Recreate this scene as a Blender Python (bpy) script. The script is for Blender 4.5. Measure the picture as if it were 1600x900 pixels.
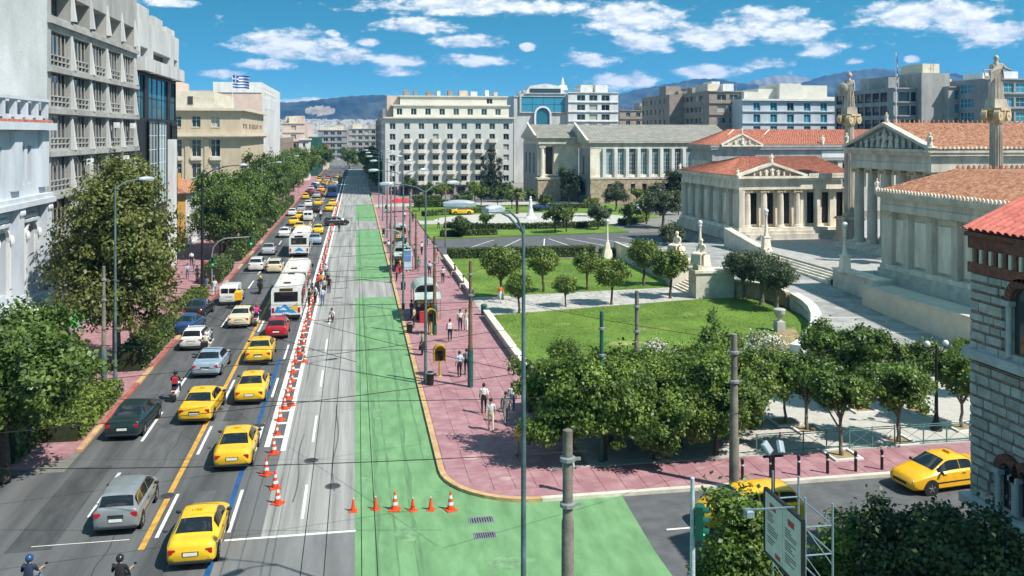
import bpy, bmesh, math, random
import numpy as np
from mathutils import Vector, Matrix
R = math.radians
for _o in list(bpy.data.objects): bpy.data.objects.remove(_o)
SC = bpy.context.scene
COL = SC.collection
# ---------------------------------------------------------------- camera
FPX, EYE = 1400.0, 16.0
YAW = math.atan(244 / 1400)
SN, CS = math.sin(YAW), math.cos(YAW)
cam = bpy.data.cameras.new('camera'); camo = bpy.data.objects.new('camera', cam); COL.objects.link(camo)
camo.location = (0, 0, EYE); camo.rotation_euler = (R(90), 0, -YAW)
cam.sensor_width = 36; cam.lens = 36 * FPX / 1600; cam.shift_y = -240 / 1600
cam.clip_start = .5; cam.clip_end = 40000
SC.camera = camo
# ---------------------------------------------------------------- light and sky
SUN_EL = R(51); SUN_DIR = Vector((.765, -.645, 0)).normalized() * math.cos(SUN_EL) + Vector((0, 0, math.sin(SUN_EL)))
sun = bpy.data.lights.new('sun', 'SUN'); suno = bpy.data.objects.new('sun', sun); COL.objects.link(suno)
suno.rotation_euler = SUN_DIR.to_track_quat('Z', 'Y').to_euler(); suno.location = (60, -80, 120)
sun.energy = 5.0; sun.angle = R(.5); sun.color = (1, .95, .87)
SC.view_settings.view_transform = 'Standard'; SC.view_settings.look = 'None'; SC.view_settings.gamma = 1
SC.view_settings.use_curve_mapping = False; SC.view_settings.exposure = 0.5
SC.render.engine = 'CYCLES'; SC.cycles.max_bounces = 6; SC.cycles.diffuse_bounces = 3; SC.cycles.glossy_bounces = 3
SC.cycles.transmission_bounces = 3; SC.cycles.volume_bounces = 0; SC.cycles.transparent_max_bounces = 6
SC.cycles.use_denoising = True; SC.cycles.caustics_reflective = False; SC.cycles.caustics_refractive = False
W = bpy.data.worlds.new('World'); SC.world = W; W.use_nodes = True
def build_world():
    t = W.node_tree; N = t.nodes; L = t.links; N.clear()
    def mth(op, a, b=None, c=None, clamp=False):
        n = N.new('ShaderNodeMath'); n.operation = op; n.use_clamp = clamp
        for i, v in enumerate((a, b, c)):
            if v is None: continue
            if isinstance(v, (int, float)): n.inputs[i].default_value = v
            else: L.new(v, n.inputs[i])
        return n.outputs[0]
    out = N.new('ShaderNodeOutputWorld'); bg = N.new('ShaderNodeBackground'); L.new(bg.outputs[0], out.inputs[0])
    bg.inputs[1].default_value = .092
    tc = N.new('ShaderNodeTexCoord'); d = tc.outputs['Generated']
    sx = N.new('ShaderNodeSeparateXYZ'); L.new(d, sx.inputs[0])
    # clear deep-blue summer air: the horizon band is kept thin
    cz = N.new('ShaderNodeCombineXYZ'); L.new(sx.outputs[0], cz.inputs[0]); L.new(sx.outputs[1], cz.inputs[1])
    L.new(mth('ADD', mth('MULTIPLY', mth('MAXIMUM', sx.outputs[2], 0), 3.2), .07), cz.inputs[2])
    sky = N.new('ShaderNodeTexSky'); sky.sky_type = 'NISHITA'; sky.sun_disc = False
    sky.sun_elevation = SUN_EL; sky.sun_rotation = math.atan2(SUN_DIR.x, SUN_DIR.y)
    sky.air_density = 1.0; sky.dust_density = .25; sky.ozone_density = 2.5; sky.altitude = 150
    L.new(cz.outputs[0], sky.inputs[0])
    hs = N.new('ShaderNodeHueSaturation'); hs.inputs['Hue'].default_value = .446; hs.inputs['Saturation'].default_value = 1.27; hs.inputs['Value'].default_value = 1.22
    L.new(sky.outputs[0], hs.inputs['Color'])
    # cumulus: azimuth / elevation of each cloud, edges broken up by noise
    az = mth('ARCTAN2', sx.outputs[0], sx.outputs[1]); el = mth('ARCSINE', sx.outputs[2])
    ae = N.new('ShaderNodeCombineXYZ'); L.new(az, ae.inputs[0]); L.new(el, ae.inputs[1])
    nm = N.new('ShaderNodeMapping'); nm.inputs['Scale'].default_value = (1, 2.3, 1); L.new(ae.outputs[0], nm.inputs[0])
    n1 = N.new('ShaderNodeTexNoise'); n1.inputs['Scale'].default_value = 30; n1.inputs['Detail'].default_value = 10; n1.inputs['Roughness'].default_value = .66
    L.new(nm.outputs[0], n1.inputs['Vector'])
    clouds = [(455,70,95,26),(545,88,45,15),(420,100,55,10),(740,10,190,16),(655,40,70,15),(735,66,62,12),(735,95,58,11),(622,95,42,13),(618,112,36,8),
        (985,28,92,30),(1005,65,62,20),(922,94,44,13),(975,125,66,14),(1115,55,88,20),(1190,28,70,20),(1240,50,70,26),(1285,75,42,16),(1110,112,66,13),(1195,100,44,8),
        (1450,22,135,26),(1545,52,75,22),(1335,95,18,6),(352,116,44,8),(480,158,52,6),(265,4,58,7),(520,52,14,7),(825,74,14,7),(575,66,22,7),(1425,92,14,6),
        (640,-40,120,22),(1150,-50,160,24),(380,-30,60,14),(1330,-70,120,22),(900,-80,150,24),(1900,40,140,26),(-250,60,130,22),(2300,-20,180,30),(-600,20,170,24),
        (1800,-90,130,24),(100,-120,150,24),(2900,50,220,30),(-1200,0,240,30)]
    acc = None
    for (px, py, rx, ry) in clouds:
        k = (px - 800) / 1400.; a = math.atan(k) + YAW; e = math.atan((210 - py) / 1400. / math.sqrt(1 + k * k))
        sc = 1 / (1 + k * k)
        s = N.new('ShaderNodeVectorMath'); s.operation = 'SUBTRACT'; L.new(ae.outputs[0], s.inputs[0]); s.inputs[1].default_value = (a, e, 0)
        m = N.new('ShaderNodeVectorMath'); m.operation = 'MULTIPLY'; L.new(s.outputs[0], m.inputs[0]); m.inputs[1].default_value = (1400 / (rx * sc), 1400 / ry, 0)
        ln = N.new('ShaderNodeVectorMath'); ln.operation = 'LENGTH'; L.new(m.outputs[0], ln.inputs[0])
        acc = ln.outputs['Value'] if acc is None else mth('SMOOTH_MIN', acc, ln.outputs['Value'], .25)
    # scattered cloud over the rest of the sky, higher than the rows near the horizon
    n2 = N.new('ShaderNodeTexNoise'); n2.inputs['Scale'].default_value = 5; n2.inputs['Detail'].default_value = 4; L.new(nm.outputs[0], n2.inputs['Vector'])
    up = mth('MULTIPLY', mth('SUBTRACT', el, .17), 6, clamp=True)
    rest = mth('SUBTRACT', mth('MULTIPLY', mth('MULTIPLY', mth('SUBTRACT', n2.outputs['Fac'], .5), 6), up), .35)
    field = mth('MAXIMUM', mth('SUBTRACT', 1.0, acc), rest)
    dens = mth('ADD', field, mth('MULTIPLY', mth('SUBTRACT', n1.outputs['Fac'], .5), 2.6))
    mr = N.new('ShaderNodeMapRange'); mr.interpolation_type = 'SMOOTHSTEP'; L.new(dens, mr.inputs[0]); mr.inputs[1].default_value = -.08; mr.inputs[2].default_value = .55
    n3 = N.new('ShaderNodeTexNoise'); n3.inputs['Scale'].default_value = 30; n3.inputs['Detail'].default_value = 8; n3.inputs['Roughness'].default_value = .64
    ofs = N.new('ShaderNodeVectorMath'); ofs.operation = 'ADD'; L.new(nm.outputs[0], ofs.inputs[0]); ofs.inputs[1].default_value = (.006, .016, 0); L.new(ofs.outputs[0], n3.inputs['Vector'])
    shade = mth('MULTIPLY_ADD', mth('SUBTRACT', n1.outputs['Fac'], n3.outputs['Fac']), 4.2, .6, clamp=True)
    cc = N.new('ShaderNodeMix'); cc.data_type = 'RGBA'; L.new(shade, cc.inputs['Factor']); cc.inputs['A'].default_value = (5.7, 6.5, 6.9, 1); cc.inputs['B'].default_value = (11.0, 10.9, 10.5, 1)
    mx = N.new('ShaderNodeMix'); mx.data_type = 'RGBA'; L.new(mth('MULTIPLY', mr.outputs[0], .97), mx.inputs['Factor']); L.new(hs.outputs[0], mx.inputs['A']); L.new(cc.outputs['Result'], mx.inputs['B'])
    L.new(mx.outputs['Result'], bg.inputs[0])
build_world()
# ---------------------------------------------------------------- helpers
def g(px, py, z=0.0):
    """ground point (height z) seen at a photograph pixel"""
    zc = FPX * (EYE - z) / (py - 210); xc = (px - 800) / FPX * zc
    return (xc * CS + zc * SN, -xc * SN + zc * CS, z)
def cw(px, zc, py=None):
    xc = (px - 800) / FPX * zc
    return (xc * CS + zc * SN, -xc * SN + zc * CS, EYE - (py - 210) * zc / FPX if py is not None else 0)
def onX(px, X):
    k = (px - 800) / FPX; return X / (k * CS + SN) * (CS - k * SN)
def onY(px, Y):
    k = (px - 800) / FPX; return Y / (CS - k * SN) * (k * CS + SN)
def zat(py, X, Y): return EYE - (py - 210) * (X * SN + Y * CS) / FPX
KIDS = {}
def new_obj(name, mesh, parent=None, loc=(0, 0, 0), rz=0.0):
    o = bpy.data.objects.new(name, mesh); COL.objects.link(o)
    o.location = loc
    if rz: o.rotation_euler = (0, 0, rz)
    if parent is not None:
        o.parent = parent; KIDS.setdefault(parent.name, []).append(o)
    return o
def tag(o, label=None, cat=None, group=None, kind=None):
    if label: o['label'] = label
    if cat: o['category'] = cat
    if group: o['group'] = group
    if kind: o['kind'] = kind
    return o
def thing(name, label, cat, loc=(0, 0, 0), rz=0.0, group=None):
    return tag(new_obj(name, None, None, loc, rz), label, cat, group)
def dup(o, loc=None, rz=None, label=None, group=None, parent=None):
    c = o.copy(); COL.objects.link(c)
    if loc is not None: c.location = loc
    if rz is not None: c.rotation_euler = (0, 0, rz)
    if label: c['label'] = label
    if group: c['group'] = group
    if parent is not None:
        c.parent = parent; KIDS.setdefault(parent.name, []).append(c)
    for k in KIDS.get(o.name, []): dup(k, parent=c)
    return c
def paint(o, i, m):
    """a copy's own paint, without touching the shared mesh"""
    o.material_slots[i].link = 'OBJECT'; o.material_slots[i].material = m
class B:
    def __init__(s): s.v = []; s.f = []; s.m = []; s.c = 0
    def add(s, vs, fs):
        n = len(s.v); s.v.extend(tuple(p) for p in vs)
        for f in fs: s.f.append(tuple(n + i for i in f)); s.m.append(s.c)
        return s
    def box(s, x0, y0, z0, x1, y1, z1):
        return s.add([(x0,y0,z0),(x1,y0,z0),(x1,y1,z0),(x0,y1,z0),(x0,y0,z1),(x1,y0,z1),(x1,y1,z1),(x0,y1,z1)],
            [(0,3,2,1),(4,5,6,7),(0,1,5,4),(1,2,6,5),(2,3,7,6),(3,0,4,7)])
    def cham(s, x0, y0, z0, x1, y1, z1, c=.02):
        """a block with its upper edges chamfered"""
        return s.add([(x0,y0,z0),(x1,y0,z0),(x1,y1,z0),(x0,y1,z0),(x0,y0,z1-c),(x1,y0,z1-c),(x1,y1,z1-c),(x0,y1,z1-c),
            (x0+c,y0+c,z1),(x1-c,y0+c,z1),(x1-c,y1-c,z1),(x0+c,y1-c,z1)],
            [(0,1,5,4),(1,2,6,5),(2,3,7,6),(3,0,4,7),(4,5,9,8),(5,6,10,9),(6,7,11,10),(7,4,8,11),(8,9,10,11),(0,3,2,1)])
    def frus(s, x0, y0, x1, y1, z0, z1, i):
        """box tapering by i at the top"""
        return s.add([(x0,y0,z0),(x1,y0,z0),(x1,y1,z0),(x0,y1,z0),(x0+i,y0+i,z1),(x1-i,y0+i,z1),(x1-i,y1-i,z1),(x0+i,y1-i,z1)],
            [(0,3,2,1),(4,5,6,7),(0,1,5,4),(1,2,6,5),(2,3,7,6),(3,0,4,7)])
    def poly(s, pts): return s.add(pts, [tuple(range(len(pts)))])
    def ext(s, pts, vec):
        n = len(pts); vec = Vector(vec); q = [tuple(Vector(p) + vec) for p in pts]
        return s.add(list(pts) + q, [tuple(reversed(range(n))), tuple(range(n, 2*n))] + [(i, (i+1) % n, n + (i+1) % n, n + i) for i in range(n)])
    def cyl(s, p0, p1, r0, r1=None, n=8, caps=True):
        r1 = r0 if r1 is None else r1; p0 = Vector(p0); p1 = Vector(p1); d = (p1 - p0)
        if d.length < 1e-6: return s
        d.normalize(); a = d.orthogonal().normalized(); b = d.cross(a)
        vs = []
        for p, r in ((p0, r0), (p1, r1)):
            for i in range(n):
                t = 2 * math.pi * i / n; vs.append(p + a * (r * math.cos(t)) + b * (r * math.sin(t)))
        fs = [(i, (i+1) % n, n + (i+1) % n, n + i) for i in range(n)]
        if caps: fs += [tuple(reversed(range(n))), tuple(range(n, 2*n))]
        return s.add(vs, fs)
    def tube(s, pts, r, n=6):
        rs = r if isinstance(r, (list, tuple)) else [r] * len(pts)
        for i in range(len(pts) - 1): s.cyl(pts[i], pts[i+1], rs[i], rs[i+1], n)
        return s
    def lathe(s, prof, n=12, c=(0, 0, 0), flute=0.0, ey=1.0):
        vs = []; k = len(prof)
        for (r, z) in prof:
            for i in range(n):
                t = 2 * math.pi * i / n; q = r * (1 - (flute if i % 2 else 0)); vs.append((c[0] + q * math.cos(t), c[1] + ey * q * math.sin(t), c[2] + z))
        fs = [(j*n + i, j*n + (i+1) % n, (j+1)*n + (i+1) % n, (j+1)*n + i) for j in range(k-1) for i in range(n)]
        fs += [tuple(reversed(range(n))), tuple(range((k-1)*n, k*n))]
        return s.add(vs, fs)
    def ell(s, c, r, n=10, m=6):
        rx, ry, rz = r if isinstance(r, (tuple, list)) else (r, r, r)
        vs = [(c[0], c[1], c[2] - rz)]
        for j in range(1, m):
            f = math.pi * j / m
            for i in range(n):
                t = 2*math.pi*i/n; vs.append((c[0] + rx*math.sin(f)*math.cos(t), c[1] + ry*math.sin(f)*math.sin(t), c[2] - rz*math.cos(f)))
        vs.append((c[0], c[1], c[2] + rz)); L = len(vs) - 1
        fs = [(0, 1 + (i+1) % n, 1 + i) for i in range(n)]
        for j in range(m - 2):
            a = 1 + j*n; fs += [(a + i, a + (i+1) % n, a + n + (i+1) % n, a + n + i) for i in range(n)]
        a = 1 + (m-2)*n; fs += [(a + i, a + (i+1) % n, L) for i in range(n)]
        return s.add(vs, fs)
    def mesh(s, name, mats, smooth=False, ang=40):
        me = bpy.data.meshes.new(name); me.from_pydata(s.v, [], s.f)
        for m in (mats if isinstance(mats, (list, tuple)) else [mats]): me.materials.append(m)
        if any(s.m): me.polygons.foreach_set('material_index', s.m)
        if smooth:
            me.polygons.foreach_set('use_smooth', [True] * len(s.f)); me.set_sharp_from_angle(angle=R(ang))
        me.update(); return me
    def obj(s, name, mats, parent=None, loc=(0, 0, 0), rz=0.0, smooth=False, ang=40):
        return new_obj(name, s.mesh(name, mats, smooth, ang), parent, loc, rz)
# ---------------------------------------------------------------- procedural materials
def M(name, col, rough=.8, var=.15, sc=1.2, bump=0.0, bsc=12, metal=0.0, spec=.35, rnd=0.0, col2=None, st=(1, 1, 1), edge=(.35, .65), obj=False, coat=0.0, fine=.5, trans=0.0, hrnd=0.0):
    m = bpy.data.materials.new(name); m.use_nodes = True; t = m.node_tree; N = t.nodes; L = t.links
    p = N['Principled BSDF']
    p.inputs['Roughness'].default_value = rough; p.inputs['Metallic'].default_value = metal; p.inputs['Specular IOR Level'].default_value = spec
    if coat: p.inputs['Coat Weight'].default_value = coat; p.inputs['Coat Roughness'].default_value = .06
    if obj: co = N.new('ShaderNodeTexCoord').outputs['Object']
    else: co = N.new('ShaderNodeNewGeometry').outputs['Position']
    mp = N.new('ShaderNodeMapping'); mp.inputs['Scale'].default_value = st; L.new(co, mp.inputs[0])
    a = N.new('ShaderNodeTexNoise'); a.inputs['Scale'].default_value = sc; a.inputs['Detail'].default_value = 5; a.inputs['Roughness'].default_value = .6; L.new(mp.outputs[0], a.inputs['Vector'])
    r = N.new('ShaderNodeMapRange'); L.new(a.outputs['Fac'], r.inputs[0]); r.inputs[1].default_value = edge[0]; r.inputs[2].default_value = edge[1]
    mx = N.new('ShaderNodeMix'); mx.data_type = 'RGBA'; L.new(r.outputs[0], mx.inputs['Factor'])
    lo = [c * (1 - var) for c in col]; hi = [min(1, c * (1 + var)) for c in (col if col2 is None else col2)]
    mx.inputs['A'].default_value = (*lo, 1); mx.inputs['B'].default_value = (*hi, 1)
    b = N.new('ShaderNodeTexNoise'); b.inputs['Scale'].default_value = bsc; b.inputs['Detail'].default_value = 4; L.new(co, b.inputs['Vector'])
    hv = N.new('ShaderNodeHueSaturation'); L.new(mx.outputs['Result'], hv.inputs['Color'])
    v = N.new('ShaderNodeMapRange'); L.new(b.outputs['Fac'], v.inputs[0]); v.inputs[1].default_value = .25; v.inputs[2].default_value = .75
    v.inputs[3].default_value = 1 - var * fine; v.inputs[4].default_value = 1 + var * fine
    val = v.outputs[0]
    if rnd or hrnd:
        oi = N.new('ShaderNodeObjectInfo')
        q = N.new('ShaderNodeMath'); q.operation = 'MULTIPLY_ADD'; L.new(oi.outputs['Random'], q.inputs[0]); q.inputs[1].default_value = 2 * rnd; q.inputs[2].default_value = 1 - rnd
        w = N.new('ShaderNodeMath'); w.operation = 'MULTIPLY'; L.new(q.outputs[0], w.inputs[0]); L.new(val, w.inputs[1]); val = w.outputs[0]
        if hrnd:
            q = N.new('ShaderNodeMath'); q.operation = 'MULTIPLY_ADD'; L.new(oi.outputs['Random'], q.inputs[0]); q.inputs[1].default_value = -2 * hrnd; q.inputs[2].default_value = .5 + hrnd
            L.new(q.outputs[0], hv.inputs['Hue'])
    L.new(val, hv.inputs['Value']); L.new(hv.outputs[0], p.inputs['Base Color'])
    if bump:
        bp = N.new('ShaderNodeBump'); bp.inputs['Strength'].default_value = bump; bp.inputs['Distance'].default_value = .05; L.new(b.outputs['Fac'], bp.inputs['Height']); L.new(bp.outputs[0], p.inputs['Normal'])
    if trans:
        tr = N.new('ShaderNodeBsdfTranslucent'); L.new(hv.outputs[0], tr.inputs[0]); ms = N.new('ShaderNodeMixShader'); ms.inputs[0].default_value = trans
        out = N['Material Output']; L.new(p.outputs[0], ms.inputs[1]); L.new(tr.outputs[0], ms.inputs[2]); L.new(ms.outputs[0], out.inputs[0])
    return m
def glassmat(name, col, curtain=(.40, .38, .33), share=.16, rough=.06):
    """window glass: dark room behind, drawn blinds in some of the panes"""
    m = bpy.data.materials.new(name); m.use_nodes = True; t = m.node_tree; N = t.nodes; L = t.links; p = N['Principled BSDF']
    oi = N.new('ShaderNodeObjectInfo'); ra = N.new('ShaderNodeValToRGB'); ra.color_ramp.interpolation = 'CONSTANT'
    e = ra.color_ramp.elements; e[0].color = (*col, 1); e[1].position = 1 - share; e[1].color = (*curtain, 1)
    x = e.new(.3 * (1 - share)); x.color = (*[c * 1.8 + .01 for c in col], 1); x = e.new(.7 * (1 - share)); x.color = (*[c * .55 for c in col], 1)
    L.new(oi.outputs['Random'], ra.inputs[0]); L.new(ra.outputs[0], p.inputs['Base Color'])
    p.inputs['Roughness'].default_value = rough; p.inputs['Specular IOR Level'].default_value = .6
    return m
asphalt = M('asphalt', (.074, .076, .079), .88, .28, .35, .35, 22, col2=(.108, .11, .112), st=(1.6, .12, 1))
asphalt_side = M('asphalt_side', (.105, .108, .112), .9, .18, 1.2, .3, 26)
concrete_lane = M('worn_concrete_lane', (.25, .248, .238), .9, .2, .9, .25, 18, col2=(.31, .305, .29), st=(2.2, .06, 1))
green_paint = M('green_road_paint', (.125, .26, .115), .8, .12, 1.1, .3, 34, col2=(.16, .31, .145), st=(1.2, .4, 1), edge=(.3, .65), fine=.9)
white_paint = M('white_road_paint', (.58, .58, .56), .8, .3, 3, .1, 20, edge=(.2, .55))
yellow_paint = M('yellow_road_paint', (.55, .30, .055), .8, .25, 2, .1, 20)
blue_paint = M('blue_road_paint', (.015, .085, .24), .7, .2, 2, .1, 20)
pink_slab = M('pink_paving', (.345, .168, .188), .85, .09, 1.3, .2, 24, rnd=.06, col2=(.41, .255, .265), edge=(.42, .8))
pink_joint = M('pink_paving_bed', (.33, .163, .182), .9, .09, 1.5, .2, 24, col2=(.385, .23, .238), edge=(.4, .75))
kerb_orange = M('ochre_kerb', (.50, .32, .16), .85, .2, 2, .2, 14)
kerb_red = M('red_kerb', (.36, .11, .08), .85, .25, 2, .2, 14)
stone_pale = M('pale_stone', (.58, .54, .46), .85, .16, 1.2, .2, 10)
paving_grey = M('grey_stone_paving', (.40, .39, .365), .85, .18, 1.4, .2, 12, rnd=.12)
paving_light = M('light_plaza_paving', (.44, .42, .38), .85, .1, 2.5, .15, 20, rnd=.08)
paving_bed = M('paving_bed', (.30, .29, .27), .9, .2, .7, .2, 10)
lawn_mat = M('lawn', (.105, .195, .02), .9, .16, .22, .8, 55, col2=(.145, .235, .034), fine=1.6)
soil = M('dry_soil', (.32, .24, .13), .95, .25, 1.2, .4, 20)
marble = M('pentelic_marble', (.69, .60, .475), .7, .14, .9, .12, 8, col2=(.77, .70, .59), st=(1, 1, .35))
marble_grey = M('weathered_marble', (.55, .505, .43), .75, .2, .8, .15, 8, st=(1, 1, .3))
column_stone = M('brownish_marble', (.40, .34, .28), .75, .25, .8, .15, 8, col2=(.50, .44, .37), st=(1, 1, .3))
marble_dark = M('grey_marble', (.33, .33, .33), .75, .18, .8, .15, 8, st=(1, 1, .4))
gold_stone = M('gilded_stone', (.50, .40, .25), .6, .25, 3, .2, 14)
poros = M('brown_ashlar', (.40, .31, .22), .9, .3, 1.6, .35, 9)
tile_red = M('red_roof_tile', (.30, .085, .05), .8, .25, 2.2, .25, 14, col2=(.36, .14, .085))
tile_brown = M('brown_roof_tile', (.27, .105, .055), .8, .25, 2.5, .25, 14, col2=(.40, .20, .12))
tile_pink = M('pink_roof_tile', (.60, .17, .13), .75, .15, 3, .2, 14, rnd=.14)
slate_grey = M('grey_roof', (.24, .23, .20), .85, .16, .7, .2, 6)
conc = M('office_concrete', (.34, .335, .32), .85, .2, .5, .15, 9, st=(1, 1, .3))
conc_pale = M('pale_render', (.50, .50, .49), .85, .16, .5, .1, 9, st=(1, 1, .25))
white_wall = M('white_wall', (.66, .66, .655), .8, .14, .5, .1, 9, st=(1, 1, .3))
neo_blue = M('bluish_white_stucco', (.50, .54, .59), .8, .1, .7, .12, 9, st=(1, 1, .3))
beige_wall = M('beige_stone_wall', (.52, .425, .305), .85, .1, .8, .15, 9, st=(1, 1, .4))
beige_dark = M('beige_stone_dark', (.36, .29, .20), .85, .12, .8, .15, 9)
cream_wall = M('cream_wall', (.63, .56, .44), .85, .1, .6, .1, 9)
pink_wall = M('pinkish_render', (.60, .47, .40), .85, .08, .6, .1, 9)
orange_wall = M('orange_stucco', (.66, .36, .10), .85, .12, .8, .12, 9)
hotel_wall = M('hotel_render', (.56, .57, .545), .85, .08, .5, .08, 9, st=(1, 1, .3))
hotel_cream = M('hotel_cream', (.64, .61, .53), .85, .08, .5, .08, 9)
lilac_wall = M('lilac_ground_floor', (.33, .27, .32), .8, .15, 1, .1, 9)
brownish_wall = M('brownish_wall', (.30, .25, .21), .85, .15, .6, .1, 9)
grey_wall = M('grey_far_wall', (.30, .30, .30), .85, .15, .5, .1, 9)
glass_dark = glassmat('window_glass', (.022, .027, .032))
glass_plain = glassmat('dark_glass', (.018, .024, .03), share=.02)
glass_blue = glassmat('blue_glass', (.02, .13, .20), (.03, .20, .28), .3, .05)
glass_lib = glassmat('library_glass', (.10, .17, .20), (.16, .25, .28), .3, .1)
frame_white = M('white_frame', (.66, .66, .64), .6, .08, 3)
frame_dark = M('dark_frame', (.05, .05, .055), .5, .1, 3)
metal_grey = M('grey_metal', (.30, .31, .31), .5, .12, 2, metal=.4)
pole_teal = M('teal_painted_steel', (.07, .12, .135), .55, .25, 1.2, .1, 10, col2=(.10, .15, .16))
pole_green = M('green_pole_base', (.02, .09, .08), .5, .2, 2)
pole_conc = M('grey_brown_pole', (.17, .155, .13), .8, .25, 1.5, .2, 12)
pole_brown = M('rusty_brown_pole', (.15, .095, .06), .8, .25, 1.5, .2, 12)
black_metal = M('black_metal', (.015, .016, .017), .5, .2, 3)
wire_mat = M('black_wire', (.012, .012, .012), .7, .1, 3)
bark = M('bark', (.10, .075, .05), .95, .35, 6, .8, 20)
bark_grey = M('pale_bark', (.19, .16, .12), .95, .35, 5, .8, 18)
def leafmat(name, a, b, rnd=.15, trans=.22): return M(name, a, .5, .3, 1.1, col2=b, bsc=7, fine=1.3, spec=.45, trans=trans, rnd=rnd)
leaf_orange = leafmat('bitter_orange_leaf', (.060, .122, .020), (.165, .235, .040), trans=.3)
leaf_plane = leafmat('plane_leaf', (.09, .12, .028), (.19, .205, .05), trans=.3)
leaf_city = leafmat('street_tree_leaf', (.062, .122, .022), (.145, .215, .042), trans=.3)
leaf_round = leafmat('garden_orange_leaf', (.07, .13, .018), (.17, .22, .03))
leaf_olive = leafmat('olive_leaf', (.055, .08, .035), (.115, .145, .07))
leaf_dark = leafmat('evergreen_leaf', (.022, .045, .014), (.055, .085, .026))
leaf_hedge = leafmat('hedge_leaf', (.045, .08, .016), (.095, .14, .028))
leaf_palm = leafmat('palm_leaf', (.10, .13, .04), (.19, .21, .07))
flower_white = leafmat('white_blossom', (.6, .58, .5), (.75, .73, .66))
# ================================================================ the setting
rnd = random.Random(7)
def sheet(name, pts, z, m, kind='structure', parent=None):
    return tag(B().poly([(x, y, z) for x, y in pts]).obj(name, m, parent), kind=None if parent else kind)
def rect(x0, y0, x1, y1): return [(x0, y0), (x1, y0), (x1, y1), (x0, y1)]
def slab(name, pts, z0, z1, m, parent=None):
    o = B().ext([(x, y, z0) for x, y in pts], (0, 0, z1 - z0)).obj(name, m, parent)
    return o if parent else tag(o, kind='structure')
ground_mat = M('urban_ground', (.20, .19, .17), .95, .3, .02, .1, 3)
sheet('ground', rect(-5800, -300, 5800, 5900), -.03, ground_mat)
road = sheet('road', rect(-13.62, -40, 3.88, 560), 0, asphalt)
side = sheet('side_street', rect(3.88, 27.5, 140, 38.3), 0, asphalt_side)
sheet('side_street_west', rect(-70, 24, -13.62, 45.5), 0, asphalt)
sheet('car_park_lane', [(11.2, 117), (62, 117), (62, 140), (40, 139), (11.2, 135)], .135, asphalt_side)
old_patch = M('patched_asphalt', (.165, .166, .165), .9, .25, .5, .3, 20, st=(1.5, .2, 1))
sheet('lane_concrete', [(-3.72, 36.6), (0, 36.6), (0, 420), (-3.4, 420), (-3.5, 60), (-3.75, 44)], .004, concrete_lane)
sheet('lane_patch', rect(-5.2, -20, 0, 36.6), .004, old_patch)
def arc(cx, cy, r, a0, a1, n=10): return [(cx + r*math.cos(R(a0 + (a1-a0)*i/n)), cy + r*math.sin(R(a0 + (a1-a0)*i/n))) for i in range(n + 1)]
corner = arc(8.0, 42.34, 4.14, 180, 270)
sheet('green_lane', [(0, -20), (11.4, -20), (11.3, 33), (11.6, 38.3)] + [(8.0, 38.3)] + list(reversed(arc(8.0, 42.34, 4.12, 180, 270))) + [(3.88, 89), (-.12, 89), (.05, 70), (-.05, 52)], .008, green_paint)
for a, b in ((99, 152), (168, 207)): sheet('green_lane', rect(0, a, 3.88, b), .008, green_paint)
for a, b in ((89, 99), (152, 168), (207, 420)): sheet('lane_concrete', rect(0, a, 3.88, b), .006, concrete_lane)
# --- painted markings, each a sheet of its own on the road
def mark(name, x0, y0, x1, y1, m, z=.012): B().poly([(x0, y0, z), (x1, y0, z), (x1, y1, z), (x0, y1, z)]).obj(name, m, road)
mark('yellow_line', -8.27, 36.4, -8.03, 330, yellow_paint)
mark('blue_line', -5.43, 20, -5.22, 66, blue_paint)
for i in range(30):
    y = 39.9 + 9.4 * i
    if y < 330: mark('lane_dash', -11.07, y, -10.92, y + 5, white_paint)
    y = 37.4 + 9.4 * i
    mark('lane_dash', -7.86, y, -7.72, y + 4.4, white_paint)
    if i < 4: mark('lane_dash', -5.1, y, -4.96, y + 4.4, white_paint)
mark('border_line', -4.62, 47.3, -4.34, 330, white_paint); mark('border_line', -3.76, 46.6, -3.5, 330, white_paint)
for i in range(14): mark('ladder_rung', -4.32, 48.6 + 2.3*i, -3.78, 48.95 + 2.3*i, white_paint)
for y, h in ((38.2, 3.7), (47.7, 4.4), (58, 4), (67.5, 4), (77, 4)): mark('lane_dash', -2.26, y, -2.14, y + h, white_paint)
mark('stop_line', -5.1, 36.62, 0, 36.78, white_paint); mark('stop_line', -12.4, 37.4, -8.8, 37.45, white_paint)
mark('lane_dash', -2.2, 32.6, -1.1, 32.72, white_paint)
def smark(x0, y0, x1, y1): B().poly([(x0, y0, .004), (x1, y0, .004), (x1, y1, .004), (x0, y1, .004)]).obj('lane_dash', white_paint, side)
for x in (12.4, 14.6, 33, 38): smark(x, 34.6, x + 1.3, 34.72)
for x in (14.8,): smark(x, 32.3, x + .12, 34.2)
# parking bay lines
cp = bpy.data.objects['car_park_lane']
for x, s in ((15, 5.5), (20, 4.5), (26, 2.2), (30, -1.2), (35, -3.5), (40, -5), (45, -5)):
    B().poly([(x, 123.5, .14), (x + .16, 123.5, .14), (x + s + .16, 133.5, .14), (x + s, 133.5, .14)]).obj('bay_line', white_paint, cp)
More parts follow.
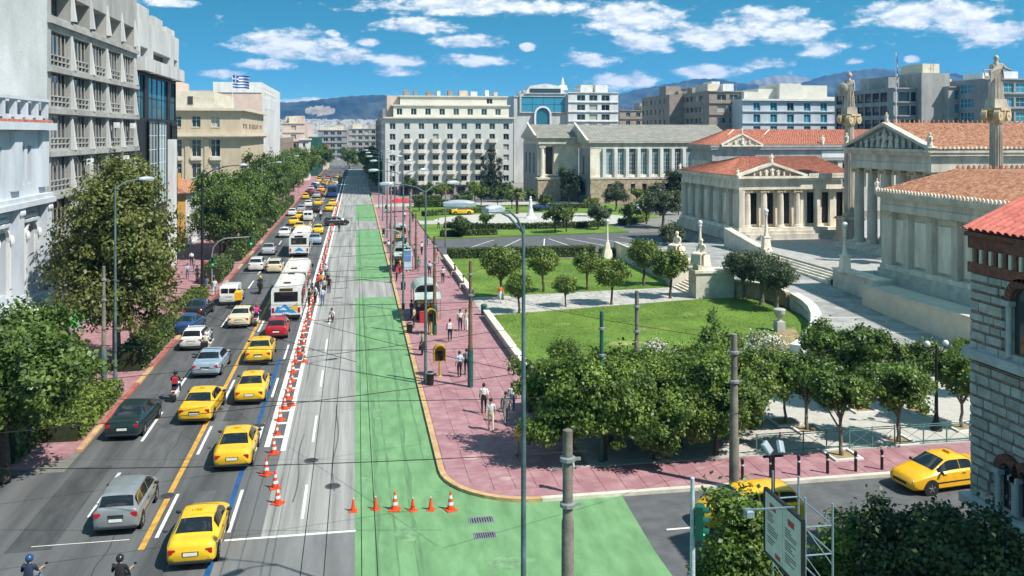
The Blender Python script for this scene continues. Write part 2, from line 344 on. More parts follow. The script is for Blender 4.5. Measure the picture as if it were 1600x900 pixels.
# --- tyre-blackened tracks with their own irregular shape
track_mat = M('tyre_marks', (.12, .12, .12), .85, .3, .8, .1, 10, st=(4, .1, 1))
for x, y0, y1 in ((-1.05, 41, 54), (-2.75, 40, 49)):
    pts = [(x + .1*math.sin(y*.7 + x), y) for y in np.linspace(y0, y1, 12)]
    B().poly([(p[0], p[1], .0125) for p in pts] + [(p[0] + .07, p[1], .0125) for p in reversed(pts)]).obj('tyre_mark', track_mat, road)
patch_m = [M('asphalt_repair', (.066, .068, .07), .85, .25, 1.5, .3, 24, st=(1.5, .3, 1)), M('pale_asphalt_repair', (.10, .101, .103), .9, .2, 1.5, .3, 24, st=(1.5, .3, 1))]
for i, (x0, y0, w_, l_) in enumerate(((-13.2, 37, 1.7, 9), (-10.4, 44, 1.1, 7.5), (-7.3, 52, .9, 12), (-12.9, 58, 1.5, 10), (-9.9, 66, 1.2, 8), (-6.9, 33, .8, 9), (-12.4, 78, .8, 14), (-9.6, 90, 1.3, 12), (-7.2, 100, 1.4, 16), (-4.9, 54, .35, 12), (-12.6, 29, 2.4, 5))):
    q_ = [(x0 + rnd.uniform(-.1, .1), y0), (x0 + w_ + rnd.uniform(-.1, .1), y0 + rnd.uniform(-.2, .2)), (x0 + w_ + rnd.uniform(-.1, .1), y0 + l_), (x0 + rnd.uniform(-.1, .1), y0 + l_ + rnd.uniform(-.2, .2))]
    B().poly([(a, b, .004) for a, b in q_]).obj('asphalt_patch', patch_m[i % 2], road)
seam = M('tar_seam', (.02, .02, .02), .7, .2, 3)
for x0, y0, y1, am in ((-9.3, 34, 56, .15), (-12.1, 52, 74, .2)):
    pts = [(x0 + am*math.sin(y*.21 + x0) + .06*math.sin(y*2.1), y) for y in np.linspace(y0, y1, 60)]
    B().poly([(a, b, .0095) for a, b in pts] + [(a + .022, b, .0095) for a, b in reversed(pts)]).obj('tar_seam', seam, road)
for (px, py) in ((262, 775), (405, 665), (486, 720), (340, 640), (520, 760)):
    x, y, _ = g(px, py); t = thing('manhole_cover', 'round iron manhole cover %s' % {262: 'right of the grey hatchback', 405: 'ahead of the second taxi', 486: 'on the concrete lane beside the white dash', 340: 'beside the yellow line ahead of the straddling taxi', 520: 'on the concrete lane near the green paint'}[px], 'manhole', (x, y, 0), 0, 'manhole covers in the road')
    B().lathe([(.36, .004), (.36, .02), (.31, .022)], 20).obj('ring', asphalt_side, t); B().lathe([(.3, .01), (.3, .026), (.05, .027)], 20).obj('cover', M('cast_iron', (.05, .048, .046), .6, .3, 6, .4, 30), t)
# --- right-hand pavement with its slabs
pav = slab('pavement', [(11, 240), (3.88, 240)] + corner + [(70, 38.2), (70, 41.6), (11, 41.6)], -.02, .13, pink_joint)
kb = B(); outer = [(3.88, 240)] + corner; inner = [(4.14, 240)] + arc(8.0, 42.34, 3.88, 180, 270)
for i in range(len(outer) - 1):
    a, b, c, d = outer[i], outer[i+1], inner[i+1], inner[i]
    kb.ext([(a[0]-.012, a[1]-.006, -.01), (b[0]-.012, b[1]-.006, -.01), (c[0], c[1], -.01), (d[0], d[1], -.01)], (0, 0, .165))
kb.obj('kerb', kerb_orange, pav)
B().box(8.0, 38.18, -.01, 70, 38.46, .155).obj('kerb', stone_pale, pav)
B().box(9.0, 41.42, .1, 70, 41.66, .175).obj('kerb', paving_light, pav)
slab_me = B().cham(0, 0, 0, 1, 1, .02, .007).mesh('paving_slab', pink_slab)
def inside(x, y):
    if x >= 8: return y > 38.5
    return math.hypot(x - 8, y - 42.34) < 3.85 if y < 42.34 else x > 4.15
for j in range(29):
    for i in range(7):
        x = 4.17 + i*.97; y = 38.5 + j*.96
        if all(inside(a, b) for a in (x, x + .95) for b in (y, y + .94)):
            o = new_obj('paving_slab', slab_me, pav, (x, y, .13)); o.scale = (.955, .945, 1 + rnd.uniform(-.1, .2))
for i in range(20):
    for j in range(3):
        o = new_obj('paving_slab', slab_me, pav, (11.0 + i*.97, 38.5 + j*.96, .13)); o.scale = (.955, .945, 1 + rnd.uniform(-.1, .2))
band = M('grey_paving_band', (.28, .22, .22), .85, .15, 1, .2, 14)
for y in (73, 80, 97, 112): B().box(4.16, y, .12, 10.95, y + .35, .1345).obj('paving_band', band, pav)
# --- left pavement, planted kerb strip
lpav = slab('left_pavement', [(-23, 46), (-15.5, 46)] + [(-13.85, 48), (-13.85, 420), (-23, 420)], -.02, .13, pink_joint)
for i in range(24):
    a = 48.2 + i * 4.1
    B().cham(-13.88, a, -.02, -13.6, a + 4.06, .17, .03).obj('kerb_stone', kerb_red if i % 3 else kerb_orange, lpav)
B().box(-13.88, 146.6, -.02, -13.6, 420, .17).obj('kerb', kerb_red, lpav)
# --- Academy garden
lawn_near = [(11.42, 58.2), (28.6, 58.2), (32, 61.2), (35, 65.2), (37.6, 70), (39, 76.5), (38.6, 80.5), (36, 82.9), (33, 82), (11.42, 77.6)]
lawn_far = [(11.42, 86.5), (32.4, 88.7), (33, 92), (33, 111), (11.42, 114)]
slab('lawn', lawn_near, 0, .15, lawn_mat)
slab('lawn', lawn_far, 0, .15, lawn_mat)
sheet('soil_patch', [(29.6, 60), (31.6, 61.6), (34.4, 65.4), (35.4, 68.5), (33.8, 67.8), (31.6, 65), (30, 62.4)], .156, soil)
sheet('soil_patch', [(18.6, 65.2), (20, 64.9), (21.6, 65.4), (21.2, 66.1), (19.4, 66.2)], .155, M('worn_grass', (.28, .30, .10), .9, .3, 2, .3, 30))
path = slab('garden_path', [(11.0, 77.6), (32.4, 81.95), (32.4, 88.65), (11.0, 86.4)], 0, .13, paving_bed)
pm = [B().cham(0, 0, 0, 1, 1, .025, .02).mesh('path_slab', m_) for m_ in (paving_grey, paving_light)]
v = 0.0; nrow = 10
for row in range(nrow):
    x = 11.05 - rnd.random()*.6
    while x < 32.3:
        w = rnd.uniform(.8, 1.6); xa = max(x, 11.05); xb = min(x + w, 32.35)
        if xb - xa > .15:
            xm = (xa + xb)/2; n0 = 77.6 + (xm - 11)*.2033; f0 = 86.4 + (xm - 11)*.105; hh = (f0 - n0)/nrow
            o = new_obj('path_slab', pm[rnd.random() < .35], path, (xa, n0 + hh*row, .13)); o.scale = (xb - xa - .02, hh - .02, 1 + rnd.uniform(-.25, .3)); o.rotation_euler = (0, 0, R(9 - .5*row))
        x += w
# --- drive in front of the Academy, ramping up; forecourt; plaza
dr = B()
def zdrive(y): return .13 if y < 58 else (1.7 if y > 94 else .13 + (y - 58)/36*1.57)
drv = M('drive_setts', (.27, .27, .26), .9, .2, .5, .3, 16, col2=(.33, .33, .31))
ys = sorted(list(np.linspace(57, 94, 20)) + [61.2, 65.2, 70, 76.5, 80.5, 83, 84, 88.6, 90.6, 113])
DXL = ([57, 61.2, 65.2, 70, 76.5, 80.5, 83, 84, 88.6, 90.6, 94, 113], [28.6, 32.2, 35.2, 37.8, 39.2, 38.8, 36.2, 34.9, 34.9, 36.2, 33.6, 33.5])
for a, b in zip(ys[:-1], ys[1:]):
    x0a = float(np.interp(a, *DXL)); x0b = float(np.interp(b, *DXL))
    dr.poly([(x0a, a, zdrive(a)), (62, a, zdrive(a)), (62, b, zdrive(b)), (x0b, b, zdrive(b))])
drive = tag(dr.obj('drive', drv), kind='structure')
for y_ in (64.5, 69.3, 75.5):
    xq = float(np.interp(y_, *DXL)) + .9
    B().poly([(xq, y_, zdrive(y_) + .006), (44.4, y_ - .6, zdrive(y_ - .6) + .006), (44.4, y_ - .15, zdrive(y_ - .15) + .006), (xq, y_ + .45, zdrive(y_ + .45) + .006)]).obj('stone_band', paving_light, drive)
slab('plaza', [(9.5, 41.6), (140, 41.6), (140, 57.02), (28, 57.02), (26, 56), (9.5, 55.5)], -.02, .13, paving_light)
fore = slab('forecourt', [(47.2, 57), (110, 57), (110, 131), (49, 131), (48, 107), (47.2, 96)], -.02, 2.4, paving_grey)
# --- University garden
slab('lawn', [(11.2, 136.5), (44, 141), (44, 160), (58, 165), (58, 198), (11.2, 198)], 0, .12, lawn_mat)
pl = []
for i in range(28):
    t = 2*math.pi*i/28; pl.append((33 + 19*math.cos(t), 164 + 14*math.sin(t)))
slab('garden_plaza', pl, .1, .15, paving_light)
slab('footway', [(11.2, 158.5), (15.5, 158.5), (15.5, 165), (11.2, 165)], .1, .145, paving_light)
slab('footway', [(4.2, 207), (52, 207), (52, 199), (11.2, 199), (11.2, 198.2), (4.2, 198.2)], .125, .16, paving_light)
sheet('lane_north', [(11.2, 208), (60, 208), (60, 216), (11.2, 216)], .14, asphalt_side)
slab('left_square', rect(-70, 124, -23, 420), -.02, .12, paving_bed)

# --- wear: tyre-darkened strips on the green paint, stains on the paving, dry spots in the grass
gl = bpy.data.objects['green_lane']; worn_green = M('tyre_worn_green', (.115, .23, .107), .8, .18, 2.0, .2, 30, st=(4, .25, 1)); bare_green = M('faded_green', (.155, .285, .142), .85, .25, 2.5, .2, 30)
for x0, y0, y1, w_ in ((.75, 22, 88, .28), (2.35, 24, 86, .3), (1.4, 30, 60, .12), (3.1, 44, 80, .14), (.3, 60, 88, .1)):
    yy = np.linspace(y0, y1, 46); L_ = [(x0 + .12*math.sin(y*.11 + x0*3), y, .0095) for y in yy]; R_ = [(x0 + .12*math.sin(y*.11 + x0*3) + w_*(.55 + .45*math.sin(y*.43 + x0)**2) + .03*math.sin(y*2.3), y, .0095) for y in yy]
    B().poly(L_ + R_[::-1]).obj('worn_strip', worn_green, gl)
def blot(cx, cy, rx, ry, z, seed): q = random.Random(seed); return [(cx + rx*(1 + .16*math.sin(3*a + seed) + .07*math.sin(7*a + 2*seed) + q.uniform(-.03, .03))*math.cos(a), cy + ry*(1 + .14*math.sin(4*a + seed) + q.uniform(-.03, .03))*math.sin(a), z) for a in np.linspace(0, 2*math.pi, 30)[:-1]]
for k, (cx_, cy_, rx_, ry_) in enumerate(((2.0, 36, .5, .7), (5.6, 33, .9, .5), (1.2, 52, .3, 1.1), (3.0, 68, .35, .9), (8.2, 30, .8, .6), (.5, 42, .2, .9))): B().poly(blot(cx_, cy_, rx_, ry_, .0099, k)).obj('faded_patch', bare_green, gl)
stain_m = [M('paving_stain', (.31, .155, .165), .9, .25, 3, .2, 20), M('pale_paving_wear', (.43, .30, .30), .9, .2, 3, .2, 20)]
for k, (px, py, rx_, ry_) in enumerate(((705, 606, .5, .4), (735, 715, .35, .3), (722, 690, .25, .45), (790, 748, .3, .25), (712, 640, .3, .3), (760, 612, .2, .25))): x, y, _ = g(px, py, .15); B().poly(blot(x, y, rx_, ry_, .1555, k + 10)).obj('stain', stain_m[k % 2], pav)
dry = M('dry_grass_spot', (.17, .225, .045), .9, .3, 1.5, .5, 50)
for k, (cx_, cy_, rx_, ry_) in enumerate(((14.5, 62, 1.1, .5), (24, 70, 1.6, .6), (17, 73, .8, .5), (29, 75, 1.3, .7), (21, 95, 1.5, 1.0), (15, 103, 1.2, 1.5), (28, 101, 1.4, 1.0), (12.2, 69, .4, 1.6))): tag(B().poly(blot(cx_, cy_, rx_, ry_, .153, k + 30)).obj('dry_grass', dry), kind='structure')
# ================================================================ buildings: shared pieces
FACE = {'S': 0.0, 'E': R(90), 'W': R(-90), 'N': R(180)}
def lx(root, p): return (p[0] - root.location.x, p[1] - root.location.y, p[2] - root.location.z)
WIN = {}
def win_mesh(w, h, style, fm, gm):
    """frame and pane meshes for an opening w x h; local x right, -y outward"""
    key = (round(w, 2), round(h, 2), style, fm.name, gm.name)
    if key in WIN: return WIN[key]
    b = B(); t = .07 if style != 'thin' else .04; d = .06
    if style == 'fins':
        # precast screen: five slim fins over a pierced parapet
        for i in range(1, 5):
            x = w*i/5; b.add([(x-.045, .0, h*.30), (x+.045, .0, h*.30), (x+.045, .1, h*.30), (x-.045, .1, h*.30), (x-.018, .06, h), (x+.018, .06, h), (x+.018, .1, h), (x-.018, .1, h)],
                [(0,1,5,4),(1,2,6,5),(2,3,7,6),(3,0,4,7),(4,5,6,7)])
        for i in range(6): b.box(w*i/5 - .035, -.03, 0, w*i/5 + .035, .06, h*.34)
        for z in (0, h*.15, h*.31): b.box(0, -.03, z, w, .06, z + h*.04)
    else:
        b.box(0, 0, 0, t, d, h); b.box(w - t, 0, 0, w, d, h); b.box(t, 0, 0, w - t, d, t); b.box(t, 0, h - t, w - t, d, h)
        if style in ('double', 'cross', 'thin'): b.box(w/2 - t/2, 0, t, w/2 + t/2, d, h - t)
        if style == 'cross': b.box(t, .005, h*.66, w - t, d - .005, h*.66 + t)
        if style == 'grid':
            for i in (1, 2): b.box(w*i/3 - .03, 0, t, w*i/3 + .03, d, h - t)
            for i in range(1, 6): b.box(t, .005, h*i/6 - .03, w - t, d - .005, h*i/6 + .03)
        if style == 'curtain':
            for i in (1, 2, 3): b.box(w*i/4 - .03, -.03, t, w*i/4 + .03, d, h - t)
            for i in range(1, max(2, int(h/1.7))): b.box(t, -.02, h*i/max(2, int(h/1.7)) - .03, w - t, d, h*i/max(2, int(h/1.7)) + .03)
    pb = B().poly([(0, .04, 0), (w, .04, 0), (w, .04, h), (0, .04, h)])
    if style == 'fins': pb = B().poly([(0, .35, 0), (w, .35, 0), (w, .35, h), (0, .35, h)])
    WIN[key] = (b.mesh('window', fm), pb.mesh('pane', gm)); return WIN[key]
def facade(root, face, x, y, z, Wd, Hh, holes, wm, depth=.3, style='double', fm=None, gm=None, sill=None, wname='wall', win=True):
    """a wall with real openings. (x, y, z): its lower left corner seen from outside"""
    fm = fm or frame_white; gm = gm or glass_dark; rz = FACE[face]; b = B()
    us = sorted({0, Wd} | {round(h[0], 3) for h in holes} | {round(h[2], 3) for h in holes})
    vs = sorted({0, Hh} | {round(h[1], 3) for h in holes} | {round(h[3], 3) for h in holes})
    for i in range(len(us) - 1):
        for j in range(len(vs) - 1):
            cu, cv = (us[i] + us[i+1])/2, (vs[j] + vs[j+1])/2
            if not any(h[0] < cu < h[2] and h[1] < cv < h[3] for h in holes):
                b.poly([(us[i], 0, vs[j]), (us[i+1], 0, vs[j]), (us[i+1], 0, vs[j+1]), (us[i], 0, vs[j+1])])
    for (a, c, e, f) in holes:
        b.poly([(a, 0, c), (a, depth, c), (e, depth, c), (e, 0, c)]); b.poly([(a, 0, f), (e, 0, f), (e, depth, f), (a, depth, f)])
        b.poly([(a, 0, c), (a, 0, f), (a, depth, f), (a, depth, c)]); b.poly([(e, 0, c), (e, depth, c), (e, depth, f), (e, 0, f)])
    o = b.obj(wname, wm, root, lx(root, (x, y, z)), rz)
    c_, s_ = math.cos(rz), math.sin(rz)
    def P(u, v, w): return lx(root, (x + u*c_ - v*s_, y + u*s_ + v*c_, z + w))
    if win:
        for (a, c, e, f) in holes:
            fmesh, pmesh = win_mesh(e - a, f - c, style, fm, gm)
            wo = new_obj('window', fmesh, root, P(a, depth - .07 if style != 'fins' else .1, c), rz); new_obj('pane', pmesh, wo)
            if sill: new_obj('sill', sill_mesh(e - a, sill), wo, (0, -(depth - .07), 0))
    return P
SILL = {}
def sill_mesh(w, m):
    k = (round(w, 2), m.name)
    if k not in SILL: SILL[k] = B().box(-.08, -.1, -.12, w + .08, .1, -.005).mesh('sill', m)
    return SILL[k]
def grid(u0, du, n, w, v0, dv, k, h): return [(u0 + i*du, v0 + j*dv, u0 + i*du + w, v0 + j*dv + h) for i in range(n) for j in range(k)]
def block(root, name, x0, y0, z0, x1, y1, z1, m): return B().box(x0, y0, z0, x1, y1, z1).obj(name, m, root, lx(root, (0, 0, 0)))
def shell(root, x0, y0, x1, y1, z0, z1, faces, m, roofm=None, thick=.0):
    """plain walls on the faces named, and a flat roof"""
    b = B()
    if 'S' in faces: b.poly([(x0,y0,z0),(x1,y0,z0),(x1,y0,z1),(x0,y0,z1)])
    if 'N' in faces: b.poly([(x1,y1,z0),(x0,y1,z0),(x0,y1,z1),(x1,y1,z1)])
    if 'E' in faces: b.poly([(x1,y0,z0),(x1,y1,z0),(x1,y1,z1),(x1,y0,z1)])
    if 'W' in faces: b.poly([(x0,y1,z0),(x0,y0,z0),(x0,y0,z1),(x0,y1,z1)])
    if b.v: b.obj('wall', m, root, lx(root, (0, 0, 0)))
    B().poly([(x0,y0,z1-.05),(x1,y0,z1-.05),(x1,y1,z1-.05),(x0,y1,z1-.05)]).obj('roof', roofm or conc_pale, root, lx(root, (0, 0, 0)))
def corrug(root, name, p00, p10, p01, p11, n, amp, m, rows=1):
    """tiled slope: rolls running from the eave (p00-p10) up to the ridge (p01-p11)"""
    p00, p10, p01, p11 = (Vector(p) for p in (p00, p10, p01, p11)); nn = (p10 - p00).cross(p01 - p00).normalized()
    if nn.z < 0: nn = -nn
    b = B(); k = n*4; vs = []
    for r in range(rows + 1):
        f = r / rows
        for lap in ((0, 1) if 0 < r < rows else (0,)):
            for i in range(k + 1):
                t = i / k; p = (p00.lerp(p10, t)).lerp(p01.lerp(p11, t), f); ph = i % 4
                vs.append(p + nn * (amp * (0, .7, 1, .7)[ph] + (amp*.5 if (lap == 0 and r > 0) else 0)))
    L = k + 1; nl = len(vs) // L; fs = [(j*L + i, j*L + i + 1, (j+1)*L + i + 1, (j+1)*L + i) for j in range(nl - 1) for i in range(k)]
    b.add(vs, fs); o = b.obj(name, m, root, lx(root, (0, 0, 0)) if root else (0, 0, 0)); o['kind'] = 'stuff'; return o
# ================================================================ left side of the avenue
LX = -22.0
# --- classical corner building
t = thing('classical_building', 'bluish white neoclassical building with pilasters and orange tiled edge at the left border', 'building', (LX, 60, 0))
y0c, y1c = 46.5, 69.2
P = facade(t, 'E', LX, y0c, .13, y1c - y0c, 12.0, [(2.2, .3, 5.2, 4.2), (7.7, .3, 10.7, 4.2), (13.2, .3, 16.2, 4.2), (18.2, .3, 20.8, 4.2),
    (2.6, 5.6, 4.6, 9.6), (8.0, 5.6, 10.0, 9.6), (13.4, 5.6, 15.4, 9.6), (18.6, 5.6, 20.4, 9.6)], neo_blue, .5, 'double', neo_blue, glass_plain)
facade(t, 'E', LX, y0c, 12.13, y1c - y0c, 5.2, [(a_, .5, a_ + .75, 3.1) for a_ in (1.9, 3.2, 7.2, 8.5, 12.6, 13.9, 17.9, 19.2)], neo_blue, .5, 'plain', neo_blue, glass_plain)
pil = B().box(0, 0, 0, .55, 1.0, 6.2).box(-.05, -.08, 0, .65, 1.08, .5).mesh('pilaster', neo_blue)
cap = B().frus(-.02, -.05, .62, 1.05, 6.05, 6.2, -.06)
for i in range(3): cap.ell((.62, .2 + .3*i, 5.85), (.1, .14, .2), 8, 5)
cap = cap.mesh('capital', neo_blue)
for y in (46.7, 51.9, 57.2, 62.5, 67.9):
    o = new_obj('pilaster', pil, t, lx(t, (LX, y, 5.0))); new_obj('capital', cap, o)
# arched heads and brackets of the main windows
ab = B()
for i in range(9):
    a0, a1 = math.pi*i/9, math.pi*(i+1)/9
    ab.ext([(0, 1.0 + 1.25*math.cos(a0), 1.25*math.sin(a0)), (0, 1.0 + 1.0*math.cos(a0), 1.0*math.sin(a0)), (0, 1.0 + 1.0*math.cos(a1), 1.0*math.sin(a1)), (0, 1.0 + 1.25*math.cos(a1), 1.25*math.sin(a1))], (.22, 0, 0))
for y in (-.25, 2.0): ab.box(0, y, -3.6, .22, y + .25, 0); ab.ell((.3, y + .12, .1), (.16, .18, .35), 8, 6)
am = ab.mesh('window_surround', white_wall)
for y in (2.6, 8.0, 13.4, 18.5): new_obj('window_surround', am, t, lx(t, (LX + .002, y0c + y, 9.1)))
orn = B()
for i in range(16): orn.ell((.15, .2 + (i % 8)*.3 + rnd.uniform(-.05, .05), .25 + .35*(i // 8)), (.14, .15, .17), 6, 4)
orn = orn.box(0, 0, -.18, .35, 2.5, 0).mesh('carved_frieze', neo_blue)
for y in (2.1, 7.5, 12.9, 18.0): new_obj('carved_frieze', orn, t, lx(t, (LX, y0c + y, 10.3)))
for z, d, h in ((11.2, .75, .35), (11.55, .55, .3), (4.6, .6, .4), (16.3, .8, .5)): block(t, 'cornice', LX, y0c - .1, z, LX + d, y1c + .05, z + h, neo_blue)
for i in range(10):
    B().frus(LX - .2, y0c + .4 + i*2.3, LX + .5, y0c + 2.2 + i*2.3, 16.8, 17.0, .05).obj('parapet_panel', tile_red, t, lx(t, (0, 0, 0)))
for i in range(12): block(t, 'parapet_pier', LX - .1, y0c + .2 + i*2, 17.15, LX + .25, y0c + .6 + i*2, 18.3, neo_blue)
block(t, 'parapet', LX - .15, y0c, 18.3, LX + .35, y1c, 18.5, neo_blue)
shell(t, LX - 14, y0c, LX, y1c, .13, 17.2, 'SNW', neo_blue)
block(t, 'attic', LX - 13, y0c, 17.25, LX - .35, y1c - .1, 18.2, neo_blue)
for y in (47, 52, 57.4, 62.6, 67.8): block(t, 'pilaster_strip', LX + .002, y, 12.3, LX + .3, y + 1.3, 16.25, neo_blue)
block(t, 'canopy', LX + .003, 58, 4.05, LX + 2.2, 68, 4.55, white_wall)
# --- grey office block with precast screens
ya, yb = 69.6, 96.6
t = thing('office_building', 'grey concrete office block with slim window fins and tapered piers, left of avenue', 'office', (LX, 83, 0))
bays = 5; bw = (yb - ya - 1.6) / bays; holes = []
zf = [5.4, 8.5, 11.7, 14.85, 18.0, 21.05]; fh = 2.6
for i in range(bays):
    for z in zf: holes.append((.9 + i*bw, z - .13, .9 + (i+1)*bw - .5, z - .13 + fh))
top = [(.9 + i*bw, 21.35, .9 + (i+1)*bw - .5, 23.2) for i in range(bays)]
shops = [(.9 + i*bw, .3, .9 + (i+1)*bw - .5, 4.2) for i in range(bays)]
facade(t, 'E', LX, ya, .13, yb - ya, 23.8, holes + shops, conc, .5, 'fins', conc, glass_plain)
facade(t, 'E', LX, ya, .13 + 23.8, yb - ya, 5.1, [(a, .85, c, 2.8) for a, _, c, _ in top], conc, 1.1, 'cross', frame_dark, glass_plain)
fin = B().add([(0, 0, 0), (.36, .0, 0), (.36, .5, 0), (0, .5, 0), (0, .16, 2.7), (.06, .16, 2.7), (.06, .34, 2.7), (0, .34, 2.7)], [(0,1,5,4),(1,2,6,5),(2,3,7,6),(3,0,4,7),(4,5,6,7)]).mesh('tapered_pier', conc_pale)
for i in range(1, bays + 1):
    for z in zf + [24.9]: new_obj('tapered_pier', fin, t, lx(t, (LX + .002, ya + .9 + i*bw - .52, z - .06)))
for z in zf + [24.6]: block(t, 'floor_band', LX + .004, ya + .02, z - .48, LX + .28, yb - .02, z - .1, conc)
ac = B().box(0, 0, 0, .35, .8, .5).cyl((.352, .4, .25), (.37, .4, .25), .2, n=10).mesh('air_conditioner', frame_white)
for y, z in ((78.2, 14.0), (86.5, 17.1), (90, 14.0), (74, 10.9), (83, 10.9), (92.5, 17.1)): new_obj('air_conditioner', ac, t, lx(t, (LX + .29, y, z - .5)))
shell(t, LX - 16, ya, LX, yb, .13, 29.0, 'SNW', conc_pale)
block(t, 'parapet', LX - .4, ya, 29.03, LX - .02, yb, 29.6, conc)
block(t, 'roof_house', LX - 9, ya + 14, 29.0, LX - 2.5, yb - 2, 33, conc_pale)
rail = B()
for i in range(24): rail.cyl((0, i*1.1, 0), (0, i*1.1, .9), .02, n=5)
rail.cyl((0, 0, .9), (0, 25.3, .9), .03, n=5); rail.obj('roof_railing', metal_grey, t, lx(t, (LX - .2, ya + .3, 29.6)))
# --- glazed corner block
yc, yd = 96.9, 118.6
t = thing('glazed_building', 'dark glazed office building with white upper storey beside the grey office block', 'office', (LX, 108, 0))
facade(t, 'E', LX, yc, 22.6, yd - yc, 5.4, [(1.2, .9, 4.6, 2.6), (7.2, .9, 16.6, 2.6), (18.6, .9, 20.8, 2.6)], conc_pale, 1.0, 'double', frame_dark, glass_plain)
facade(t, 'E', LX - .35, yc, .13, yd - yc, 22.5, [(.4, 17.6, 4.8, 22.2), (6.6, 17.6, 16.8, 22.2), (18.4, 17.6, 21.5, 22.2)], black_metal, .25, 'curtain', frame_dark, glass_blue)
facade(t, 'E', LX - .15, yc + 18.2, .13, 3.3, 17.2, [(.2, .5 + 2.8*i, 3.1, 2.9 + 2.8*i) for i in range(6)], black_metal, .15, 'curtain', frame_dark, glass_plain)
facade(t, 'E', LX - .1, yc + 5.6, 8, 9.8, 9.6, [(.15, .1, 4.8, 9.4), (5.0, .1, 9.6, 9.4)], black_metal, .2, 'grid', frame_white, glass_lib)
for y, h in ((yc + 16.2, 20.4),): block(t, 'white_pier', LX - .32, y, .13, LX + .5, y + 1.5, h - 5, white_wall)
for a, b_ in ((5.6, 16.8), (18.0, 21.6), (0.05, 5.0)): block(t, 'white_ledge', LX + .002, yc + a, 22.6, LX + .7, yc + b_, 24.0, conc_pale)
shell(t, LX - 14, yc, LX - .36, yd, .13, 22.6, 'SNW', conc_pale)
shell(t, LX - 14, yc, LX, yd, 22.61, 28.0, 'SNW', conc_pale)
for i in range(3): block(t, 'roof_box', LX - 3, yc + 1 + i*7, 28, LX - .2, yc + 6 + i*7, 29.6 - .4*i, conc_pale)
block(t, 'stair_tower', LX - 8, yc + 3, 28, LX - 3.2, yc + 11, 33, conc_pale)
# --- small orange house with tiled roof
hx, hy = -23.4, 131
t = thing('tiled_house', 'small orange stucco house with weathered red tiled roof before the beige bank', 'house', (hx, hy, 0))
h0 = 7.3
facade(t, 'S', hx - 12, hy, .13, 12, h0, [(1.5, .2, 3, 3.2), (5, .2, 6.6, 3.2), (8.6, .2, 10.2, 3.2), (1.5, 4.4, 2.9, 6.4), (5, 4.4, 6.4, 6.4)], orange_wall, .25, 'double', frame_white, glass_dark, stone_pale)
facade(t, 'E', hx, hy, .13, 16, h0, [(1.5 + 3.6*i, z, 3 + 3.6*i, z + 2.2) for i in range(4) for z in (.3, 4.3)], white_wall, .25, 'double', frame_white, glass_dark, stone_pale)
block(t, 'cornice', hx - 12.3, hy - .35, h0 + .1, hx + .35, hy + 16.3, h0 + .45, stone_pale)
e = h0 + .46; x0, x1, ya_, yb_ = hx - 12.6, hx + .6, hy - .6, hy + 16.6; rx, r0, r1 = hx - 6, hy + 5, hy + 11
corrug(t, 'roof_tiles', (x0, ya_, e), (x1, ya_, e), (rx - .02, r0, e + 2.5), (rx + .02, r0, e + 2.5), 26, .09, tile_brown, 10)
corrug(t, 'roof_tiles', (x1, ya_, e), (x1, yb_, e), (rx, r0, e + 2.5), (rx, r1, e + 2.5), 32, .09, tile_brown, 10)
corrug(t, 'roof_tiles', (x0, yb_, e), (x0, ya_, e), (rx, r1, e + 2.5), (rx, r0, e + 2.5), 32, .09, tile_brown, 10)
for a, b_ in ((-5.2, 3), (-2.6, 5)): block(t, 'chimney', hx + a, hy + b_, e + .4, hx + a + .9, hy + b_ + .9, e + 2.6, orange_wall)
# --- beige bank
bx, by, bz = LX, 181, 20.6
Wb = 46; nb = 12; t = thing('bank_building', 'beige stone bank with deep cornice and rows of tall windows, left of avenue', 'bank', (bx - 20, by, 0))
pit = 3.55
hs = []
for i in range(nb):
    u = 1.3 + i*pit; hs += [(u, 17.3, u + 1.6, 19.4), (u, 11.6, u + 1.7, 14.9), (u, 7.5, u + 1.7, 10.3), (u, 3.2, u + 1.7, 6.2)]
facade(t, 'S', bx - Wb, by, .13, Wb, bz - .13, hs, beige_wall, .4, 'cross', frame_white, glass_dark, stone_pale)
facade(t, 'E', bx, by, .13, 43, bz - .13, [(2 + 4*i, 3.0, 3.6 + 4*i, 6) for i in range(10)], beige_wall, .4, 'cross', frame_white, glass_dark)
shell(t, bx - Wb, by, bx, by + 43, .13, bz, 'NW', beige_wall)
for z, d, h in ((15.6, 1.2, .45), (20.6, .9, .5), (15.2, .6, .4)):
    block(t, 'cornice', bx - Wb, by - d, z, bx + d, by - .003, z + h, cream_wall); block(t, 'cornice', bx + .003, by, z, bx + d, by + 43.4, z + h, cream_wall)
for i in range(nb): block(t, 'pilaster', bx - Wb + .1 + i*pit, by - .18, 7, bx - Wb + 1.0 + i*pit, by - .002, 15.1, beige_wall)
for i in range(nb): block(t, 'balcony', bx - Wb + 1.1 + i*pit, by - .5, 11.0, bx - Wb + 3.2 + i*pit, by - .01, 11.7, stone_pale)
block(t, 'attic', bx - 34, by + 6, 21.1, bx - 6, by + 36, 24.6, cream_wall)
block(t, 'attic', bx - 30, by + 9, 24.6, bx - 16, by + 36, 27.6, pink_wall)
for x in (-27, -22.5, -18, -11): block(t, 'attic_window', bx + x, by + 5.9, 22.0, bx + x + 1.4, by + 5.99, 23.6, frame_dark)
B().add([(-6.5, 0, 0), (0, 0, 0), (0, .6, 0), (-6.5, .6, 0), (-6.5, 0, 2.6), (-6.5, .6, 2.6)], [(0,1,4),(2,3,5),(0,4,5,3),(1,2,5,4)]).obj('sloped_parapet', cream_wall, t, lx(t, (bx - 3, by + 3, 21.1)))
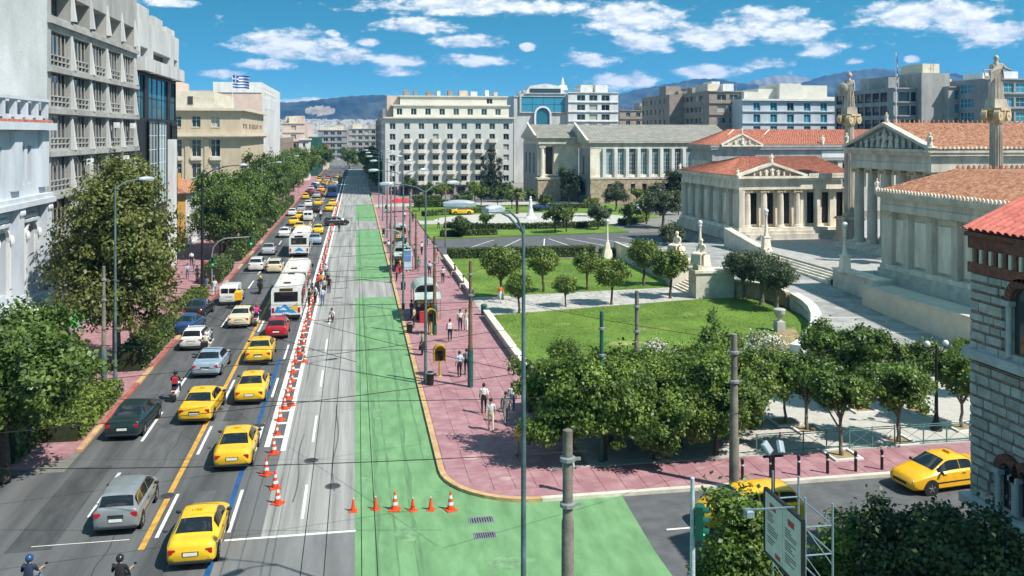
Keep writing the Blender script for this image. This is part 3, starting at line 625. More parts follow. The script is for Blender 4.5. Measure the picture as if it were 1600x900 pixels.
B().ell((0, 0, 1.2), (1.1, 1.1, .9), 12, 8).cyl((0, 0, 0), (0, 0, .7), .7, n=12).obj('water_tank', metal_grey, t, lx(t, (bx - 25, by + 3.5, 21.1)))
# raised letters along the street front, too far to read in the photograph
lb = B()
for row, z in ((0, 17.2), (1, 8.0)):
    for i in range(14):
        if rnd.random() < .8:
            y = by + 3 + i*2.6; lb.box(bx + .004, y, z, bx + .1, y + .28, z + .9)
            if rnd.random() < .6: lb.box(bx + .005, y + .28, z + .62, bx + .1, y + 1.0, z + .9)
            if rnd.random() < .5: lb.box(bx + .005, y + .28, z, bx + .1, y + .9, z + .24)
lb.obj('sign_lettering', frame_dark, t, lx(t, (0, 0, 0)))
# --- white and pink tower behind the bank
t = thing('ribbed_building', 'white building with pink side wall and vertical ribs behind the beige bank', 'building', (-24, 226, 0))
zt = 33
facade(t, 'S', -60, 226, 0, 37.5, 26.6, [], pink_wall)
facade(t, 'S', -34, 225.8, 26.2, 11.5, 2.5, [], white_wall)
ribs = B()
facade(t, 'E', -22.5, 226, 0, 52, 24.6, [(6 + 3*i, 2, 7.6 + 3*i, 22.5) for i in range(9)], white_wall, .5, 'grid', frame_dark, glass_plain)
facade(t, 'E', -22.5, 226, 24.62, 52, 4.0, [(2 + 2.2*i, .8, 3.4 + 2.2*i, 2.8) for i in range(16)], white_wall, .5, 'double', frame_dark, glass_plain)
shell(t, -60, 226, -22.5, 278, 0, 26.5, 'NW', white_wall); block(t, 'penthouse', -34, 226.1, 26.5, -22.6, 262, 28.6, white_wall)
block(t, 'roof_box', -34, 262, 26.5, -23, 276, 28.4, white_wall)
t = thing('penthouse_building', 'low pale rooftop house with brown shutters far behind the orange house', 'building', (-52, 238, 0))
facade(t, 'S', -66, 234, 26, 18, 5.4, [(4 + 4*i, 1.6, 6.4 + 4*i, 4.4) for i in range(3)], white_wall, .3, 'double', frame_dark, glass_dark)
shell(t, -66, 234, -48, 246, 0, 31.4, 'ENW', white_wall)
# ================================================================ right side: Academy, University, Library, church
COLM = {}
def column_meshes(r, h, n=24, m=None, capm=None):
    k = (r, h, n, m.name)
    if k in COLM: return COLM[k]
    b = B().lathe([(r*1.32, 0), (r*1.35, .06*r*4), (r*1.18, .1*r*4), (r*1.22, .16*r*4), (r*1.05, .2*r*4)], 16)
    b.lathe([(r, r*.8), (r*1.0, h*.35), (r*.93, h*.7), (r*.86, h - r*1.0)], n*2, flute=.09)
    c = B().lathe([(r*.9, 0), (r*1.05, r*.12), (r*1.12, r*.3), (r*.9, r*.45)], 16, (0, 0, h - r*1.05))
    for sx in (-1, 1):
        c.cyl((sx*r*1.05, -r*.95, h - r*.62), (sx*r*1.05, r*.95, h - r*.62), r*.42, n=10); c.cyl((sx*r*1.05, -r*1.0, h - r*.62), (sx*r*1.05, r*1.0, h - r*.62), r*.16, n=8)
    c.box(-r*1.25, -r*.9, h - r*.5, r*1.25, r*.9, h - r*.25).box(-r*1.2, -r*1.05, h - r*.25, r*1.2, r*1.05, h)
    COLM[k] = (b.mesh('column', m, True, 50), c.mesh('capital', capm or m, True, 40)); return COLM[k]
def column(root, x, y, z, r, h, m, rz=0.0, capm=None):
    a, c = column_meshes(r, h, 20, m, capm); o = new_obj('column', a, root, lx(root, (x, y, z)), rz); new_obj('capital', c, o); return o
FIG = {}
def figure_mesh(m, seed=0):
    """small draped stone figure for pediments and roof corners, about 1 m tall"""
    if (m.name, seed) in FIG: return FIG[(m.name, seed)]
    q = random.Random(seed); b = B().lathe([(.2, 0), (.24, .05), (.19, .3), (.15, .5), (.19, .68), (.17, .78), (.06, .84), (.055, .87)], 10, flute=.12)
    b.ell((.02, 0, .93), (.085, .09, .105), 8, 6); a = q.uniform(-.3, .4)
    for s in (-1, 1): b.tube([(s*.17, 0, .76), (s*.25, -.06, .56), (s*(.17 + a*.3), -.17, .45 + (a if s > 0 else .1))], [.06, .05, .035], 6)
    FIG[(m.name, seed)] = b.mesh('stone_figure', m, True, 60); return FIG[(m.name, seed)]
def pediment(root, x, y, z, w, h, face, m, tym, depth=.5, figs=9, acr=True):
    """x, y: centre of the base; tympanum recessed behind raking cornices, with figures"""
    rz = FACE[face]; o = B().poly([(-w/2 + .3, .0, .02), (w/2 - .3, .0, .02), (0, .0, h - .15)]).obj('tympanum', tym, root, lx(root, (x, y, z)), rz)
    ang = math.atan2(h, w/2)
    for s in (-1, 1):
        dx, dz = math.cos(ang), math.sin(ang); px, pz = -s*math.sin(ang), math.cos(ang)
        a = Vector((s*w/2, 0, 0)); t = .32
        B().ext([(s*(w/2 + .25), -depth, -.1), (0, -depth, h), (0, -depth, h + t), (s*(w/2 + .45), -depth, t*.55)], (0, depth + .4, 0)).obj('raking_cornice', m, root, lx(root, (x, y, z)), rz)
    B().box(-w/2 - .3, -depth - .05, -.3, w/2 + .3, .1, -.002).obj('cornice', m, root, lx(root, (x, y, z)), rz)
    for i in range(figs):
        f = (i - (figs - 1)/2) / ((figs - 1)/2) * .74; hh = max(.3, h*(1 - abs(f))*.86)
        k = new_obj('relief_figure', figure_mesh(m, i % 4), o, (f*w/2, -.2, .03)); k.scale = (hh*.95, hh*.8, hh*.9)
    if acr:
        k = new_obj('acroterion', figure_mesh(m, 5), root, lx(root, (x, y, z + h + .25)), rz); k.scale = (1.2, 1.2, 1.15)
    return o
def entab(root, x0, y0, x1, y1, z0, z1, m, over=.35):
    """architrave, frieze and projecting gutter round a rectangular block"""
    d = z1 - z0
    block(root, 'architrave', x0, y0, z0, x1, y1, z0 + d*.36, m)
    block(root, 'frieze', x0 + .08, y0 + .08, z0 + d*.36, x1 - .08, y1 - .08, z0 + d*.72, m)
    block(root, 'cornice', x0 - over, y0 - over, z0 + d*.72, x1 + over, y1 + over, z0 + d*.86, m)
    block(root, 'gutter', x0 - over - .12, y0 - over - .12, z0 + d*.86, x1 + over + .12, y1 + over + .12, z1, m)
def antefixes(root, p0, p1, n, m):
    b = B(); p0 = Vector(p0); p1 = Vector(p1); d = (p1 - p0).normalized()
    for i in range(n):
        c = p0.lerp(p1, (i + .5)/n); s = .13
        b.ext([tuple(c - d*s), tuple(c + d*s), tuple(c + d*s*1.1 + Vector((0, 0, .22))), tuple(c + Vector((0, 0, .38))), tuple(c - d*s*1.1 + Vector((0, 0, .22)))], tuple(Vector((-d.y, d.x, 0))*.1))
    o = b.obj('antefixes', m, root, lx(root, (0, 0, 0))); o['kind'] = 'stuff'
def hip_roof(root, x0, y0, x1, y1, z, rise, n, m, rows=8, ridge_x=None):
    """gabled along x"""
    ym = (y0 + y1)/2
    corrug(root, 'roof_tiles', (x0, y0, z), (x1, y0, z), (x0, ym, z + rise), (x1, ym, z + rise), n, .07, m, rows)
    corrug(root, 'roof_tiles', (x1, y1, z), (x0, y1, z), (x1, ym, z + rise), (x0, ym, z + rise), n, .07, m, rows)
    b = B(); b.cyl((x0, ym, z + rise), (x1, ym, z + rise), .14, n=8)
    b.obj('ridge_tiles', m, root, lx(root, (0, 0, 0)))
    k = B()
    for i in range(n*2 // 3): k.frus(x0 + (x1-x0)*(i+.3)/(n*2//3) - .1, ym - .06, x0 + (x1-x0)*(i+.3)/(n*2//3) + .1, ym + .06, z + rise + .12, z + rise + .5, .04)
    o = k.obj('ridge_antefixes', m, root, lx(root, (0, 0, 0))); o['kind'] = 'stuff'
PF = 2.4   # forecourt level
# ---- north wing of the Academy (lit front facing us, shaded side facing the avenue)
def wing(name_label, x0, y0, x1, y1, front):
    t = thing('academy_wing', name_label, 'academy', ((x0+x1)/2, (y0+y1)/2, PF))
    zb, zc, zg = PF + 1.5, 8.85, 10.6
    block(t, 'plinth', x0 - .5, y0 - .5, PF - .3, x1 + .5, y1 + .5, PF + .7, marble_grey); block(t, 'plinth_step', x0 - .25, y0 - .25, PF + .7, x1 + .25, y1 + .25, PF + 1.1, marble_grey); block(t, 'plinth_step', x0 - .1, y0 - .1, PF + 1.1, x1 + .1, y1 + .1, zb, marble)
    n = 6; Ly = y1 - y0
    # avenue side: pilasters before recessed panels
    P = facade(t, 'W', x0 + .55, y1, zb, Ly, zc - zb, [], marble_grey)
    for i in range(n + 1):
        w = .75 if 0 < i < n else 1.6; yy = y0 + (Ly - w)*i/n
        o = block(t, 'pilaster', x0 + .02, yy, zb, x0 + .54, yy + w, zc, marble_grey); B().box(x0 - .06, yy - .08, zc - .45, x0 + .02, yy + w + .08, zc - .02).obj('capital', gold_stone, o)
    for i in range(n):
        yy = y0 + (Ly - .75)*(i + .5)/n + .1; block(t, 'wall_panel', x0 + .42, yy - .75, zb + .3, x0 + .549, yy + 1.15, zc - .7, marble)
    if front:
        w = 8.6; holes = []
        xs = [x0 + 1.35 + i*(w - 1.7)/3 for i in range(4)]
        holes = [((xs[i] + xs[i+1])/2 - .62 - x0, .35, (xs[i] + xs[i+1])/2 + .62 - x0, zc - zb - .5) for i in range(3)]
        h2 = [(w + 1.5 + i*2.1, .35, w + 2.75 + i*2.1, zc - zb - .5) for i in range(3)]
        facade(t, 'S', x0, y0 + 1.3, zb, x1 - x0, zc - zb, holes + h2, marble, .35, 'thin', frame_dark, glass_plain)
        for x in xs: column(t, x, y0 + .5, zb, .42, zc - zb, marble, 0, gold_stone)
        block(t, 'corner_pier', x0 + .03, y0 + .04, zb, x0 + .8, y0 + 1.28, zc, marble)
        for i in range(4):
            a = x0 + w + .3 + i*2.1; block(t, 'pilaster', a, y0 + .75, zb, a + .7, y0 + 1.29, zc, marble)
        entab(t, x0, y0, x1, y1, zc, zg, marble)
        pediment(t, x0 + 4.4, y0 - .1, zg + .02, 8.9, 1.45, 'S', marble, marble_grey, .45, 9)
        ym = (y0 + y1)/2
        corrug(t, 'roof_tiles', (x0 - .4, y0 - .4, zg + .03), (x1 + 2, y0 - .4, zg + .03), (x0 + 5, ym, zg + 2.2), (x1 + 2, ym, zg + 2.2), 60, .08, tile_red, 8)
        corrug(t, 'roof_tiles', (x0 - .4, y1 + .4, zg + .03), (x0 - .4, y0 - .4, zg + .03), (x0 + 5, ym + .03, zg + 2.2), (x0 + 5, ym - .03, zg + 2.2), 56, .08, tile_red, 8)
        corrug(t, 'roof_tiles', (x1 + 2, y1 + .4, zg + .03), (x0 - .4, y1 + .4, zg + .03), (x1 + 2, ym, zg + 2.2), (x0 + 5, ym, zg + 2.2), 40, .08, tile_red, 8)
        antefixes(t, (x0 + 9.5, y0 - .5, zg), (x1 + 1, y0 - .5, zg), 26, marble)
        for xx, yy in ((x0 - .2, y1), (x0 - .2, y0)): k = new_obj('acroterion', figure_mesh(marble, 2), t, lx(t, (xx, yy, zg))); k.scale = (1, 1, 1.0)
    else:
        facade(t, 'S', x0, y0, zb, x1 - x0, zc - zb, [], marble); facade(t, 'N', x1, y1, zb, x1 - x0, zc - zb, [], marble)
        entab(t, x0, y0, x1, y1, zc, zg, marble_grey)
        ym = (y0 + y1)/2; xe = x1 + 14
        corrug(t, 'roof_tiles', (x0 - .45, y1 + .45, zg + .03), (x0 - .45, y0 - .45, zg + .03), (x0 + 7, y1 - 1, zg + 2.1), (x0 + 7, y0 + 1, zg + 2.1), 54, .08, tile_brown, 14)
        corrug(t, 'roof_tiles', (xe, y1 + .45, zg + .03), (x0 - .45, y1 + .45, zg + .03), (xe, y1 - 1, zg + 2.1), (x0 + 7, y1 - 1, zg + 2.1), 54, .08, tile_brown, 6)
        b = B().poly([(x0 + 7, y0 + 1, zg + 2.11), (xe, y0 + 1, zg + 2.11), (xe, y1 - 1, zg + 2.11), (x0 + 7, y1 - 1, zg + 2.11)]).obj('roof', tile_brown, t, lx(t, (0, 0, 0)))
        antefixes(t, (x0 - .52, y1 + .4, zg + .01), (x0 - .52, y0, zg + .01), 46, marble)
        antefixes(t, (x0 + 7, y1 - 1, zg + 2.12), (x0 + 30, y1 - 1, zg + 2.12), 40, tile_brown)
        k = new_obj('acroterion', figure_mesh(marble, 2), t, lx(t, (x0 - .3, y1 + .3, zg))); k.scale = (1, 1, 1.2)
    return t
wing('lit north Academy wing with four ionic columns under a small sculpted pediment', 48.6, 108.6, 63.0, 129.4, True)
wing('shaded near Academy wing with pilasters and long brown tiled roof beside the church', 48.8, 56.5, 63, 77.2, False)
# ---- central temple front
t = thing('academy_temple', 'Academy temple front with shaded ionic columns and sculpted pediment between the wings', 'academy', (64, 93, PF))
x0, ya, yb, xe = 59.5, 85.1, 100.9, 96
for i in range(4): block(t, 'step', x0 - 1.6 + i*.4, ya - 1.6 + i*.4, PF + .17*i, xe, yb + 1.6 - i*.4, PF + .17*(i + 1), marble_grey)
zb, zc, zg = PF + .68, 12.0, 14.4
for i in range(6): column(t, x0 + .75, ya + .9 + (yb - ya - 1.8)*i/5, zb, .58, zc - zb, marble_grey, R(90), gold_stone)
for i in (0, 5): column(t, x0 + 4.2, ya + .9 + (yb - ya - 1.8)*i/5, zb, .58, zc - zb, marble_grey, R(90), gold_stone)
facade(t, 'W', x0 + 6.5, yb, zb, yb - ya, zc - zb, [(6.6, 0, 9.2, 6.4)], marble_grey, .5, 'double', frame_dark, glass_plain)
facade(t, 'S', x0 + 6.5, ya + .5, zb, xe - x0 - 6.5, zc - zb, [], marble); shell(t, x0 + 6.5, ya + .5, xe, yb - .5, zb, zc, 'N', marble)
for i in range(8): block(t, 'pilaster', x0 + 7 + i*4, ya + .2, zb, x0 + 7.9 + i*4, ya + .49, zc - .05, marble)
entab(t, x0, ya, xe, yb, zc, zg, marble_grey, .4)
pediment(t, x0 - .1, (ya + yb)/2, zg + .02, yb - ya + .4, 2.65, 'W', marble_grey, marble_dark, .55, 11)
hip_roof(t, x0 - .5, ya - .6, xe, yb + .6, zg + .03, 2.75, 90, tile_brown, 14)
antefixes(t, (x0, ya - .52, zg), (xe, ya - .52, zg), 70, marble)
for yy in (ya - .2, yb + .2): k = new_obj('acroterion', figure_mesh(marble, 3), t, lx(t, (x0 - .3, yy, zg + .05)), R(-90)); k.scale = (1.6, 1.6, 1.7)
# ---- University behind
t = thing('university_building', 'long red tiled university building with grey frieze behind the north Academy wing', 'university', (90, 180, 0))
ux0, uy0, ux1 = onY(1079, 184), 172, onY(1420, 172)
zc, zg = 10.6, 13.8
facade(t, 'S', ux0, uy0 + 2.5, 0, ux1 - ux0, zc, [(3.5 + 3.2*i, 6.0, 5.2 + 3.2*i, 9.8) for i in range(16)], marble_grey, .4, 'double', frame_dark, glass_plain)
for i in range(16): block(t, 'pier', ux0 + 2.2 + 3.2*i, uy0 + .3, 0, ux0 + 3.2 + 3.2*i, uy0 + 1.3, zc, marble_grey)
block(t, 'stylobate', ux0, uy0, 0, ux1, uy0 + 2.5, 5, marble_grey)
facade(t, 'W', ux0, uy0 + 12, 0, 9.5, zc, [(1.5 + 3.2*i, 5.5, 2.9 + 3.2*i, 9.2) for i in range(2)], marble_grey, .4, 'double', frame_dark, glass_plain); shell(t, ux0, uy0 + 2.5, ux1, uy0 + 12, 0, zc, 'N', marble_grey)
entab(t, ux0, uy0, ux1, uy0 + 12, zc, zg, marble_dark, .5)
corrug(t, 'roof_tiles', (ux0 - .6, uy0 - .6, zg + .03), (ux1, uy0 - .6, zg + .03), (ux0 + 6, uy0 + 6, zg + 3.2), (ux1, uy0 + 6, zg + 3.2), 80, .1, tile_red, 8)
corrug(t, 'roof_tiles', (ux0 - .6, uy0 + 12.6, zg + .03), (ux0 - .6, uy0 - .6, zg + .03), (ux0 + 6, uy0 + 6.1, zg + 3.2), (ux0 + 6, uy0 + 5.9, zg + 3.2), 40, .1, tile_red, 8)
pediment(t, onY(1157, 172), uy0 - .7, zg + .05, 8.2, 2.1, 'S', marble, marble_grey, .3, 5)
for a, b_ in ((onY(1157, 172) - ux0 - 4, onY(1157, 172) - ux0 + 1), (onY(1157, 172) - ux0 + 4, onY(1157, 172) - ux0 + 9)): B().tube([(ux0 + a, uy0 + 1, zg + .5), (ux0 + b_, uy0 + 5.7, zg + 3.2)], .16, 6).obj('roof_hip', stone_pale, t, lx(t, (0, 0, 0)))
k = new_obj('acroterion', figure_mesh(marble, 1), t, lx(t, (onY(1284, 172), uy0 - .3, zg))); k.scale = (1.6, 1.6, 2.1)
block(t, 'panel', onY(1284, 172), uy0 - .05, 11.2, onY(1330, 172), uy0 + .06, 12.6, white_wall)
# ---- Library
t = thing('library_building', 'grey roofed stone library with tall windows between white piers beside the hotel', 'library', (60, 205, 0))
mx0, my0, mx1 = 53.0, 199.0, onY(1150, 199)
zp, zg = 5.7, 14.3
pw = (onY(1075, 199) - onY(948, 199)) / 7.1; u0 = onY(948, 199) - mx0
hs = [(u0 + i*pw, 1.0, u0 + i*pw + pw*.6, 7.0) for i in range(9)]
facade(t, 'S', mx0, my0 + .5, zp, mx1 - mx0, zg - zp - 1.6, hs, marble, .5, 'grid', frame_white, glass_lib)
for i in range(10): block(t, 'pier', mx0 + u0 + i*pw - pw*.33, my0 + .02, zp + .4, mx0 + u0 + i*pw - pw*.07, my0 + .49, zg - 1.62, white_wall)
facade(t, 'S', mx0, my0, 0, mx1 - mx0, zp, [(u0 + i*pw + .2, 2.2, u0 + i*pw + 1.3, 4.6) for i in range(9)], poros, .4, 'double', frame_dark, glass_plain)
block(t, 'base_course', mx0 - .1, my0 - .12, zp + .002, mx1, my0 + .48, zp + .45, stone_pale)
facade(t, 'W', mx0, my0 + 11, 0, 10.5, zg - 1.6, [(3.5, 6.5, 5, 11)], marble_dark, .4, 'double', frame_dark, glass_plain)  # avenue side in darker marble than the front: its shade is in the colour
entab(t, mx0, my0 + .45, mx1, my0 + 26, zg - 1.6, zg, marble_grey, .4)
wx0, wy0 = 42.8, 210.4
facade(t, 'S', wx0, wy0, zp + .5, mx0 - wx0, 15.4 - zp - 2.2, [(2.0, .2, 4.1, 6.8)], marble, 1.6, 'double', frame_dark, glass_plain)
block(t, 'podium', wx0 - .3, wy0 - 2.4, 0, wx0 + 5.2, wy0 - .02, zp - .4, poros); block(t, 'podium_coping', wx0 - .5, wy0 - 2.6, zp - .4, wx0 + 5.4, wy0 - .02, zp, stone_pale)
facade(t, 'S', wx0, wy0, 0, mx0 - wx0, zp + .48, [], poros)
facade(t, 'W', wx0, wy0 + 18, 0, 18, 13.7, [(3 + 5*i, 6.5, 4.6 + 5*i, 11.5) for i in range(3)], marble_dark, .4, 'double', frame_dark, glass_plain)  # left part likewise: shade of this side put into the darker marble
column(t, wx0 + 1.1, wy0 - .6, zp, .5, 7.6, marble, 0)
entab(t, wx0, wy0 - 1.2, mx0 + 3, wy0 + 18, 13.7, 15.4, marble_grey, .4)
for (a, b_, c, d, z) in ((mx0 - .5, my0, mx1, my0 + 24, zg + .02), (wx0 - .5, wy0 - 1.7, mx0 + 4, wy0 + 18, 15.42)):
    ym = (b_ + d)/2; corrug(t, 'roof_sheets', (a, b_, z), (c, b_, z), (a, ym, z + 4.0 if z < 15 else z + 3), (c, ym, z + 4.0 if z < 15 else z + 3), 40, .06, slate_grey, 4)
    rs = 4.0 if z < 15 else 3
    B().ext([(a - .02, b_ - .1, z - .02), (a - .02, ym, z + rs), (a - .02, d, z - .02)], (-.25, 0, 0)).obj('gable', marble_grey, t, lx(t, (0, 0, 0)))
    B().ext([(a - .1, b_ - .3, z + .0), (a - .1, ym, z + rs + .15), (a - .1, ym, z + rs + .55), (a - .1, b_ - .6, z + .35)], (-.5, 0, 0)).obj('raking_cornice', stone_pale, t, lx(t, (0, 0, 0)))
# ---- statue columns and statues
def ornate_column(x, y, label, z=PF, h=18.6):
    t = thing('statue_column', label, 'column', (x, y, z)); zb = 3.0
    b = B().frus(-1.5, -1.5, 1.5, 1.5, 0, .5, .15).box(-1.2, -1.2, .5, 1.2, 1.2, zb - .3).frus(-1.45, -1.45, 1.45, 1.45, zb - .3, zb, .2)
    b.obj('pedestal', column_stone, t)
    column(t, x, y, z + zb, .66, h - zb - z, column_stone, R(30), gold_stone)
    c = B()
    for s in (-1, 1):
        for q in (-1, 1): c.cyl((s*1.0, q*.35, h - z - .7), (s*1.0, q*.85, h - z - .7), .56, n=14); c.cyl((s*1.0, q*.8, h - z - .7), (s*1.0, q*.9, h - z - .7), .2, n=10)
    c.lathe([(.68, -1.5), (.8, -1.2), (.95, -.4), (.9, -.2)], 16, (0, 0, h - z), .08).box(-1.15, -.95, h - z - .25, 1.15, .95, h - z + .02); c.obj('volutes', gold_stone, t, (0, 0, 0), R(30))
    B().frus(-.75, -.75, .75, .75, h - z + .02, h - z + .9, .08).obj('statue_base', column_stone, t)
    return h + .9
zt = ornate_column(62.6, 106.2, 'tall ionic column with gilded capital between north wing and temple front')
ZS1 = zt
zt = ornate_column(62.8, 79.6, 'tall ionic column with gilded capital at the right border')
ZS2 = zt
# ---- steps, terrace walls, lamps of the forecourt
t = thing('forecourt_steps', 'long low flight of stone steps from the drive up to the forecourt', 'steps', (46.5, 89, 1.5))
for i in range(4): block(t, 'step', 45.9 + .33*i, 81.8, 1.0, 47.21, 96.2, 1.62 + .2*i - .02, marble)
t = thing('retaining_wall', 'tall cream retaining wall below the near Academy wing', 'wall', (44.5, 62, 0))
block(t, 'wall', 44.4, 42, -.05, 47.19, 73.2, 2.5, cream_wall)
for i in range(9): block(t, 'wall_coping', 44.3, 42 + i*3.47, 2.5, 45.0, 42 + i*3.47 + 3.45, 2.62, stone_pale)
t = thing('terrace_wall', 'low stone terrace wall sloping down beside the near lamp pedestal', 'wall', (46.5, 77, 1))
block(t, 'wall', 46.0, 73.22, .3, 47.18, 81.0, 2.85, stone_pale); block(t, 'coping', 45.9, 73.22, 2.85, 47.3, 81.1, 3.0, marble)
t = thing('terrace_wall', 'low sloping stone wall from the north wing corner to the steps', 'wall', (46.5, 102, 1))
B().ext([(46.2, 96.4, 1.5), (46.2, 107.8, 1.5), (46.2, 107.8, 4.1), (46.2, 98.5, 2.9), (46.2, 96.4, 2.9)], (1.0, 0, 0)).obj('wall', stone_pale, t, lx(t, (0, 0, 0)))
def globe_lamp(x, y, z, label, s=1.0):
    t = thing('globe_lamp', label, 'lamp', (x, y, z), 0, 'globe lamps of the Academy forecourt')
    B().frus(-.55*s, -.55*s, .55*s, .55*s, 0, .35*s, .1*s).frus(-.42*s, -.42*s, .42*s, .42*s, .35*s, 1.5*s, .08*s).box(-.42*s, -.42*s, 1.5*s, .42*s, .42*s, 1.62*s).obj('pedestal', marble, t)
    B().lathe([(.3*s, 1.62*s), (.26*s, 1.8*s), (.17*s, 2.1*s), (.19*s, 2.3*s), (.13*s, 3.4*s), (.16*s, 4.0*s), (.24*s, 4.15*s), (.1*s, 4.25*s)], 12).obj('shaft', marble, t, smooth=True)
    B().ell((0, 0, 4.5*s), .27*s, 14, 10).obj('globe', white_wall, t, smooth=True)
globe_lamp(*g(1197, 398, 2.4)[:2], 2.85, 'globe lamp on stone pedestal at far end of the forecourt steps')
globe_lamp(*g(1320, 432, 2.4)[:2], 2.85, 'globe lamp on stone pedestal at near end of the forecourt steps')
globe_lamp(*g(1094, 405, 1.7)[:2], 1.65, 'globe lamp behind the garden stair statues, left of the north wing', .95)
# ---- garden stair
t = thing('garden_stair', 'white stone stair climbing from the garden path between two pedestals', 'steps', (33, 86, 0))
for i in range(7): block(t, 'step', 32.4 + .34*i, 84.02, .1, 34.9, 88.58, .13 + .17*(i + 1), marble)
t = thing('stair_pedestal', 'broad stone pedestal wall right of the garden stair', 'pedestal', (34, 83, 0))
block(t, 'wall', 32.3, 82.0, 0, 36.2, 84.0, 2.6, stone_pale); block(t, 'coping', 32.15, 81.85, 2.6, 36.35, 84.1, 2.85, marble); block(t, 'statue_base', 32.6, 82.2, 2.85, 34.0, 83.7, 3.3, marble)
t = thing('stair_pedestal', 'stone pedestal wall left of the garden stair behind orange trees', 'pedestal', (34, 89.5, 0))
block(t, 'wall', 32.3, 88.62, 0, 36.2, 90.6, 2.6, stone_pale); block(t, 'coping', 32.15, 88.5, 2.6, 36.35, 90.75, 2.85, marble); block(t, 'statue_base', 32.6, 88.9, 2.85, 34.0, 90.4, 3.3, marble)
def wall_run(t, pts, w0, up, m, cop, z0=0.0):
    for (a, b_) in zip(pts[:-1], pts[1:]):
        A = Vector((*a, 0)); Bv = Vector((*b_, 0)); d = (Bv - A).normalized(); n_ = Vector((-d.y, d.x, 0))*w0; za, zb_ = zdrive(a[1]) + up, zdrive(b_[1]) + up
        v = [A, Bv, Bv + n_, A + n_]; zs = [za, zb_, zb_, za]; o = B().add([(p.x, p.y, z0) for p in v] + [(p.x, p.y, z_) for p, z_ in zip(v, zs)], [(3,2,1,0),(4,5,6,7),(0,1,5,4),(1,2,6,5),(2,3,7,6),(3,0,4,7)]); o.obj('wall_block', m, t, lx(t, (0, 0, 0)))
        if cop:
            v = [A - n_*.2, Bv - n_*.2, Bv + n_*1.2, A + n_*1.2]; B().add([(p.x, p.y, z_ + .002) for p, z_ in zip(v, zs)] + [(p.x, p.y, z_ + .14) for p, z_ in zip(v, zs)], [(3,2,1,0),(4,5,6,7),(0,1,5,4),(1,2,6,5),(2,3,7,6),(3,0,4,7)]).obj('coping', cop, t, lx(t, (0, 0, 0)))
t = thing('drive_wall', 'stone garden wall behind the olive trees beside the drive', 'wall', (38, 80, 0)); wall_run(t, [(36.25, 82.9), (37.6, 81.6), (38.9, 80.2), (39.3, 78.3), (39.2, 76.6)], -.35, .5, poros, stone_pale)
t = thing('drive_wall', 'stone garden wall behind the far lawn beside the drive', 'wall', (33.4, 100, 0)); block(t, 'wall', 33.22, 90.8, 0, 33.55, 113, 2.0, stone_pale)
t = thing('curved_wall', 'white curved parapet sweeping round the lawn end at the drive', 'wall', (36, 68, 0)); wall_run(t, [(39.15, 76.5), (38.9, 74), (38.3, 71.6), (37.3, 69.2), (36, 66.8), (34.5, 64.5), (32.7, 62.2), (31, 60.6)], .85, .55, white_wall, None)
t = thing('stone_urn', 'grey stone urn on plinth at the lawn corner by the curved parapet', 'urn', (*g(1218, 520)[:2], .14))
B().box(-.35, -.35, 0, .35, .35, .8).lathe([(.2, .8), (.12, .95), (.42, 1.4), (.5, 1.75), (.44, 1.8)], 14).obj('urn', paving_grey, t)
t = thing('stone_pedestal', 'tall slim stone lamp pedestal behind the lawn trees by the car park', 'pedestal', (*g(949, 405)[:2], .14))
B().frus(-.6, -.6, .6, .6, 0, 1.1, .15).frus(-.35, -.35, .35, .35, 1.1, 2.0, .1).obj('pedestal', marble, t); B().lathe([(.22, 2.0), (.14, 2.4), (.11, 4.2), (.2, 4.5)], 10).obj('shaft', marble, t); B().ell((0, 0, 4.75), .25, 10, 8).obj('globe', white_wall, t)
t = thing('obelisk_monument', 'white marble monument on flared base in the round garden plaza', 'monument', (*g(829, 342)[:2], .15))
B().lathe([(1.2, 0), (1.1, .2), (.8, .35), (.55, 1.1), (.42, 1.8)], 16).obj('base', white_wall, t); B().lathe([(.3, 1.8), (.34, 2.4), (.26, 3.1), (.3, 3.5), (.1, 3.75)], 12).ell((0, 0, 3.95), .2, 10, 8).obj('standing_figure', white_wall, t)
# ---- low walls along the pavement
for a, b_, lab in ((58, 77.2, 'low stone wall between pavement and the near lawn'), (87.0, 113.5, 'low stone wall between pavement and the far lawn')):
    t = thing('low_wall', lab, 'wall', (11.2, (a + b_)/2, .13))
    n = int((b_ - a)/2.0); d = (b_ - a)/n
    for i in range(n):
        block(t, 'wall_block', 10.98, a + i*d, .1, 11.36, a + (i+1)*d - .015, .62, stone_pale); block(t, 'coping', 10.9, a + i*d, .62, 11.44, a + (i+1)*d - .015, .74, marble)
# ---- church of banded stone at the right border
cx, cy = 20.3, 27.0
t = thing('church_building', 'shaded banded stone church with red brick arches and pink tiled roof, right border', 'church', (cx + 4, 20, 0))
ch_stone = M('church_stone', (.40, .385, .355), .85, .2, 4, .35, 14, rnd=.14, hrnd=.012)
ch_brick = M('church_brick', (.19, .075, .055), .9, .3, 5, .3, 30, rnd=.15)
ch_ledge = M('church_ledge', (.42, .43, .44), .8, .15, 2, .2, 12)
block(t, 'wall', cx + .12, 8, 0, cx + 12, cy - .12, 12.9, M('church_mortar', (.44, .40, .35), .9, .2, 3, .2, 20))
arches = [(24.55, 10.75, .5, 9.0), (25.25, 5.3, .28, 4.1), (24.45, 5.3, .28, 4.1)]   # y, spring z, radius, foot z
def in_arch(y, z):
    for (ay, az, r, fz) in arches:
        rr = r + .3
        if abs(y - ay) < rr and (fz < z < az or (z >= az and math.hypot(y - ay, z - az) < rr)): return True
    return False
unit = B().add([(0,0,0),(0,1,0),(0,1,1),(0,0,1),(-1,.02,.03),(-1,.98,.03),(-1,.98,.97),(-1,.02,.97)], [(4,7,6,5),(0,4,5,1),(1,5,6,2),(2,6,7,3),(3,7,4,0)])
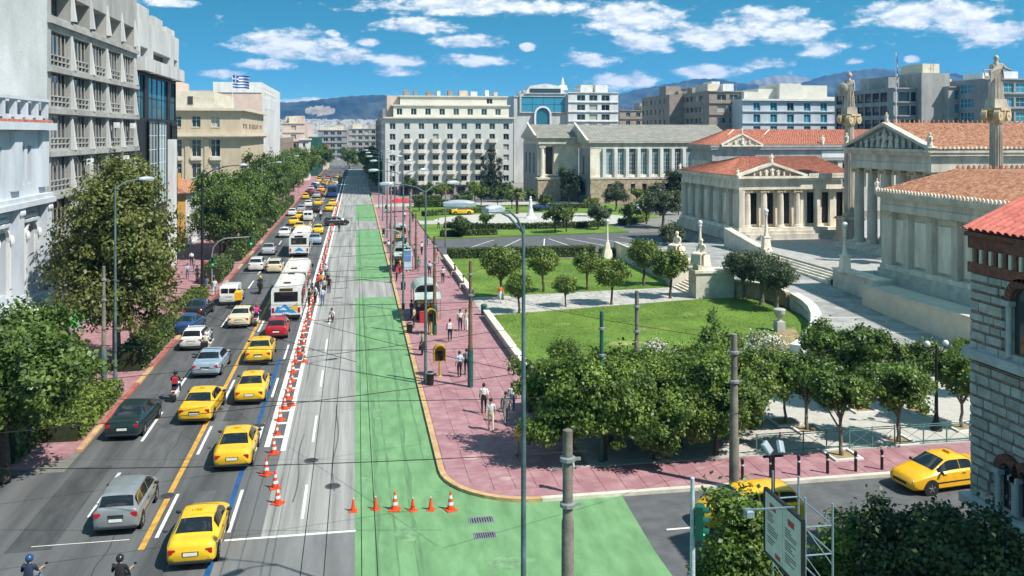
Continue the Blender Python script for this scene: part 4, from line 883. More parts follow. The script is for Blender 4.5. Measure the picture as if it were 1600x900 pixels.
stone_me = unit.mesh('stone_block', ch_stone); brick_me = unit.mesh('brick_course', M('thin_brick', (.30, .19, .155), .9, .25, 5, .3, 30, rnd=.2))
z = .2; k = 0
while z < 11.5:
    hc = rnd.choice((.24, .28, .33)); y = 22.0 - rnd.random()*.6
    while y < cy:
        w = rnd.uniform(.34, .75); y2 = min(y + w, cy)
        if cy - y2 < .3: y2 = cy
        if not in_arch((y + y2)/2, z + hc/2) and not 8.55 < z + hc/2 < 8.95 and y2 - y > .1 and not (3.65 < z + hc/2 < 4.05):
            o = new_obj('stone_block', stone_me, t, lx(t, (cx + .12, y, z))); o.scale = (.12 + rnd.uniform(-.015, .02), y2 - y - .02, hc - .015)
        y = y2
    # north return, so the corner has thickness
    z += hc; k += 1
    if not any(abs(z - q) < .25 for q in (8.75, 3.85)) :
        y = 22.0
        while y < cy - .01:
            y2 = min(y + .5, cy)
            if not in_arch((y + y2)/2, z + .03):
                o = new_obj('brick_course', brick_me, t, lx(t, (cx + .12, y, z))); o.scale = (.095, y2 - y - .01, .055)
            y = y2
        z += .065
block(t, 'ledge', cx - .22, 8, 8.58, cx + .11, cy + .12, 8.88, ch_ledge); block(t, 'ledge', cx - .3, 8, 3.68, cx + .11, cy + .15, 3.98, ch_ledge)
for (ay, az, r, fz) in arches:
    ab = B(); n = 12
    for i in range(n):
        a0, a1 = math.pi*i/n, math.pi*(i + .86)/n
        ab.ext([(cx + .1, ay + (r+.28)*math.cos(a0), az + (r+.28)*math.sin(a0)), (cx + .1, ay + r*math.cos(a0), az + r*math.sin(a0)), (cx + .1, ay + r*math.cos(a1), az + r*math.sin(a1)), (cx + .1, ay + (r+.28)*math.cos(a1), az + (r+.28)*math.sin(a1))], (-.15, 0, 0))
    o = ab.obj('brick_arch', ch_brick, t, lx(t, (0, 0, 0)))
    pts = [(cx + .118, ay - r, fz), (cx + .118, ay + r, fz)] + [(cx + .118, ay + r*math.cos(math.pi*i/10), az + r*math.sin(math.pi*i/10)) for i in range(11)]
    B().poly(list(reversed(pts))).obj('pane', glass_plain, o)
    for s in (-1, 1): B().cyl((cx - .02, ay + s*(r + .08), fz), (cx - .02, ay + s*(r + .08), az - .15), .09, n=10).box(cx - .16, ay + s*(r + .08) - .15, az - .15, cx + .1, ay + s*(r + .08) + .15, az).obj('colonnette', ch_ledge, o)
for i in range(24): block(t, 'dentil', cx - .08, 21.6 + i*.225, 11.75, cx + .1, 21.71 + i*.225, 12.2, cream_wall if i % 2 else ch_brick)
block(t, 'brick_frieze', cx - .03, 8, 12.2, cx + .119, cy + .05, 12.6, ch_brick); block(t, 'brick_frieze', cx - .05, 8, 11.4, cx + .119, cy + .04, 11.74, ch_brick); block(t, 'eave', cx - .1, 8, 12.6, cx + 3, cy + .15, 12.75, ch_brick)
# roof: pan-and-roll tiles, piece by piece where they show
tl = B()
for i in range(6):
    a0, a1 = math.pi*i/6, math.pi*(i+1)/6
    tl.add([(0, .13*math.cos(a0), .09*math.sin(a0)), (0, .13*math.cos(a1), .09*math.sin(a1)), (.5, .11*math.cos(a1), .075*math.sin(a1) + .03), (.5, .11*math.cos(a0), .075*math.sin(a0) + .03)], [(0, 1, 2, 3)])
tl.add([(0, .13, 0), (0, .2, .015), (.5, .2, .015), (.5, .13, 0)], [(0, 1, 2, 3)])
tl = tl.mesh('roof_tile', tile_pink, True, 60); sl = R(24)
B().poly([(cx - .08, 8, 12.78), (cx - .08, cy + .18, 12.78), (cx + 8, cy + .18, 12.78 + 8.45*math.tan(sl)), (cx + 8, 8, 12.78 + 8.45*math.tan(sl))]).obj('roof_deck', ch_brick, t, lx(t, (0, 0, 0)))
for r_ in range(9):
    for c_ in range(30):
        o = new_obj('roof_tile', tl, t, lx(t, (cx - .12 + r_*.43*math.cos(sl), cy + .12 - c_*.335, 12.8 + r_*.43*math.sin(sl) + .02))); o.rotation_euler = (0, -sl + R(2), R(rnd.uniform(-1, 1)))
# ================================================================ hotel and the blocks behind
hx0, hx1, hy = 7.6, 41.6, 237.0
t = thing('hotel_building', 'pale eight storey hotel with rows of rounded balconies facing the garden', 'hotel', (24, hy, 0))
d = (hx1 - hx0) / 9; hs = []
zr = [16.55 + 1.0 - 2.78*i for i in range(6)]
for i in range(9):
    for j in range(6):
        u = d*(i + .5) - .75
        hs.append((u, zr[j] - .2, u + 1.5, zr[j] + 1.4) if (i in (0, 8) or j == 0) else (u, zr[j] - .75, u + 1.5, zr[j] + 1.4))
facade(t, 'S', hx0, hy, 2.6, hx1 - hx0, 17.6, [(a, b_ - 2.6, c, e - 2.6) for a, b_, c, e in hs if b_ > 2.9], hotel_wall, .35, 'double', frame_white, glass_dark)
facade(t, 'S', hx0, hy, 0, hx1 - hx0, 2.58, [(1 + 3*i, .1, 3 + 3*i, 2.2) for i in range(11)], lilac_wall, .3, 'double', frame_dark, glass_plain)
facade(t, 'W', hx0, hy + 40, 0, 40, 20.2, [(1.5 + 3.2*i, zr[j] - .3, 3 + 3.2*i, zr[j] + 1.4) for i in range(11) for j in range(6)], hotel_wall, .35, 'double', frame_white, glass_dark)
bal = B(); pts = [(-1.25, 0), (-1.25, -.55)] + [(-1.25 + .5 - .5*math.cos(a), -.55 - .5*math.sin(a)) for a in (R(30), R(60), R(90))] + [(1.25 - .5 + .5*math.cos(a), -.55 - .5*math.sin(a)) for a in (R(90), R(60), R(30))] + [(1.25, -.55), (1.25, 0)]
bal.ext([(x, y, 0) for x, y in pts], (0, 0, .2)); 
for (ax, ay), (bx_, by_) in zip(pts[:-1], pts[1:]): bal.ext([(ax, ay, .2), (bx_, by_, .2), (bx_*.93, by_*.88, .2), (ax*.93, ay*.88, .2)], (0, 0, .85))
bal = bal.mesh('balcony', hotel_cream)
for i in range(1, 8):
    for j in range(1, 6): new_obj('balcony', bal, t, lx(t, (hx0 + d*(i + .5), hy - .01, zr[j] - .95)))
block(t, 'cornice', hx0 - .5, hy - .7, 20.2, hx1 + .5, hy + 40, 20.6, hotel_cream)
facade(t, 'S', hx0 + 2.2, hy + 2, 20.6, hx1 - hx0 - 3, 3.0, [(d*(i + .5) - 2.2 + .3*d, .6, d*(i + .5) - .7 + .3*d, 2.3) for i in range(8)], hotel_cream, .25, 'double', frame_white, glass_dark)
block(t, 'terrace_slab', hx0 + 1.7, hy + 1.6, 23.6, hx1 - .4, hy + 38, 23.9, hotel_cream)
facade(t, 'S', hx0 + 4, hy + 4, 23.9, hx1 - hx0 - 5, 2.2, [(23.4, .4, 25, 1.9)], hotel_cream, .25, 'double', frame_white, glass_dark)
shell(t, hx0 + 4, hy + 4, hx1 - 1, hy + 38, 23.9, 26.1, 'WEN', hotel_cream); block(t, 'terrace_slab', hx0 + 3.6, hy + 3.6, 26.1, hx1 - .8, hy + 38.4, 26.4, hotel_cream)
shell(t, hx0, hy, hx1, hy + 40, 0, 20.2, 'EN', hotel_wall)
for i in range(9):
    x = hx0 + 5 + i*3.2 + rnd.uniform(-.6, .6); w = rnd.uniform(.8, 2.4); block(t, 'roof_unit', x, hy + 8, 26.4, x + w, hy + 11, 26.4 + rnd.uniform(.6, 2.0), rnd.choice((brownish_wall, white_wall, pink_wall, metal_grey)))
facade(t, 'S', hx0 + .6, hy + 5, 20.6, 3.2, 5.8, [], pink_wall); block(t, 'stair_house', hx0 + .6, hy + 5.02, 20.6, hx0 + 3.8, hy + 16, 26.4, pink_wall)
def city_block(label, px0, px1, Y, ytop, wm, storeys=5, wgap=3.4, ww=1.7, roofbits=3, style='double', gm=None, depth=26, fm=None, wh=1.6, side=None, z0=0, cat='building', name='apartment_building'):
    x0, x1 = onY(px0, Y), onY(px1, Y); zt = zat(ytop, (x0 + x1)/2, Y); t = thing(name, label, cat, ((x0 + x1)/2, Y, 0))
    fh = 3.2; n = max(1, int((x1 - x0 - 1)/wgap)); hs = []; off = ((x1 - x0) - (n - 1)*wgap - ww)/2
    for j in range(storeys):
        v = zt - 1.0 - j*fh - wh
        if v < .4: break
        hs += [(off + i*wgap, v, off + i*wgap + ww, v + wh) for i in range(n)]
    facade(t, 'S', x0, Y, 0, x1 - x0, zt, hs, wm, .35, style, fm, gm)
    sides = 'WEN'
    if side:
        n2 = int((depth - 1)/wgap); h2 = []
        for j in range(max(storeys, 4)):
            v = zt - 1.0 - j*fh - wh
            if v > .4: h2 += [(.8 + i*wgap, v, .8 + i*wgap + ww, v + wh) for i in range(n2)]
        if side == 'W': facade(t, 'W', x0, Y + depth, 0, depth, zt, h2, wm, .3, style, fm, gm)
        else: facade(t, 'E', x1, Y, 0, depth, zt, h2, wm, .3, style, fm, gm)
        sides = sides.replace(side, '')
    shell(t, x0, Y, x1, Y + depth, 0, zt, sides, wm)
    for i in range(roofbits):
        xa_ = rnd.uniform(x0 + .5, x1 - .5); B().cyl((xa_, Y + 3, zt), (xa_, Y + 3, zt + rnd.uniform(2, 4.5)), .05, n=5).box(xa_ - .6, Y + 2.97, zt + 1.9, xa_ + .6, Y + 3.03, zt + 1.95).obj('antenna', metal_grey, t, lx(t, (0, 0, 0)))
    for j in range(storeys):
        v = zt - j*fh; 
        if v > 2: block(t, 'floor_band', x0 - .1, Y - .35, v - .3, x1 + .1, Y - .004, v - .02, wm)
    for i in range(roofbits):
        x = rnd.uniform(x0 + .5, x1 - 4); block(t, 'roof_house', x, Y + rnd.uniform(1, 6), zt, x + rnd.uniform(2, 5), Y + 12, zt + rnd.uniform(1, 3), rnd.choice((wm, white_wall, cream_wall)))
    return t, x0, x1, zt
# glass-fronted block with an arch
t, a, b_, zt = city_block('blue glass building with arched entrance bay behind the library', 803, 888, 292, 150, conc_pale, 1, 3, 2, 2)
w = b_ - a
for (u0, u1, y0, y1) in ((.16, .98, 152, 138),): pass
xg0, xg1 = onY(812, 291.4), onY(886, 291.4)
facade(t, 'S', xg0, 291.4, zat(176, 50, 291), xg1 - xg0, zat(146, 50, 291) - zat(176, 50, 291), [(.6, .3, xg1 - xg0 - .6, zat(146, 50, 291) - zat(176, 50, 291) - 1.0)], conc_pale, .3, 'curtain', frame_dark, glass_blue)
ac_x = onY(848, 291); zz = zat(179, 50, 291); ab = B()
for i in range(12):
    a0, a1 = math.pi*i/12, math.pi*(i+1)/12
    ab.ext([(ac_x + q*math.cos(r_), 290.6, zz + q*math.sin(r_)) for q, r_ in ((2.9, a0), (2.3, a0), (2.3, a1), (2.9, a1))], (0, .7, 0))
ab.box(ac_x - 2.9, 290.6, zz - 8, ac_x - 2.3, 291.3, zz).box(ac_x + 2.3, 290.6, zz - 8, ac_x + 2.9, 291.3, zz); ab.obj('arch', white_wall, t, lx(t, (0, 0, 0)))
B().poly([(ac_x + 2.3*math.cos(math.pi*i/12), 291.2, zz + 2.3*math.sin(math.pi*i/12)) for i in range(13)] + [(ac_x - 2.3, 291.2, zz - 8), (ac_x + 2.3, 291.2, zz - 8)]).obj('pane', glass_blue, t, lx(t, (0, 0, 0)))
B().ext([(onY(820, 291), 291, zat(146, 50, 291)), (onY(884, 291), 291, zat(146, 50, 291)), (onY(876, 291), 291, zat(134, 50, 291)), (onY(852, 291), 291, zat(130, 50, 291)), (onY(828, 291), 291, zat(134, 50, 291))], (0, 9, 0)).obj('vaulted_attic', white_wall, t, lx(t, (0, 0, 0)))
block(t, 'attic_window', onY(828, 290.9), 290.85, zat(144, 50, 291), onY(876, 290.9), 290.97, zat(138, 50, 291), glass_plain)
B().frus(-1.6, -1, 1.6, 1, 0, 1.6, .4).lathe([(.7, 1.6), (.5, 3), (.1, 4.4)], 8).obj('roof_lantern', white_wall, t, lx(t, (onY(879, 296), 296, zat(140, 50, 296))))
city_block('white apartment block with wide balconies right of the blue glass building', 888, 966, 290, 144, white_wall, 4, 4.2, 2.8, 3, wh=1.9, side='W')
city_block('brown tiled low building between the white block and brown flats', 968, 1042, 330, 172, brownish_wall, 2, 4, 1.6, 3, side='W')
city_block('brown windowless end wall building left of the balcony flats', 1046, 1108, 255, 148, brownish_wall, 0, 4, 1.5, 3, side='W')
city_block('dark brown apartment block with striped balconies above the university roof', 1108, 1166, 235, 142, brownish_wall, 4, 3.6, 2.6, 4, gm=glass_dark, fm=frame_white, side='W')
t, a, b_, zt = city_block('long bluish white building with blue windows behind the university roof', 1160, 1360, 228, 155, neo_blue, 4, 4.9, 2.0, 0, 'double', glass_blue, fm=white_wall, wh=2.2)
for (p0, p1, yt) in ((1190, 1225, 138), (1218, 1252, 130), (1250, 1298, 132), (1298, 1345, 150), (1165, 1195, 143)): block(t, 'penthouse', onY(p0, 232), 232 + (p0 % 3), zt - .04, onY(p1, 232), 245, zat(yt, 110, 232), hotel_cream)
block(t, 'cornice', a - .4, 227.3, zt - .5, b_ + .4, 227.99, zt, white_wall)
city_block('low grey flats between the bluish white building and the flagpole', 1352, 1396, 232, 160, grey_wall, 3, 3, 1.8, 3, side='W')
city_block('dark glazed office block with grey stair tower right of the flagpole', 1396, 1448, 190, 137, grey_wall, 6, 3.3, 2.9, 1, gm=glass_plain, fm=frame_dark, wh=2.2, side='W', name='office_building', cat='office')
t, a, b_, zt = city_block('tall grey windowless stair tower rising above the right office blocks', 1440, 1484, 188, 114, conc, 0, 3, 1, 1, name='office_tower', cat='office')
city_block('wide office block with blue ribbon windows at the right behind the temple roof', 1482, 1560, 186, 135, conc, 6, 5.2, 4.6, 1, 'curtain', glass_blue, fm=frame_dark, wh=1.9, side='W', name='office_building', cat='office')
city_block('blue glazed office block at the right border behind the lyre statue', 1545, 1690, 176, 123, grey_wall, 6, 5.2, 4.7, 2, 'curtain', glass_blue, fm=frame_white, wh=2.1, side='W', name='office_building', cat='office')
# ================================================================ trees and planting
def leaf_mesh(name, seed, pts_n, size, mat_, up=.35, mats=None, shares=None):
    """pts_n: list of (centre, outward) arrays; each leaf a small folded diamond"""
    q = np.random.RandomState(seed); P, O = pts_n; n = len(P)
    d = O + q.normal(0, .75, (n, 3)); d[:, 2] += up; d /= np.linalg.norm(d, axis=1)[:, None] + 1e-9
    t = np.cross(d, q.normal(0, 1, (n, 3))); t /= np.linalg.norm(t, axis=1)[:, None] + 1e-9; s = np.cross(d, t)
    L = size*q.uniform(.55, 1.4, n)[:, None]; Wd = L*q.uniform(.26, .42, n)[:, None]
    v = np.stack([P - t*L*.5, P + s*Wd + d*L*.1, P + t*L*.5, P - s*Wd + d*L*.1], 1).reshape(-1, 3)
    me = bpy.data.meshes.new(name); me.vertices.add(4*n); me.vertices.foreach_set('co', v.astype(np.float32).ravel())
    me.loops.add(4*n); me.loops.foreach_set('vertex_index', np.arange(4*n, dtype=np.int32))
    me.polygons.add(n); me.polygons.foreach_set('loop_start', np.arange(0, 4*n, 4, dtype=np.int32)); me.polygons.foreach_set('loop_total', np.full(n, 4, dtype=np.int32))
    for m_ in (mats or [mat_]): me.materials.append(m_)
    if mats: me.polygons.foreach_set('material_index', q.choice(len(mats), n, p=shares).astype(np.int32))
    me.update(calc_edges=True); return me
def clumps(seed, blobs, n, spread=.28, nclump=70, shell=.55):
    """points gathered in clumps over the blobs' outer parts -> gaps and light/dark masses"""
    q = np.random.RandomState(seed); blobs = np.array(blobs, float); vol = blobs[:, 3]*blobs[:, 4]*blobs[:, 5]; cid = q.choice(len(blobs), nclump, p=vol/vol.sum())
    u = q.normal(0, 1, (nclump, 3)); u /= np.linalg.norm(u, axis=1)[:, None]; rad = q.uniform(shell, 1.02, nclump)[:, None]
    C = blobs[cid, :3] + u*rad*blobs[cid, 3:6]; sz = q.uniform(.45, 1.45, nclump)
    k = q.choice(nclump, n, p=sz/sz.sum()); off = q.normal(0, 1, (n, 3)); off /= np.maximum(1, np.linalg.norm(off, axis=1)/2.3)[:, None]; shoot = q.rand(n) < .1; off[shoot] *= np.array([1.0, 1.0, 1.9]); off[shoot, 2] = np.abs(off[shoot, 2])
    mean = blobs[:, 3:6].mean(); P = C[k] + off*spread*mean*sz[k][:, None]*np.array([1, 1, .8]); O = P - blobs[cid[k], :3]
    O /= np.linalg.norm(O, axis=1)[:, None] + 1e-6
    return P, O, C
def limb_mesh(name, seed, h0, r0, tips, m, lean=.15, forks=3):
    q = random.Random(seed); b = B(); pts = [(0, 0, -.05)]; x = y = 0
    for i in range(1, 5): x += q.uniform(-lean, lean)*.4; y += q.uniform(-lean, lean)*.4; pts.append((x, y, h0*i/4))
    b.tube(pts, [r0*1.35, r0*1.05, r0*.95, r0*.88, r0*.85], 8)
    for tp in tips:
        s = Vector(pts[-1]) if q.random() < .6 else Vector(pts[-2]); e = Vector(tp); mid = s.lerp(e, .5) + Vector((q.uniform(-.15, .15), q.uniform(-.15, .15), .1))*(e - s).length
        r = r0*q.uniform(.35, .6); b.tube([s, mid, e], [r, r*.6, r*.2], 6)
    return b.mesh(name, m, True, 60)
class Kind:
    def __init__(s, seed, blobs, n, size, leaf, trunk_h, r0, bk, spread=.28, nclump=70, shell=.55, up=.35, mats=None, shares=None):
        P, O, C = clumps(seed, blobs, n, spread, nclump, shell); s.crown = leaf_mesh('crown', seed, (P, O), size, leaf, up, mats, shares)
        q = random.Random(seed); tips = [tuple(C[i]) for i in q.sample(range(len(C)), min(14, len(C)))]
        s.trunk = limb_mesh('trunk', seed, trunk_h, r0, tips, bk)
    def put(s, name, x, y, label, sc=1.0, rz=0.0, z=.13, group=None, cat='tree', sz=None):
        t = thing(name, label, cat, (x, y, z), rz, group); t.scale = (sc, sc, sz or sc)
        new_obj('trunk', s.trunk, t); new_obj('crown', s.crown, t); return t
def blobset(seed, n, cx, cz, rxy, rz, br): 
    q = random.Random(seed); out = [(0, 0, cz, rxy*.75, rxy*.75, rz*.75)]
    for i in range(n):
        a = 2*math.pi*i/n + q.uniform(-.4, .4); rr = rxy*q.uniform(.35, .7); out.append((rr*math.cos(a), rr*math.sin(a), cz + q.uniform(-.6, .6)*rz, br*q.uniform(.8, 1.2), br*q.uniform(.8, 1.2), br*q.uniform(.7, 1.1)))
    return out
# bitter-orange street trees (near), 6.5 m
OR = [Kind(11 + i, blobset(11 + i, 11, 0, 3.2, 3.0, 2.0, 1.2), 30000, .19, leaf_orange, 1.6, .13, bark, .2, 210, .42) for i in range(3)]
# light plaza trees, 5 m, clear stem
PZ = [Kind(21 + i, blobset(21 + i, 8, 0, 3.05, 1.75, 1.2, .85), 13000, .17, leaf_city, 1.7, .09, bark_grey, .2, 120, .42) for i in range(3)]
# clipped round orange trees on the lawn, 3.3 m
RD = [Kind(31 + i, [(0, 0, 2.35, 1.2, 1.2, .9), (.4, .2, 2.5, .75, .75, .65), (-.4, -.2, 2.4, .75, .75, .65)], 9500, .15, leaf_round, 1.5, .09, bark, .2, 130, .45, mats=[leaf_round, leaf_city], shares=[.8, .2]) for i in range(3)]
PLT = Kind(41, [(0, 0, 9.2, 3.2, 3.2, 3.8), (1.7, -.6, 7, 2.4, 2.4, 2.4), (-1.9, .8, 6.2, 2.6, 2.6, 2.3), (.4, 1.4, 11.8, 1.8, 1.8, 2.1), (-.6, -2, 4.6, 2.4, 2.0, 1.9), (2.2, -1.2, 4.2, 2.2, 2.2, 1.7), (-2.4, -.8, 9, 1.5, 1.5, 1.6)], 42000, .24, leaf_plane, 4.5, .26, bark_grey, .17, 420, .35)
CT = [Kind(51 + i, blobset(51 + i, 11, 0, 5.3, 4.1, 3.7, 2.0), 20000, .31, leaf_city, 3.0, .2, bark, .2, 130, .45) for i in range(3)]
CN = Kind(58, blobset(58, 12, 0, 5.0, 4.0, 3.4, 1.7), 42000, .23, leaf_city, 2.6, .2, bark, .16, 380, .35)
OL = [Kind(61 + i, blobset(61 + i, 7, 0, 2.5, 1.7, 1.1, .95), 10000, .16, leaf_olive, 1.5, .14, bark_grey, .24, 70, .5) for i in range(2)]
OT = [Kind(64 + i, [(0, 0, 2.55, 1.35, 1.35, .95), (.5, -.3, 2.5, .9, .9, .75), (-.5, .3, 2.65, .9, .9, .7)], 9000, .14, leaf_olive, 1.7, .15, bark_grey, .17, 130, .5) for i in range(2)]
DK = Kind(66, blobset(66, 8, 0, 4.2, 2.4, 3.0, 1.3), 7000, .3, leaf_dark, 1.6, .18, bark, .24, 90, .4)
CY = Kind(67, [(0, 0, 2 + 1.3*i, 1.1 - .1*i, 1.1 - .1*i, 1.2) for i in range(7)], 6000, .28, leaf_dark, 1.5, .16, bark, .3, 90, .6)
SM = [Kind(71 + i, blobset(71 + i, 6, 0, 2.6, 1.5, 1.1, .8), 2600, .26, leaf_round if i else leaf_hedge, 1.5, .1, bark, .26, 60, .5) for i in range(2)]
GR = 'bitter orange trees at the pavement corner'
near = [(12.0, 42.3, 2, .95, 'low dense orange tree in front of the second one at the pavement edge'), (17.6, 42.0, 1, .9, 'low dense orange tree beside the railing-side pole at the pavement edge'), (14.4, 41.9, 0, .92, 'low dense orange tree in the middle of the front row'), (20.9, 47.0, 2, .85, 'orange tree nearest the floodlights behind the railing'), (10.3, 43.0, 0, 1.0, 'leafy orange tree at the pavement corner above the man in blue'), (12.9, 44.4, 1, 1.02, 'dense orange tree second from the pavement corner, behind the concrete pole'), (16.2, 43.2, 2, .98, 'dense orange tree left of the tall railing-side pole'),
    (19.6, 44.6, 0, .93, 'orange tree right of the railing-side pole'), (11.6, 47.6, 2, .82, 'orange tree beside the lawn corner behind the front row'), (15.2, 47.8, 0, .8, 'orange tree below the white blossoms at the lawn edge'), (18.9, 48.4, 1, .8, 'orange tree of the back row nearest the curved parapet')]
for i, (x, y, k, s, lab) in enumerate(near): OR[k].put('orange_tree', x, y, lab, s*.95, i*1.3, group=GR)
pz = [(1315, 712, 1.12, 0, 'plaza tree in the white pit nearest the railing, centre'), (1403, 690, 1.05, 1, 'plaza tree left of the black lamp post'), (1262, 672, 1.1, 2, 'plaza tree leftmost beyond the floodlights'), (1432, 640, .98, 0, 'small plaza tree behind the black lamp post'), (1503, 668, 1.05, 1, 'plaza tree beside the church edge'), (1345, 640, 1.25, 2, 'tallest plaza tree in the back row'), (1300, 628, 1.15, 0, 'plaza tree of the back row left of the tallest one'), (1226, 660, .95, 1, 'plaza tree at the curved parapet end'), (1518, 620, .9, 2, 'plaza tree half hidden behind the church corner')]
pitm = B().box(-.75, -.75, 0, .75, -.6, .1).box(-.75, .6, 0, .75, .75, .1).box(-.75, -.6, 0, -.6, .6, .1).box(.6, -.6, 0, .75, .6, .1).mesh('pit_border', white_wall)
pits = B().poly([(-.6, -.6, .03), (.6, -.6, .03), (.6, .6, .03), (-.6, .6, .03)]).mesh('soil', soil)
for i, (px, py, s, k, lab) in enumerate(pz):
    x, y, _ = g(px, py, .13); PZ[k].put('plaza_tree', x, y, lab, s*.9, i*.9, group='trees in the paved plaza')
    t = thing('tree_pit', 'white bordered pit of the ' + lab, 'tree pit', (x, y, .13), 0, 'tree pits of the plaza'); new_obj('pit_border', pitm, t); new_obj('soil', pits, t)
rd = [(785, 468, 1.38, 'largest round orange tree on the far lawn beside the lamp post'), (849, 456, 1.18, 'round orange tree right of the lamp post on the far lawn'), (918, 453, 1.06, 'yellowish round orange tree at middle of the far lawn'), (955, 476, 1.12, 'round orange tree on the path edge, middle'), (1006, 446, 1.3, 'dark round orange tree near the garden stair'), (1047, 466, 1.28, 'round orange tree on the path right before the garden stair'), (884, 479, .78, 'smallest yellowish orange tree on the near path edge'), (811, 489, .95, 'thin yellow orange tree beside the lamp post at the path')]
for i, (px, py, s, lab) in enumerate(rd): x, y, _ = g(px, py, .15); RD[i % 3].put('round_orange_tree', x, y, lab, s*1.1, i*1.1, .15, 'clipped orange trees of the Academy garden')
x, y, _ = g(188, 602, .13); PLT.put('plane_tree', x - 1.3, y + 4.5, 'tall olive-green plane tree before the grey office block', 1.06, 0, cat='tree')
CN.put('street_tree', -15.9, 44.6, 'big dark green street tree at the lower left border', 1.0, 1.0)
CN.put('street_tree', -18.6, 49.0, 'street tree behind the big lower left tree', .78, 2.6)
CN.put('street_tree', -19.4, 42.0, 'street tree cut by the left border', 1.02, 4.2)
lrow = [(-17.0, 119, .95), (-17.4, 125, 1.0), (-16.8, 131, 1.0), (-17.2, 141, .95), (-16.6, 151, 1.0), (-17, 162, .95), (-17.2, 175, 1.05), (-16.8, 188, 1.0), (-17, 203, 1.05), (-17, 219, 1.05), (-17, 236, 1.1), (-17, 255, 1.1), (-17, 276, 1.1), (-17, 300, 1.15), (-17, 326, 1.2), (-17, 356, 1.2), (-17, 390, 1.2)]
for i, (x, y, s) in enumerate(lrow): CT[i % 3].put('street_tree', x, y, 'dark green avenue tree, number %s of the left row counted from the curved signal mast' % ('one two three four five six seven eight nine ten eleven twelve thirteen fourteen fifteen sixteen seventeen'.split()[i]), s*(.86, 1.0, .9, .97)[i % 4], i*1.7, group='trees lining the left pavement', sz=s*(1.02, 1.2, .98, 1.12, 1.06)[i % 5])
rrow = [(6.6, 262, .95), (6.2, 284, 1.05), (6.4, 306, 1.0), (6.2, 330, 1.1), (6.4, 356, 1.1), (-14.2, 392, 1.2), (5, 392, 1.2), (-3, 420, 1.1)]
for i, (x, y, s) in enumerate(rrow): CT[(i + 1) % 3].put('street_tree', x, y, 'far avenue tree at the vanishing end of the right pavement, %s' % ('nearest second third fourth fifth sixth seventh last'.split()[i]), s, i*2.1, group='far trees on the right side')
for i, (px, py, s, lab) in enumerate([(1163, 468, 1.15, 'left olive tree of the trio by the drive wall'), (1190, 476, 1.2, 'middle olive tree of the trio by the drive wall'), (1213, 486, 1.1, 'right olive tree of the trio by the drive wall'), (1050, 402, 1.25, 'bushy olive tree behind the garden stair'), (1036, 355, 1.75, 'big dark olive in the university garden beside the north wing'), (962, 330, 1.5, 'dark olive before the library windows'), (935, 358, 1.15, 'small olive at the garden plaza edge')]):
    x, y, _ = g(px, py, .15); (OT if i < 4 else OL)[i % 2].put('olive_tree', x, y, lab, s*(1.15 if i < 3 else 1), i*1.4, .15, 'olive trees')
for i, (px, py, s, lab) in enumerate([(868, 364, 1.25, 'garden tree right of the white monument'), (885, 362, 1.05, 'second garden tree right of the white monument'), (852, 330, 1.0, 'slim tree before the library podium'), (995, 320, 1.0, 'slim tree before the library windows'), (730, 325, 1.1, 'garden tree before the hotel, left'), (752, 322, 1.15, 'garden tree before the hotel, middle'), (778, 322, 1.15, 'garden tree before the hotel, right'), (690, 318, 1.3, 'tree before the hotel near the avenue'), (1020, 318, 1.2, 'tree left of the university wall'), (1060, 335, 1.25, 'tree at the north wing corner'), (668, 316, 1.25, 'tree before the lilac hotel base by the avenue'), (705, 312, 1.35, 'tree before the hotel entrance'), (715, 330, .95, 'low tree behind the garden taxi'), (742, 316, 1.3, 'tree left of the cypresses'), (790, 316, 1.35, 'tree right of the cypresses'), (800, 326, 1.1, 'tree left of the palm'), (828, 322, 1.1, 'tree behind the white monument'), (925, 338, .95, 'small tree on the far plaza edge'), (985, 352, 1.1, 'tree on the right plaza edge'), (1010, 350, 1.2, 'second tree on the right plaza edge'), (655, 330, 1.0, 'small tree among the far lamp posts'), (760, 362, .9, 'small bush tree on the car park lawn'), (640, 305, 1.3, 'far tree before the hotel corner')]):
    x, y, _ = g(px, py, .15); SM[i % 2].put('garden_tree', x, y, lab, s, i*1.2, .15, 'small trees of the university garden')
x, y, _ = g(890, 318, .1); DK.put('ivy_tree', x, y, 'very dark ivy covered tree against the library wall', 1.12, 0)
x, y, _ = g(905, 316, .1); DK.put('ivy_tree', x, y + 1, 'dark ivy covered tree right of the other ivy tree', .85, 1)
x, y, _ = g(1058, 318, .1); DK.put('evergreen_tree', x, y, 'dark evergreen between library and university', 1.15, 2)
for i, (px, s) in enumerate(((756, 1.0), (768, 1.2), (779, .95))): x, y, _ = g(px, 312, .1); CY.put('cypress_tree', x, y, 'dark cypress before the hotel, %s of three' % ('left', 'middle', 'right')[i], s, i, group='cypresses before the hotel')
